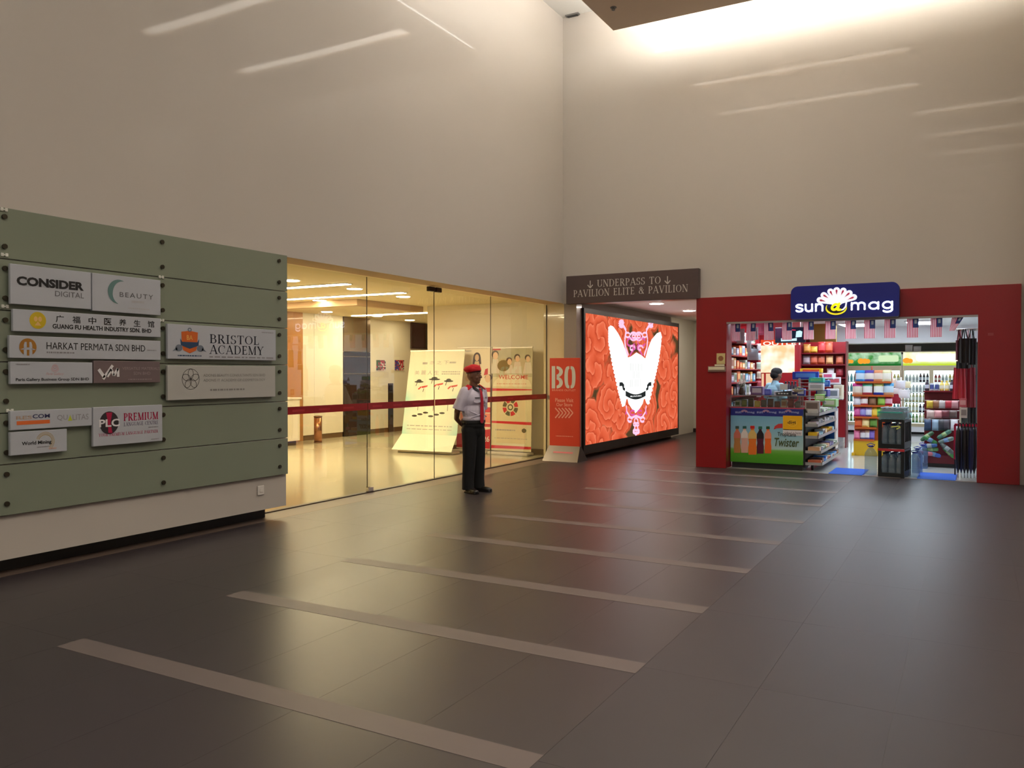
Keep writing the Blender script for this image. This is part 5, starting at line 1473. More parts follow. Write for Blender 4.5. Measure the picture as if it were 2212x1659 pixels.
def cooler(x0, x1, which, hm, rows):
    o = thing('drinks_cooler', '%s glass-door drinks cooler with lit %s header in the kiosk' % which, 'cooler', (x0, CYF, 0))
    w = x1 - x0 - .01; D = .68
    MB().box((0, D - .03, .12), (w, D, HT)).box((0, 0.03, .12), (.04, D, HT)).box((w - .04, .03, .12), (w, D, HT)).box((0, .03, .12), (w, D, .2)).box((0, .03, HT - .04), (w, D, HT)).build('cabinet', m_cw, o)
    MB().box((.04, D - .06, .2), (w - .04, D - .035, HB)).build('light_back', m_ci, o)
    MB().box((.02, 0.0, HB), (w - .02, .03, HT)).build('header', hm, o)
    MB().box((0, -.01, HB - .07), (w, .03, HB)).box((0, -.01, HT), (w, .04, HT + .025)).build('header_rail', m_cf, o)
    MB().box((0, 0.0, .06), (w, .04, .2)).build('kick_plate', m_cw, o)
    MB().box((.05, .1, 0), (w - .05, D, .06)).build('base', M('cooler_base', (14, 14, 14), .6), o)
    dw = w / 2
    for d in (0, 1):
        dd = MB().box((d * dw, -.02, .2), (d * dw + .045, .02, HB - .07)).box(((d + 1) * dw - .045, -.02, .2), ((d + 1) * dw, .02, HB - .07)).box((d * dw + .045, -.02, .2), ((d + 1) * dw - .045, .02, .28)).box((d * dw + .045, -.02, HB - .13), ((d + 1) * dw - .045, .02, HB - .07)).build('door', m_cf, o)
        MB().box((d * dw + .045, -.003, .28), ((d + 1) * dw - .045, .003, HB - .13)).build('door_glass', m_cg, dd)
        hx = (d + 1) * dw - .075 if d == 0 else d * dw + .06
        MB().box((hx, -.05, .75), (hx + .02, -.02, 1.15)).build('handle', M('chrome'), dd, bevel=.004)
    ns = 5
    for s_ in range(ns):
        z = .3 + s_ * (HB - .16 - .3) / ns
        MB().box((.04, .1, z - .012), (w - .04, D - .07, z)).build('shelf', m_cw, o)
        for d in (0, 1):
            kinds = rows[s_][d]
            nb = 7
            for k in range(nb):
                kd = kinds[k * len(kinds) // nb]
                b = put(bottle(kd), 'drink_bottle', None, (x0 + d * dw + .095 + k * (dw - .19) / (nb - 1), CYF + .17, z + .001))
                tag(b, '%s drink from the left behind the %s door, %s shelf, %s cooler' % (ORD[k], 'left' if d == 0 else 'right', ['lowest', 'second lowest', 'middle', 'second highest', 'highest'][s_], which[0]), 'bottle', 'drinks in the %s cooler' % which[0])
    return o
c1 = cooler(cx0, cx1, ('left', 'green and orange'), header_mat('header_green', (70, 150, 70), (190, 226, 190), (30, 110, 44), 1.0, 0),
       [(['green', 'lemon'], ['green']), (['clear'], ['teal']), (['teal'], ['clear', 'teal']), (['clear'], ['can']), (['clear', 'cola'], ['lemon'])])
c2 = cooler(cx1, cx2, ('right', 'lime'), header_mat('header_lime', (240, 250, 170), (250, 255, 226), (190, 214, 60), 1.15, 3),
       [(['green', 'tea'], ['green']), (['tea', 'cola'], ['green']), (['tea'], ['tea']), (['milk'], ['milk', 'lemon']), (['milk', 'cola'], ['red', 'milk', 'lemon', 'red'])])
# printed oranges on the headers
w1 = cx1 - cx0
mb = MB()
for u, r_ in ((.08, .06), (.14, .05), (.3, .075), (.37, .07), (.42, .06), (.34, .05)): mb.flat(disc(w1 * u, HB + .1 + r_ * .3, r_), -.002)
mb.build('orange_print', EM('print_orange_lit', (244, 160, 50), 1.1), c1)
MB().flat(rrect(w1 * .6, HB + .1, w1 * .94, HB + .27, .05), -.002).build('label_print', EM('print_pale_lit', (206, 232, 186), 1.1), c1)
mb = MB(); mb.flat(disc(w1 * .07, HB + .13, .09, .07), -.002); mb.flat(disc(w1 * .13, HB + .12, .06), -.002); mb.build('orange_print', EM('print_orange_lit'), c2)
MB().flat(rrect(w1 * .22, HB + .1, w1 * .95, HB + .3, .08), -.002).build('label_print', EM('print_white_lit', (255, 255, 226), 1.4), c2)
for px, lab in ((1963, 'taller white box on top of the right cooler'), (1981, 'shorter white box on top of the right cooler')):
    q = at_y(px, 762, CYF + .1); o = thing('white_box', lab, 'box', (q.x, CYF + .1, HT + .026))
    hh = .17 if px < 1970 else .13
    MB().box((-.085, 0, 0), (.085, .15, hh)).build('carton', M('carton_white', (226, 226, 222), .6), o, bevel=.004)
    MB().box((-.086, -.002, hh - .03), (.086, .152, hh + .001)).build('lid', M('carton_lid', (206, 206, 204), .6), o)

# ---- generic goods
def pouch_mesh(w, h, t, cols, seed=0, top=.3, bot=.25):
    nx, nz = 6, 8; mb = MB(); rnd = random.Random(seed)
    mats = [M('pk_%d_%d_%d' % tuple(c), c, .3, spec=.5) for c in cols]
    def P(i, j, s):
        u, v = i / nx, j / nz
        b = max(0, math.sin(PI * u)) ** .5 * max(0, math.sin(PI * v)) ** .45
        return ((u - .5) * w * (1 - .06 * math.sin(PI * v)), s * t * .5 * b, v * h)
    for s in (-1, 1):
        for i in range(nx):
            for j in range(nz):
                v = (j + .5) / nz
                mi = 0 if v > 1 - top else (2 % len(mats) if v < bot else 1 % len(mats))
                q = [P(i, j, s), P(i + 1, j, s), P(i + 1, j + 1, s), P(i, j + 1, s)]
                i0 = len(mb.v); mb.v += q; mb.face([i0, i0 + 1, i0 + 2, i0 + 3] if s < 0 else [i0 + 3, i0 + 2, i0 + 1, i0], mi, True)
    return mb.mesh('pouch', mats)
def pouch(loc, w, h, cols, label, group, rz=0, t=.07, seed=0, tilt=0.0, top=.3, bot=.25, cat='snack bag', name='snack_bag', cord=None):
    o = put(pouch_mesh(w, h, t, cols, seed, top, bot), name, None, loc, (tilt, 0, rz))
    if cord: MB().tube([(0, 0, h - .01), (0, 0, cord - loc[2])], .003, 6).build('hang_cord', M('cord_white', (214, 210, 206), .7), o)
    return tag(o, label, cat, group)
def carton(loc, dims, cols, label, group, rz=0, cat='box', name='product_box', rx=0.0):
    """a printed carton: body with a contrasting printed front panel and top flap"""
    o = thing(name, label, cat, loc, rz, group); o.rotation_euler = (rx, 0, rz)
    w, d, h = dims
    m = [M('pk_%d_%d_%d' % tuple(c), c, .4) for c in cols]
    MB().box((-w / 2, 0, 0), (w / 2, d, h)).build('carton', m[0], o, bevel=min(w, d, h) * .04)
    MB().box((-w * .38, -.0015, h * .25), (w * .38, 0, h * .8)).build('front_print', m[1], o)
    MB().box((-w * .3, d * .2, h), (w * .3, d * .8, h + .0012)).build('top_print', m[1 if len(m) < 3 else 2], o)
    return o

# ---- snack rack in the middle
RY = 17.0
rk = thing('snack_rack', 'orange wire snack rack on a yellow base in the middle of the kiosk', 'rack', (0, 0, 0))
rx0, rx1 = at_y(1844, 900, RY).x, at_y(1925, 900, RY).x
bz0 = at_y(1870, 952, RY).z
MB().box((rx0, RY + .02, 0), (at_y(1910, 960, RY).x, RY + .4, bz0)).build('base', M('rack_yellow', (216, 172, 24), .4), rk, bevel=.006)
MB().box((rx0 - .03, RY - .03, 0), (rx0 + .03, RY + .45, .05)).build('base_foot', M('rack_yellow'), rk)
MB().box((rx0, RY + .17, bz0), (rx1, RY + .21, at_y(1880, 803, RY).z)).build('back_board', M('rack_orange', (196, 92, 30), .4), rk)
MB().tube([(rx1 - .14, RY + .1, bz0 - .05), (rx1 - .14, RY + .1, 1.0)], .012, 8).tube([(rx0 + .3, RY + .19, 1.6), (rx0 + .3, RY + .19, 1.72)], .01, 8).build('upright', M('rack_red', (206, 74, 40), .4), rk)
rows = [
 (826, [1857, 1877, 1896, 1915], 19, 26, [((40, 140, 214), (214, 236, 250), (40, 140, 214), 'sky blue bag with white label'), ((84, 62, 160), (240, 232, 220), (90, 60, 160), 'purple-topped bag with cream label'), ((230, 150, 100), (246, 226, 206), (226, 150, 100), 'apricot bag'), ((240, 234, 176), (250, 246, 226), (240, 236, 190), 'pale lemon bag')], 'top'),
 (855, [1851, 1873, 1897, 1919], 20, 27, [((206, 40, 140), (236, 226, 206), (226, 170, 130), 'magenta-topped bag'), ((90, 206, 160), (246, 246, 240), (186, 60, 70), 'mint-topped bag with red foot'), ((206, 222, 120), (246, 250, 240), (50, 60, 160), 'lime-topped bag with blue foot'), ((60, 160, 214), (206, 226, 236), (214, 160, 120), 'blue-topped bag with tan foot')], 'second'),
 (877, [1850, 1866, 1884, 1903, 1919], 15, 20, [((206, 206, 216), (236, 236, 240), (190, 190, 206), 'silver bag'), ((206, 110, 90), (246, 236, 230), (196, 50, 60), 'white bag with red foot'), ((110, 86, 50), (150, 110, 80), (120, 84, 56), 'brown bag'), ((110, 176, 50), (160, 210, 90), (110, 170, 50), 'green bag'), ((200, 30, 70), (236, 180, 190), (196, 30, 66), 'cherry red bag')], 'third'),
 (902, [1851, 1863, 1876, 1889, 1899], 14, 22, [((206, 50, 130), (226, 110, 170), (190, 40, 120), 'hot pink bag'), ((130, 90, 180), (160, 160, 220), (140, 70, 160), 'violet bag'), ((160, 140, 200), (226, 226, 236), (120, 110, 160), 'lilac and white bag'), ((240, 190, 50), (246, 206, 80), (240, 170, 30), 'amber bag'), ((110, 190, 60), (150, 220, 90), (80, 170, 50), 'leaf green bag')], 'fourth'),
 (925, [1853, 1869, 1886], 15, 21, [((214, 80, 40), (230, 110, 60), (200, 60, 30), 'orange-red bag'), ((246, 206, 120), (250, 226, 160), (240, 190, 90), 'straw yellow bag'), ((90, 130, 50), (110, 160, 70), (80, 110, 40), 'olive green bag')], 'fifth'),
 (951, [1850, 1863, 1873, 1882], 12, 21, [((226, 110, 150), (236, 140, 170), (214, 90, 130), 'pink bag'), ((150, 110, 110), (226, 226, 226), (120, 120, 160), 'white-fronted bag left of the second white one'), ((206, 180, 150), (236, 230, 226), (110, 110, 160), 'white-fronted bag beside the indigo one'), ((110, 90, 180), (140, 120, 206), (90, 70, 160), 'indigo bag')], 'lowest')]
for pyb, pxs, pw, ph, cs, rn in rows:
    for px, c in zip(pxs, cs):
        q = at_y(px, pyb, RY); W_ = pw * 15.9 / F; H_ = ph * 15.9 / F
        pouch((q.x, RY + .06, q.z), W_, H_, c[:3], '%s in the %s row of the snack rack' % (c[3], rn), 'bags on the snack rack', seed=int(px), tilt=R(-5))
    z = at_y(1870, pyb, RY).z
    MB().box((at_y(pxs[0] - pw / 2, pyb, RY).x, RY, z - .015), (at_y(pxs[-1] + pw / 2, pyb, RY).x, RY + .17, z - .003)).box((at_y(pxs[0] - pw / 2, pyb, RY).x, RY - .005, z - .015), (at_y(pxs[-1] + pw / 2, pyb, RY).x, RY + .002, z + .02)).build('shelf', M('rack_orange'), rk)
# white paper goods to its right
WYR = 17.6
ws = thing('paper_stand', 'slim stand hung with white packets behind the bottle case', 'stand', (at_y(1946, 860, WYR).x, WYR, 0))
MB().tube([(0, .05, 0), (0, .05, 1.5)], .015, 8).build('pole', M('chrome'), ws)
MB().lathe([(.16, 0), (.16, .02)], 20, (0, .05, 0)).build('foot', M('rack_grey', (120, 120, 124), .4), ws)
for z in (1.05, 1.2, 1.38): MB().box((-.2, .02, z), (.2, .06, z + .012)).build('arm', M('chrome'), ws)
for px, pb, w_, h_, c, lab in ((1928, 836, 16, 18, (236, 226, 206), 'cream packet at the upper left of the white packet stand'), (1946, 840, 22, 18, (226, 230, 236), 'wide white packet at the top of the white packet stand'), (1961, 838, 12, 14, (240, 232, 190), 'pale yellow packet at the right of the white packet stand'),
                           (1933, 852, 18, 14, (240, 240, 240), 'white packet in the middle of the white packet stand'), (1952, 860, 26, 18, (236, 238, 240), 'largest white packet low on the white packet stand'), (1934, 872, 20, 22, (150, 30, 50), 'dark red packet at the foot of the white packet stand')):
    q = at_y(px, pb, WYR); pouch((q.x, WYR - .03, q.z), w_ * 16.3 / F, h_ * 16.3 / F, (c, tuple(min(255, x + 8) for x in c), c), lab, 'packets on the white packet stand', t=.03, cat='packet', name='packet')
# ================================================================ WATER: crates, case, big bottles
m_pet = GLASS('clear_plastic', (222, 232, 236), 1.35, .08, .16, (200, 214, 222))
m_capb = M('cap_blue', (40, 44, 150), .35)
m_crate = M('crate_black', (22, 26, 28), .45)
def big_bottle(loc, label, s=1.0, tint=None, rz=0.0):
    o = thing('water_bottle', label, 'bottle', loc, rz, 'large water bottles on the kiosk floor')
    r, h = .082 * s, .40 * s
    prof = [(r * .9, 0), (r, .012)]
    for k in range(6):
        z = .04 + k * h * .085; prof += [(r, z), (r * .955, z + h * .02), (r, z + h * .04)]
    prof += [(r, h * .68), (r * .9, h * .76), (r * .5, h * .88), (r * .27, h * .91), (r * .27, h * .95)]
    MB().lathe(prof, 24).build('body', tint or m_pet, o)
    MB().lathe([(r * .33, h * .945), (r * .35, h * .95), (r * .35, h * 1.0), (r * .3, h * 1.005)], 18).build('cap', m_capb, o)
    MB().tube([(-r * .3, 0, h * .94), (-r * .62, 0, h * 1.02), (0, 0, h * 1.07), (r * .62, 0, h * 1.02), (r * .3, 0, h * .94)], .007, 8).build('handle', m_capb, o)
    return o
p = at_z(1881, 1024); big_bottle((p.x, p.y, 0), 'large clear water bottle left of the black crates', 1.13)
p = at_z(1968, 1030); big_bottle((p.x + .045, p.y + .02, 0), 'ribbed clear water bottle right of the crates, nearest the walkway', .96)
m_pet2 = GLASS('blue_plastic', (190, 206, 226), 1.35, .08, .25, (120, 140, 180))
p = at_z(1979, 1021); big_bottle((p.x + .015, p.y, 0), 'bluish water bottle right of the crates, second from the walkway', .98, m_pet2)
p = at_z(1988, 1012); big_bottle((p.x + .03, p.y + .05, 0), 'bluish water bottle right of the crates, furthest from the walkway', 1.0, m_pet2)
m_petd = GLASS('crate_bottle_plastic', (200, 212, 220), 1.45, .06, .32, (160, 178, 192))
def mid_bottle_mesh():
    prof = [(.05, 0), (.055, .01), (.055, .1), (.052, .11), (.055, .12), (.055, .2), (.05, .24), (.02, .31), (.02, .325)]
    return MB().lathe(prof, 16).mesh('bottle_body', [m_petd])
mbm_ = mid_bottle_mesh(); capm = MB().lathe([(.024, .322), (.024, .345)], 12).mesh('bottle_cap', [M('cap_navy', (26, 34, 80), .4)])
CR = at_z(1896, 1030)
CRZ = R(-7); cw, cd = .37, .52
ca, sa = math.cos(CRZ), math.sin(CRZ)
def cl(x, y): return (CR.x + x * ca - y * sa, CR.y + .02 + x * sa + y * ca)
lv = [0.0, .44]
for k, z0 in enumerate(lv):
    x, y = cl(0, 0)
    o = thing('bottle_crate', '%s black crate of bottled water at the kiosk entrance' % ('lower' if k == 0 else 'upper'), 'crate', (x, y, z0), CRZ, 'black water crates')
    H = .43
    MB().box((0, 0, 0), (cw, cd, .03)).build('bottom', m_crate, o)
    for (px_, py_) in ((0, 0), (cw - .045, 0), (0, cd - .045), (cw - .045, cd - .045)): MB().box((px_, py_, .03), (px_ + .045, py_ + .045, H - .03)).build('post', m_crate, o)
    for (a0, b0) in (((0, 0, H - .03), (cw, .03, H)), ((0, cd - .03, H - .03), (cw, cd, H)), ((0, .03, H - .03), (.03, cd - .03, H)), ((cw - .03, .03, H - .03), (cw, cd - .03, H)), ((0, .03, .03), (.012, cd - .03, .1)), ((cw - .012, .03, .03), (cw, cd - .03, .1)), ((.045, 0, .03), (cw - .045, .012, .07))): MB().box(a0, b0).build('rail', m_crate, o)
    for j in (1, 2, 3): MB().box((cw - .02, cd * j / 4 - .01, .1), (cw, cd * j / 4 + .01, H - .03)).build('slat', m_crate, o)
    if k == 0: MB().box((-.004, -.006, H - .03), (cw + .004, .0, H + .008)).build('red_strip', M('strip_red', (190, 50, 60), .4), o)
    else:
        mb = MB(); stroke(mb, [(cw * .5, H - .1), (cw * .8, H - .085), (cw * .84, H - .1), (cw * .7, H - .13)], .016, -.002); mb.build('yellow_mark', M('mark_lime', (214, 222, 110), .4), o)
    for i in range(3):
        for j in range(4):
            bx_, by_ = cl(.075 + i * .11, .075 + j * .12)
            b = thing('crate_bottle', 'water bottle in the %s black crate, %s row from the front, %s' % ('lower' if k == 0 else 'upper', ORD[j], ['left', 'middle', 'right'][i]), 'bottle', (bx_, by_, z0 + .031), 0, 'bottles in the %s crate' % ('lower' if k == 0 else 'upper'))
            put(mbm_, 'bottle_body', b); put(capm, 'cap', b)
# shrink-wrapped case on top
zc = .88
m_wrap = GLASS('shrink_wrap', (214, 236, 236), 1.4, .15, .2, (190, 214, 216))
x, y = cl(-.01, 0)
o = thing('water_case', 'shrink-wrapped case of small water bottles on the top crate', 'case', (x, y, zc), CRZ)
MB().box((0, 0, .0), (cw + .02, cd, .125)).build('wrap', m_wrap, o, bevel=.02, seg=3)
MB().box((.004, -.001, .1), (cw - .02, .01, .118)).build('teal_band', M('band_teal', (60, 170, 160), .4), o)
MB().box((.01, .01, .001), (cw + .01, cd - .01, .006)).build('tray', M('tray_grey', (150, 150, 150), .6), o)
sm_b = MB().lathe([(.03, 0), (.032, .01), (.032, .11), (.013, .15), (.013, .16)], 12).mesh('small_bottle', [m_pet])
sm_c = MB().lathe([(.016, .157), (.016, .175)], 10).mesh('small_cap', [M('cap_pale', (206, 222, 240), .35)])
for i in range(5):
    for j in range(6):
        bx_, by_ = cl(.04 + i * .072, .05 + j * .083)
        b = thing('small_water_bottle', 'small clear bottle in the shrink-wrapped case, %s row, %s from the left' % (ORD[j], ORD[i]), 'bottle', (bx_, by_, zc + .008), 0, 'bottles in the shrink-wrapped case')
        put(sm_b, 'bottle_body', b); put(sm_c, 'cap', b)

# ---- mats
m_mat = M('mat_blue', (30, 92, 200), .8, bump=.5, nscale=60)
for pts, lab in (([(1789, 1024), (1862, 1028), (1866, 1017), (1814, 1012)], 'blue floor mat left of the water bottles'), ([(1981, 1034), (2056, 1039), (2066, 1027), (2000, 1022)], 'blue floor mat right of the water bottles')):
    ps = [at_z(*q) for q in pts]; x0 = min(p.x for p in ps); x1 = max(p.x for p in ps); y0 = max(13.7, min(p.y for p in ps)); y1 = max(p.y for p in ps)
    o = thing('door_mat', lab, 'mat', ((x0 + x1) / 2, y0, 0), 0, 'blue door mats')
    w = (x1 - x0) / 2
    MB().box((-w, 0, 0), (w, y1 - y0, .012)).build('pile', m_mat, o, bevel=.004)
    MB().box((-w - .01, -.01, 0), (w + .01, y1 - y0 + .01, .005)).build('rubber_edge', M('mat_edge', (24, 60, 140), .6), o)

# ================================================================ COUNTER
KY = 13.9
kx0, kx1 = at_y(1578, 950, KY).x, at_y(1735, 950, KY).x
kz0, kz1 = at_y(1600, 998, KY).z, at_y(1600, 881, KY).z
ct = thing('till_counter', 'till counter with a printed juice advert on its front', 'counter', (kx0, KY, 0))
w = kx1 - kx0
def kp(zx, zy):  # zoom 1540..1840 / 820..1030, factor 7.373
    p = at_y(1540 + zx / 7.373, 820 + zy / 7.373, KY); return (p.x - kx0, p.z)
MB().box((0, .012, kz0), (w, .6, kz1)).build('body', M('counter_grey', (150, 146, 140), .4), ct)
MB().box((0.02, .03, 0), (w - .02, .57, kz0)).build('toe_kick', M('toe_black', (14, 15, 14), .5), ct)
MB().box((-.01, 0, kz1 - .001), (w + .01, .61, kz1 + .015)).build('worktop', M('worktop_pink', (196, 70, 96), .4), ct)
def grad_mat(name, stops):
    m = M(name, stops[0][1], .35); nt = m.node_tree; N = nt.nodes.new
    tc = N('ShaderNodeTexCoord'); sp = N('ShaderNodeSeparateXYZ'); r = N('ShaderNodeValToRGB')
    nt.links.new(tc.outputs['Generated'], sp.inputs[0]); nt.links.new(sp.outputs['Z'], r.inputs[0]); nt.links.new(r.outputs[0], nt.nodes['Principled BSDF'].inputs['Base Color'])
    el = r.color_ramp.elements; el[0].position = stops[0][0]; el[0].color = (*lin(stops[0][1]), 1); el[1].position = stops[-1][0]; el[1].color = (*lin(stops[-1][1]), 1)
    for p, c in stops[1:-1]: e = el.new(p); e.color = (*lin(c), 1)
    return m
MB().box((0.0, 0.0, kz0), (w, .012, kz1 - .004)).build('advert_panel', grad_mat('advert_sky', [(0, (66, 140, 30)), (.16, (84, 160, 40)), (.24, (120, 180, 80)), (.28, (176, 206, 206)), (.6, (140, 190, 214)), (1, (110, 170, 206))]), ct)
hb_ = kp(0, 560)[1]
MB().flat([(0, hb_), (w, hb_), (w, kz1 - .005), (0, kz1 - .005)], -.002).build('blue_header', M('header_blue', (36, 44, 130), .4), ct)
for zx in (500, 845, 1200):
    c = kp(zx, 520); mb = MB()
    for k in range(7):
        a = R(20 + 140 * k / 6); stroke(mb, [(c[0] + .02 * math.cos(a), c[1] + .02 * math.sin(a) - .005), (c[0] + .06 * math.cos(a), c[1] + .045 * math.sin(a))], .014, -.003)
    mb.build('mini_sunburst', M('mini_rose', (176, 140, 170), .5), ct)
    text('sun', (c[0] - .15, c[1] - .02, c[0] - .05, c[1] + .012), M('mini_white', (150, 160, 206), .5), ct, bold=.03, y=-.003)
    text('mag', (c[0] + .05, c[1] - .022, c[0] + .17, c[1] + .012), M('mini_white'), ct, bold=.03, y=-.003)
for (x0, x1, ztop, cap, col, lab, lk) in ((330, 445, 740, (54, 84, 80), (190, 130, 70), (214, 120, 100), 0), (445, 565, 740, (40, 96, 90), (226, 176, 160), (236, 226, 220), 0), (560, 700, 735, (220, 40, 40), (232, 120, 40), (226, 190, 110), 30), (695, 815, 745, (40, 110, 90), (84, 20, 50), (26, 16, 26), 15), (820, 935, 745, (30, 80, 50), (232, 104, 36), (240, 150, 120), 10)):
    yb = 1165 + lk; m3 = [M('ad_%d_%d_%d' % c, c, .4) for c in (col, lab, cap)]
    mb = MB(); f = lambda u, v: kp(x0 + (x1 - x0) * u, yb + (ztop - yb) * v)
    mb.flat([f(.06, 0), f(.94, 0), f(.98, .25), f(.9, .4), f(.98, .6), f(.95, .72), f(.7, .84), f(.68, .9), f(.32, .9), f(.3, .84), f(.05, .72), f(.02, .6), f(.1, .4), f(.02, .25)], -.003, 0)
    mb.flat([f(.04, .55), f(.96, .55), f(.93, .72), f(.68, .85), f(.32, .85), f(.07, .72)], -.0035, 1)
    mb.flat([f(.24, .9), f(.76, .9), f(.74, 1), f(.26, 1)], -.0035, 2)
    mb.build('printed_bottle', m3, ct)
a_, b_ = kp(1115, 800), kp(1425, 580)
MB().flat([(a_[0], a_[1]), (b_[0], a_[1]), (b_[0], b_[1]), (a_[0], b_[1])], -.003).build('yellow_square', M('ad_yellow', (244, 184, 20), .4), ct)
a_, b_ = kp(1190, 722), kp(1320, 655); text('digi', (a_[0], a_[1], b_[0], b_[1]), M('ad_brown', (96, 72, 20), .5), ct, bold=.02, y=-.005)
mb = MB(); ringq(mb, *kp(1265, 690), .052, .058, -.004, 0, 24, asp=1.25); mb.build('square_outline', M('ad_gold', (250, 206, 80), .4), ct)
a_, b_ = kp(1115, 885), kp(1425, 800)
MB().flat([(a_[0], a_[1]), (b_[0], a_[1]), (b_[0], b_[1]), (a_[0], b_[1])], -.003).build('white_square', M('ad_white', (226, 222, 226), .4), ct)
a_, b_ = kp(1140, 865), kp(1400, 830); text('reload is here', (a_[0], a_[1], b_[0], b_[1]), M('ad_mauve', (110, 90, 110), .5), ct, y=-.005)
mb = MB(); mb.flat([kp(968, 795), kp(985, 740), kp(1040, 705), kp(1110, 700), kp(1110, 770), kp(1020, 775)], -.0025); mb.build('red_swirl', M('ad_red', (206, 60, 60), .4), ct)
a_, b_ = kp(1030, 915), kp(1325, 845); text('Tropicana', (a_[0], a_[1], b_[0], b_[1]), M('ad_ink', (50, 60, 60), .5), ct, bold=.015, y=-.006)
a_, b_ = kp(980, 1060), kp(1375, 940); text('Twister', (a_[0], a_[1], b_[0], b_[1]), M('ad_moss', (70, 84, 40), .5), ct, bold=.015, y=-.006, shear=.25)
# glass case on the counter
gz1 = at_y(1650, 855, KY).z
gc = thing('counter_display_case', 'low glass display case full of small packs on the till counter', 'display case', (kx0, KY, kz1 + .016))
GH = gz1 - kz1 - .016
m_pane = GLASS('case_glass', (226, 230, 226), 1.45, 0, .04, (180, 180, 180))
MB().box((.0, .005, 0), (w, .009, GH)).build('front_pane', m_pane, gc); MB().box((0, .005, GH), (w, .5, GH + .005)).build('top_pane', m_pane, gc)
MB().box((0, .002, 0), (.012, .012, GH)).box((w - .012, .002, 0), (w, .012, GH)).box((0, .002, GH - .004), (w, .012, GH + .008)).build('frame', M('alu_trim'), gc)
random.seed(11)
pk = [((206, 196, 170), (90, 110, 50)), ((110, 116, 30), (150, 150, 60)), ((86, 60, 26), (110, 80, 30)), ((230, 196, 60), (246, 220, 110)), ((96, 90, 84), (120, 110, 100)), ((110, 60, 44), (130, 80, 60)), ((120, 60, 44), (140, 76, 56)), ((226, 206, 180), (190, 120, 90)), ((140, 50, 44), (160, 80, 70)), ((120, 116, 110), (150, 146, 140))]
pn = ['cream and green', 'olive', 'dark ochre', 'bright yellow', 'grey', 'brown', 'russet', 'cream and tan', 'brick red', 'stone grey']
for k, (c, nm) in enumerate(zip(pk, pn)):
    carton((kx0 + .1 + k * (w - .2) / 9, KY + .06, kz1 + .018), (.085, .06, .10 + .02 * (k % 3)), c, '%s pack inside the glass case on the till counter' % nm, 'packs in the counter case', cat='pack')
# things on top of the case
TZ = kz1 + .016 + GH + .006
o = thing('flower_vase', 'small dark vase with white star flowers at the left end of the counter', 'vase', (kx0 + .13, KY + .2, TZ))
MB().lathe([(.035, 0), (.05, .04), (.03, .11), (.036, .13)], 16).build('vase', M('vase_brown', (70, 56, 46), .3), o)
for k in range(9):
    a = k * 2.4; r_ = .02 + .008 * k
    x, y, z = r_ * math.cos(a), r_ * math.sin(a), .2 + .02 * math.sin(k * 1.7)
    mb = MB(); mb.tube([(0, 0, .12), (x, y, z)], .003, 6)
    mb.build('stem', M('stem_green', (80, 96, 60), .6), o)
    mb = MB()
    for j in range(6): mb.ball((x + .022 * math.cos(j * PI / 3), y + .022 * math.sin(j * PI / 3), z), (.014, .014, .006), 8)
    mb.build('flower', M('petal_white', (226, 224, 216), .6), o)
o = thing('pen_pot', 'mesh pot of pens and sticks on the counter by the left post', 'pot', (kx0 + .1, KY + .4, TZ))
MB().lathe([(.05, 0), (.05, .12)], 14).build('pot', M('pot_grey', (96, 92, 90), .5), o)
for k in range(6):
    a = k * 1.05; MB().tube([(.02 * math.cos(a), .02 * math.sin(a), .02), (.06 * math.cos(a), .05 * math.sin(a), .27)], .006, 6).build('stick', M('stick_%d' % (k % 2), ((206, 206, 190), (150, 160, 140))[k % 2], .5), o)
goods = [(.3, .35, (.2, .16, .14), ((120, 96, 140), (206, 200, 214)), 'mauve carton with pale label on the counter case'), (.48, .2, (.1, .1, .1), ((70, 80, 180), (110, 120, 206)), 'small blue carton on the counter case'),
         (.62, .3, (.16, .12, .06), ((206, 206, 210), (150, 150, 160)), 'flat white carton on the counter case'), (.86, .25, (.14, .12, .07), ((226, 226, 226), (60, 60, 120)), 'white carton with navy label on the counter case'), (.95, .1, (.12, .12, .12), ((50, 60, 150), (200, 206, 230)), 'navy carton at the right end of the counter case')]
for u, dy, dm, c, lab in goods: carton((kx0 + w * u, KY + dy, TZ), dm, c, lab, 'cartons on the counter case')
# card machine with cables
o = thing('till_machine', 'dark till machine with white keys beside the shop assistant', 'till', (kx0 + w * .7, KY + .32, TZ))
MB().prism([(-.12, 0), (.12, 0), (.12, .08), (-.12, .05)], -.1, .1).build('body', M('till_dark', (50, 52, 56), .4), o)
MB().box((-.06, -.104, .09), (.06, -.09, .19)).build('display', M('till_light', (206, 210, 214), .4), o)
MB().tube([(0, -.09, .05), (0, -.09, .1)], .01, 8).build('stalk', M('till_dark'), o)
for k in range(4): MB().box((-.09 + k * .045, -.105, .02), (-.06 + k * .045, -.1, .04)).build('key', M('till_light'), o)
# bottles behind the till
for k, px in enumerate((1697, 1704, 1711, 1718)):
    q = at_y(px, 860, 15.9); b = put(bottle('cola'), 'dark_bottle', None, (q.x, 15.9, 1.1), (0, 0, 0), (1.1, 1.1, 1.5)); tag(b, 'dark bottle right of the shop assistant, %s from him' % ORD[k], 'bottle', 'dark bottles behind the till')
o = thing('back_ledge', 'narrow red ledge behind the shop assistant', 'shelf', (at_y(1690, 860, 15.9).x, 15.8, 0))
lw_ = at_y(1728, 860, 15.9).x - at_y(1690, 860, 15.9).x
MB().box((0, 0, 1.07), (lw_, .25, 1.098)).build('board', m_sred, o); MB().box((.02, .1, 0), (.05, .2, 1.07)).box((lw_ - .05, .1, 0), (lw_ - .02, .2, 1.07)).build('legs', m_sdr, o)

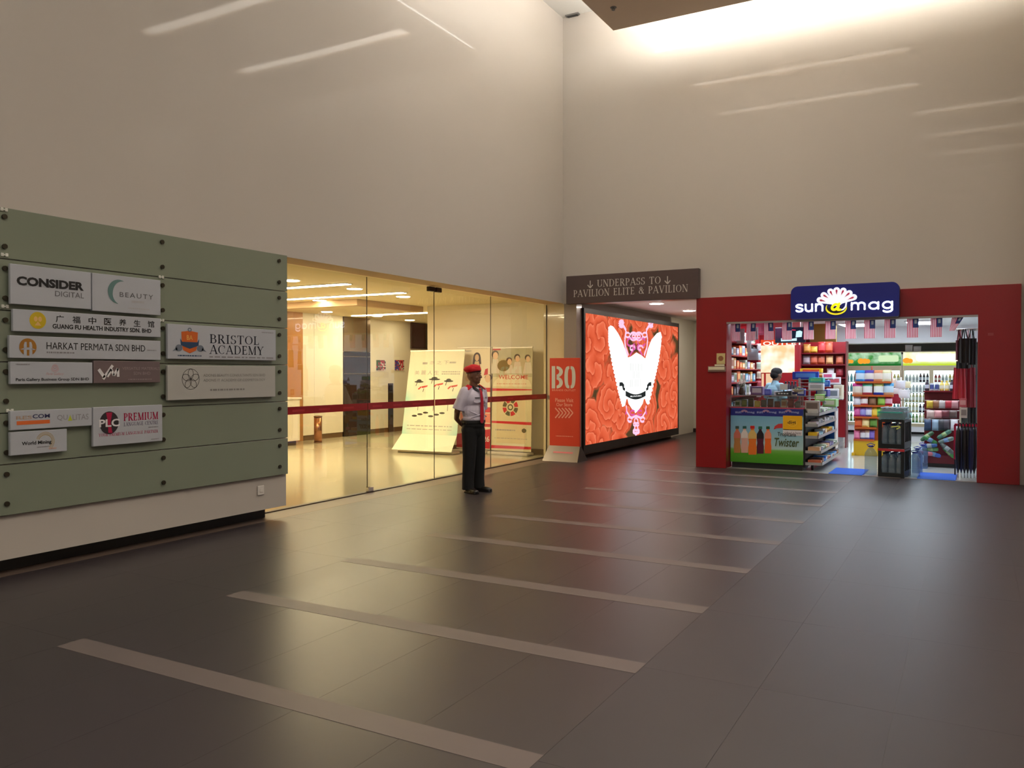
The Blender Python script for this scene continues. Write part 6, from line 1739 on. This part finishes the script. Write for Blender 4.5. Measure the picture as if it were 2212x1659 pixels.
# ---- shelves on the left wall of the kiosk
SHX = -3.62
sf = thing('wall_shelf', 'red wall shelving full of small goods inside the left edge of the kiosk', 'shelf', (QX0, 14.2, 0))
SL = 2.1
MB().box((.005, 0, .3), (.03, SL, 2.5)).build('back_board', m_sdr, sf)
MB().box((.03, SL - .03, .3), (-SHX + QX0 + .77, SL, 2.5)).build('end_panel', m_sred, sf)
zs = [.9, 1.18, 1.42, 1.66, 1.9, 2.14]
for z in zs: MB().box((.03, 0, z - .02), (.38, SL - .03, z)).build('shelf_board', m_sred, sf)
random.seed(21)
pal = [((206, 214, 224), (120, 150, 180)), ((236, 236, 236), (60, 60, 70)), ((214, 150, 60), (240, 226, 200)), ((190, 200, 180), (110, 130, 100)), ((60, 150, 180), (220, 236, 240)), ((200, 60, 50), (240, 200, 190)), ((150, 140, 170), (226, 226, 230)), ((226, 206, 190), (170, 110, 90)), ((30, 30, 34), (150, 150, 150)), ((220, 90, 40), (250, 190, 120))]
sn = ['lowest', 'second lowest', 'third', 'fourth', 'fifth', 'top']
for si, z in enumerate(zs):
    y = 14.3; k = 0
    while y < 14.2 + SL - .2:
        ww = random.uniform(.12, .2); hh = random.uniform(.11, .2)
        carton((QX0 + .36, y + ww / 2, z + .001), (ww, .2, hh), random.choice(pal), 'small carton on the %s left kiosk shelf, %s from the front' % (sn[si], ORD[k]), 'goods on the left kiosk shelves, %s shelf' % sn[si], rz=PI / 2)
        y += ww + random.uniform(.02, .06); k += 1
# narrow stand of packets on the end panel
for k in range(6):
    q = at_y(1639, 758 + 20 * k, 16.24)
    c = [(236, 226, 226), (226, 236, 240), (214, 226, 206), (240, 214, 190), (214, 120, 130), (226, 206, 206)][k]
    pouch((q.x, 16.235, q.z), .09, .14, (c, tuple(max(0, x - 40) for x in c), c), 'packet in the column beside the lit poster, %s from the top' % ['first', 'second', 'third', 'fourth', 'fifth', 'sixth'][k], 'packets beside the lit poster', t=.03, cat='packet', name='packet')
# hanging white bags at the top left
for k, (px, py, c, w_, h_, lab) in enumerate(((1600, 730, (206, 190, 186), .14, .26, 'crumpled silver bag hanging at the top left of the kiosk'), (1632, 722, (226, 206, 212), .1, .22, 'pale sachet strip hanging beside the silver bag'), (1618, 748, (246, 246, 246), .09, .2, 'bright white packet hanging at the left of the kiosk'), (1626, 766, (206, 214, 222), .2, .2, 'pale blue package on the left kiosk shelves'), (1645, 712, (226, 110, 140), .2, .28, 'pink sheet hanging between the first flags'))):
    q = at_y(px, py + 12, 14.6 + .05 * k); pouch((q.x, 14.6 + .05 * k, q.z), w_, h_, (c, tuple(max(0, x - 14) for x in c), c), lab, 'packets hanging at the left of the kiosk', t=.03, cat='packet', name='packet', cord=QZ - .002)

# ---- red back shelf with crisps
BYS = 18.6
b0, b1 = at_y(1731, 800, BYS).x, at_y(1826, 800, BYS).x
bs = thing('snack_shelf', 'tall dark red shelf of crisp packets behind the newspapers', 'shelf', (b0, BYS, 0))
bw = b1 - b0; topz = at_y(1780, 738, BYS).z
MB().box((0, .3, .2), (bw, .33, topz)).build('back_board', m_sred, bs); MB().box((-.02, 0, 0), (.0, .33, topz)).box((bw, 0, 0), (bw + .02, .33, topz)).build('side_panel', m_sdr, bs)
for py in (762, 787, 815, 845): MB().box((0, 0, at_y(1780, py, BYS).z - .025), (bw, .3, at_y(1780, py, BYS).z)).build('shelf_board', m_sdr, bs)
crisp = [(762, [(1741, (214, 150, 70), 'ochre'), (1756, (226, 170, 60), 'short amber'), (1773, (206, 60, 60), 'tall scarlet'), (1789, (206, 90, 60), 'tall rust')], 'upper'), (787, [(1740, (176, 160, 164), 'grey and white'), (1756, (206, 100, 70), 'coral'), (1772, (190, 90, 60), 'copper'), (1790, (230, 180, 120), 'sandy'), (1812, (206, 110, 80), 'salmon')], 'middle'), (815, [(1745, (190, 60, 60), 'crimson'), (1768, (214, 160, 90), 'tan'), (1792, (206, 200, 200), 'pale grey'), (1812, (150, 40, 50), 'maroon')], 'lower')]
for pyb, items, rn in crisp:
    for px, c, nm in items:
        q = at_y(px, pyb, BYS); hh = .24 if 'tall' in nm else (.14 if 'short' in nm else .19)
        pouch((q.x, BYS + .12, q.z), .15, hh, (c, tuple(min(255, x + 30) for x in c), tuple(max(0, x - 30) for x in c)), '%s crisp packet on the %s board of the red shelf' % (nm, rn), 'crisp packets on the red shelf', cat='packet', name='crisp_packet')

# ================================================================ MAGAZINE AND SWEETS RACK BESIDE THE COUNTER
NX = kx1 + .03; NY0, NY1 = 13.92, at_x(1806, 950, -2.16).y
nr = thing('sweets_rack', 'long tiered rack of sweets with a blue end post beside the till', 'rack', (0, 0, 0))
m_tray = M('tray_metal', (176, 176, 176), .35, metal=.5); m_rblue = M('rack_blue', (30, 100, 190), .4); m_dk = M('rack_dark', (30, 28, 28), .6)
MB().box((NX - .02, NY0 + .02, .05), (NX + .0, NY1, 1.0)).build('back_board', m_dk, nr)
tz = [.10, .29, .53, .72, .90]; td = [.26, .24, .2, .19, .21]
tn = ['lowest', 'second lowest', 'middle', 'second highest', 'top']
pal2 = [[((206, 110, 80), (240, 170, 130)), ((90, 50, 40), (190, 150, 130)), ((30, 90, 190), (120, 190, 240)), ((60, 140, 210), (230, 240, 250)), ((190, 206, 180), (230, 120, 100)), ((226, 190, 150), (180, 90, 70))],
        [((206, 160, 120), (240, 206, 180)), ((70, 60, 120), (150, 150, 200)), ((226, 230, 226), (120, 160, 120)), ((206, 220, 200), (60, 90, 60)), ((230, 226, 200), (190, 150, 90))],
        [((240, 196, 40), (150, 80, 20)), ((110, 170, 206), (226, 240, 246)), ((60, 150, 180), (200, 236, 240)), ((206, 206, 206), (90, 90, 100)), ((214, 150, 80), (246, 226, 190))],
        [((196, 150, 170), (226, 200, 210)), ((150, 140, 150), (200, 200, 206)), ((190, 190, 196), (110, 110, 130)), ((206, 196, 170), (120, 130, 110))],
        [((206, 200, 196), (110, 90, 80)), ((226, 236, 220), (110, 190, 90)), ((226, 226, 230), (60, 70, 110)), ((160, 206, 120), (230, 246, 210))]]
random.seed(31)
for k in range(5):
    z, d = tz[k], td[k]
    MB().box((NX, NY0, z), (NX + d, NY1, z + .012)).box((NX + d - .01, NY0, z + .012), (NX + d, NY1, z + .045)).box((NX, NY0, z + .012), (NX + d, NY0 + .01, z + .045)).build('tray', m_tray, nr)
    y = NY0 + .06; j = 0
    while y < NY1 - .15:
        ww = random.uniform(.13, .24); c = pal2[k][j % len(pal2[k])] if j < 6 else random.choice(pal2[k])
        if k < 3:
            lab = 'flat sweets box on the %s tray beside the till, %s from the near end' % (tn[k], ORD[j])
            if j == 0: lab = {0: 'brown and coral sweets box at the near end of the lowest tray', 1: 'tan sweets box at the near end of the second lowest tray', 2: 'yellow sweets box at the near end of the middle tray'}[k]
            carton((NX + d - .03, y + ww / 2, z + .013), (ww, d - .06, random.uniform(.06, .1)), c, lab, 'sweets on the %s tray' % tn[k], rz=PI / 2)
        else:
            lab = 'newspaper stack on the %s tray beside the till, %s from the near end' % (tn[k], ORD[j])
            o = thing('newspaper_stack', lab, 'newspaper', (NX + .02, y, z + .013), 0, 'newspapers on the %s tray' % tn[k])
            hh = random.uniform(.05, .1)
            MB().box((0, 0, 0), (d - .05, ww, hh)).build('pages', M('newsprint', (196, 194, 190), .8, noise=.15, nscale=40), o, bevel=.006)
            MB().box((.015, .015, hh), (d - .065, ww - .015, hh + .003)).build('front_page', M('pk_%d_%d_%d' % c[0], c[0], .4), o)
            MB().box((d - .0505, .03, hh * .3), (d - .049, ww - .03, hh * .8)).build('spine_print', M('pk_%d_%d_%d' % c[1], c[1], .4), o)
        y += ww + .02; j += 1
MB().box((NX - .02, NY1, .06), (NX + .16, NY1 + .05, .98)).lathe([(.09, -.025), (.09, .025)], 20, (NX + .07, NY1 + .025, .98), axis='y').build('end_post', m_rblue, nr)
MB().box((NX + .16, NY1 - .02, .2), (NX + .18, NY1 + .3, .93)).build('price_board', M('board_cream', (226, 220, 214), .5), nr)
MB().box((NX + .0, NY1 + .05, .06), (NX + .16, NY1 + .3, .96)).build('end_box', m_rblue, nr)
for yy in (NY0 + .2, NY1 + .15):
    MB().lathe([(.04, -.02), (.045, -.01), (.045, .01), (.04, .02)], 14, (NX + .08, yy, .045), axis='x').build('castor', M('castor_black', (18, 18, 18), .4), nr)
# heap on top of the rack
o = thing('olive_bowl', 'bowl of small green sweets on a round stand at the counter end', 'bowl', (kx1 - .1, KY + .15, TZ))
MB().lathe([(.05, 0), (.05, .02), (.02, .03), (.02, .05), (.06, .06), (.115, .1), (.115, .105), (.06, .07)], 18).build('bowl', M('bowl_cream', (226, 222, 196), .4), o)
mb = MB(); random.seed(5)
for k in range(26): a = random.uniform(0, 6.28); r_ = random.uniform(0, .09); mb.ball((r_ * math.cos(a), r_ * math.sin(a), .105 + (.09 - r_) * .35), .014, 8, k % 2)
so = mb.build('sweets', [M('sweet_olive', (110, 116, 50), .4), M('sweet_dark', (50, 54, 30), .4)], o); so['kind'] = 'stuff'
heap = [(1712, 1768, 803, 819, (36, 60, 180), (90, 140, 230), 'wide flat blue carton above the newspapers', 14.5), (1728, 1775, 796, 805, (240, 196, 40), (230, 90, 50), 'yellow and red carton behind the blue carton', 15.2), (1747, 1778, 816, 826, (60, 190, 180), (120, 220, 160), 'teal and green packet under the blue carton', 14.35), (1746, 1778, 829, 842, (226, 228, 232), (180, 186, 196), 'long white wrapped packet below the teal packet', 14.3), (1770, 1792, 822, 834, (50, 90, 190), (110, 160, 220), 'blue packet beside the teal packet', 14.6),
        (1762, 1788, 842, 856, (60, 60, 150), (206, 206, 220), 'indigo folded magazine on the heap', 14.5), (1760, 1782, 852, 866, (150, 210, 110), (230, 246, 206), 'light green packet on the heap', 14.25), (1776, 1806, 862, 878, (170, 220, 150), (240, 246, 236), 'long pale green packet at the right of the heap', 14.35), (1738, 1770, 866, 888, (176, 166, 160), (110, 96, 90), 'thick newspaper bundle at the near end of the top tray', 14.0), (1785, 1812, 840, 860, (226, 226, 226), (120, 130, 140), 'grey magazine leaning at the back of the heap', 15.2), (1776, 1800, 806, 818, (236, 236, 236), (206, 90, 130), 'white carton with pink spot behind the heap', 15.6), (1788, 1816, 815, 830, (214, 206, 210), (190, 80, 90), 'row of pale magazines with red edges behind the heap', 16.0), (1800, 1820, 832, 862, (236, 226, 196), (214, 196, 160), 'cream booklet standing behind the heap', 16.3)]
hs = thing('tiered_stand', 'open tiered metal stand under the heaped newspapers and packets', 'stand', (0, 0, 0))
for yy in (14.42, 15.4, 16.5): MB().box((NX - .2, yy, 0), (NX - .17, yy + .03, 1.5)).build('upright', m_tray, hs)
for x0, x1, y0, y1, c, c2, lab, Y in heap:
    a_, b_ = at_y(x0, y1, Y), at_y(x1, y0, Y)
    MB().box((min(a_.x, NX - .2) if Y > 14.1 else a_.x, Y + .01, a_.z - .014), (b_.x, Y + .15, a_.z - .002)).build('shelf_board', m_tray, hs)
    carton(((a_.x + b_.x) / 2, Y, a_.z), (b_.x - a_.x, .16, b_.z - a_.z), (c, c2, c2), lab, 'goods heaped on the rack beside the till', rz=R(random.uniform(-9, 9)))
# ================================================================ RIGHT SIDE: hanging goods
HY_ = 15.6
h0, h1 = at_y(1996, 950, HY_).x, at_y(2072, 950, HY_).x
hr = thing('peg_rack', 'dark red pegboard rack of hanging pouches at the right of the kiosk', 'rack', (h0, HY_, 0))
hw = h1 - h0; hz1 = at_y(2030, 847, HY_).z
MB().box((0, .04, .06), (hw, .3, hz1)).build('board', m_sdr, hr, bevel=.006); MB().box((-.02, -.02, 0), (hw + .02, .34, .06)).build('foot', m_dk, hr); MB().box((0, -.0, .06), (hw, .04, .2)).build('lower_shelf', m_sdr, hr); MB().box((-.01, -.06, hz1), (hw + .01, .3, hz1 + .02)).build('top_shelf', m_sdr, hr)
for k in range(7):
    kd = ['cola', 'can', 'can', 'lemon', 'lemon', 'cola', 'red'][k]
    b = put(bottle(kd), 'small_jar', None, (h0 + .04 + k * (hw - .08) / 6, HY_ + .03, hz1 + .021), (0, 0, 0), (1, 1, .85)); tag(b, 'small jar on top of the dark red pegboard rack, %s from the left' % ORD[k], 'jar', 'jars on the pegboard rack')
pg = [(882, [(2009, (206, 176, 60), 'mustard'), (2022, (150, 100, 70), 'brown'), (2035, (196, 186, 180), 'grey'), (2049, (190, 60, 70), 'rose red'), (2062, (206, 150, 150), 'dusty pink')], .11, .13, 'top'),
      (903, [(2010, (206, 180, 170), 'pale pink'), (2027, (226, 160, 160), 'salmon'), (2042, (120, 60, 66), 'wine'), (2059, (110, 90, 84), 'taupe')], .12, .13, 'second'),
      (930, [(2004, (60, 80, 110), 'navy and white'), (2021, (150, 176, 196), 'ice blue'), (2034, (70, 72, 76), 'charcoal'), (2044, (90, 84, 90), 'slate'), (2061, (236, 236, 236), 'square white')], .11, .19, 'third')]
for pyb, items, w_, h_, rn in pg:
    for px, c, nm in items:
        q = at_y(px, pyb, HY_); o = pouch((q.x, HY_ - .03, q.z), w_, h_, (tuple(min(255, x + 30) for x in c), c, tuple(max(0, x - 20) for x in c)), '%s pouch in the %s row of the pegboard rack' % (nm, rn), 'pouches on the pegboard rack', t=.05, cat='pouch', name='pouch')
    MB().tube([(0, -.0, at_y(2030, pyb, HY_).z - 0 + h_), (hw, -.0, at_y(2030, pyb, HY_).z + h_)], .006, 6).build('peg_rail', M('chrome'), hr)
bund = [(2003, 942, (70, 110, 80), 40, 'grey-green roll slanting at the upper left of the pegboard rack'), (2010, 950, (60, 130, 70), -30, 'green roll at the left of the pegboard rack'), (2008, 962, (50, 90, 150), 8, 'blue roll lying at the left of the pegboard rack'), (2010, 970, (90, 150, 90), 3, 'green striped roll lying low on the pegboard rack'), (2016, 980, (60, 90, 170), -15, 'blue packet lowest on the pegboard rack'), (2000, 978, (196, 110, 120), -5, 'pink packet at the lower left of the pegboard rack'),
        (2040, 938, (80, 130, 110), 35, 'green roll slanting up at the middle of the pegboard rack'), (2044, 950, (110, 130, 120), 20, 'grey roll at the middle of the pegboard rack'), (2046, 968, (90, 100, 96), -40, 'grey roll slanting down at the pegboard rack'), (2050, 976, (60, 140, 70), -45, 'green roll slanting down at the lower right of the pegboard rack')]
for k, (px, py, c, ang, lab) in enumerate(bund):
    q = at_y(px, py, HY_); L_ = .24
    o = thing('wrapped_roll', lab, 'packet', (q.x, HY_ - .07 - .012 * (k % 3), q.z), 0, 'rolls on the pegboard rack'); o.rotation_euler = (0, -R(ang), 0)
    MB().lathe([(.022, -L_ / 2), (.036, -L_ / 2 + .03), (.038, 0), (.036, L_ / 2 - .03), (.022, L_ / 2)], 12, axis='x').build('roll', M('roll_%d' % k, c, .3), o)
    MB().lathe([(.039, -.035), (.039, .035)], 12, axis='x').build('label_band', M('roll_label_%d' % (k % 3), ((150, 176, 120), (110, 140, 180), (150, 160, 160))[k % 3], .4), o)
# hanging bags, jackets and umbrellas by the right post
m_bk = M('tote_black', (24, 24, 22), .6, bump=.4, nscale=8); m_jr = M('coat_red', (190, 34, 52), .4, bump=.5, nscale=9)
HX, HYB = at_y(2090, 750, 14.3).x, 14.3
rl = thing('hanging_rail', 'chrome rail carrying bags beside the right post', 'rail', (0, 0, 0))
rz_ = at_y(2090, 711, HYB).z
for yy in (14.26, 14.36, 14.46, 14.56, 14.66, 14.76, 14.86): MB().tube([(at_y(2066, 711, yy).x, yy, rz_), (QX1, yy, rz_)], .006, 8).build('bar', M('chrome'), rl)
MB().lathe([(.03, -.02), (.03, 0)], 14, (QX1 - .001, HYB, rz_), axis='x').build('wall_mount', M('chrome'), rl)
def tote(px, top, bot, wpx, Y, mat, lab, grp, strap=True, flare=1.0, folds=3):
    a_ = at_y(px, bot, Y); b_ = at_y(px, top, Y); W_ = wpx * 12.6 / F; H_ = b_.z - a_.z
    o = thing('hanging_bag', lab, 'bag', (a_.x, Y, a_.z), 0, grp)
    mb = MB(); nx, nz = 10, 8
    def P(i, j, s):
        u, v = i / nx, j / nz; b = math.sin(PI * u) ** .6
        return ((u - .5) * W_ * (1 + (flare - 1) * (1 - v)), s * (.03 * b * (1.2 - .6 * v)) + .012 * math.sin(u * PI * 2 * folds) * (1 - v * .5), v * H_)
    for s in (-1, 1):
        for i in range(nx):
            for j in range(nz):
                q = [P(i, j, s), P(i + 1, j, s), P(i + 1, j + 1, s), P(i, j + 1, s)]; i0 = len(mb.v); mb.v += q
                mb.face([i0, i0 + 1, i0 + 2, i0 + 3] if s < 0 else [i0 + 3, i0 + 2, i0 + 1, i0], 0, True)
    mb.build('body', mat, o)
    if strap:
        for s in (-1, 1):
            MB().tube([(s * W_ * .25, 0, H_), (s * W_ * .12, 0, H_ + .1), (s * W_ * .08, 0, rz_ - a_.z)], .008, 6).build('strap', mat, o)
    return o
tote(2083, 731, 784, 22, 14.26, m_bk, 'black tote bag hanging from the rail, left of two', 'tote bags on the rail'); tote(2098, 731, 788, 20, 14.36, m_bk, 'black tote bag hanging from the rail, right of two', 'tote bags on the rail')
tote(2071, 735, 778, 12, 14.46, M('tote_maroon', (96, 26, 42), .6), 'maroon tote bag hanging behind the black ones', 'tote bags on the rail')
tote(2080, 780, 796, 26, 14.56, m_bk, 'short black bag hanging under the tote bags', 'bags beside the post')
tote(2072, 794, 862, 22, 14.66, m_jr, 'red raincoat pack hanging beside the right post', 'red packs beside the post', True, 1.25)
tote(2092, 794, 880, 26, 14.76, M('coat_dark_red', (130, 20, 34), .45, bump=.5), 'darker red raincoat hanging against the right post', 'red packs beside the post', True, 1.1)
tote(2100, 810, 925, 16, 14.86, m_bk, 'long black garment hanging against the right post', 'bags beside the post')
q = at_y(2080, 872, 14.3); carton((q.x, 14.28, q.z - .05), (.1, .02, .13), ((214, 110, 124), (240, 190, 196)), 'pink tag card at the foot of the red raincoats', 'cards beside the post', cat='card')
q = at_y(2082, 890, 14.3); carton((q.x, 14.27, q.z - .09), (.09, .02, .16), ((226, 226, 222), (160, 160, 160)), 'white tag card hanging above the umbrellas', 'cards beside the post', cat='card')
ub = thing('umbrella_bin', 'narrow pink-edged hanger holding the folded umbrellas', 'hanger', (at_y(2062, 925, 14.45).x, 14.45, 0))
zz = at_y(2075, 918, 14.45).z
MB().box((0, 0, zz - .02), (.34, .03, zz + .02)).box((-.01, 0, .25), (.02, .03, zz)).build('hanger_frame', M('hanger_pink', (206, 30, 70), .4), ub)
MB().box((.0, 0, .0), (.02, .03, .25)).box((.3, 0, 0), (.32, .03, zz)).build('hanger_leg', m_dk, ub)
m_um = M('umbrella_black', (20, 20, 24), .45, bump=.4, nscale=12); m_un = M('umbrella_navy', (34, 36, 70), .4, bump=.4, nscale=12)
for k in range(6):
    px = 2070 + 7 * k; q = at_y(px, 924, 14.2 + .03 * (k % 2)); Y = 14.2 + .03 * (k % 2)
    o = thing('folded_umbrella', 'folded %s umbrella in the row at the right post, %s from the left' % ('navy' if k % 3 == 1 else 'black', ['first', 'second', 'third', 'fourth', 'fifth', 'sixth'][k]), 'umbrella', (q.x, Y, 0), 0, 'folded umbrellas')
    zt_ = q.z
    prof = [(.008, .07), (.012, .1), (.03, .16), (.042, zt_ * .55), (.03, zt_ - .05), (.015, zt_)]
    MB().lathe(prof, 10).build('canopy', m_un if k % 3 == 1 else m_um, o)
    MB().lathe([(.005, .0), (.006, .1)], 8).build('tip', M('tip_grey', (120, 120, 124), .4), o)
    MB().tube([(0, 0, zt_), (0, 0, zt_ + .05), (.02, 0, zt_ + .075), (.04, 0, zt_ + .05)], .009, 8).build('handle', m_dk, o)
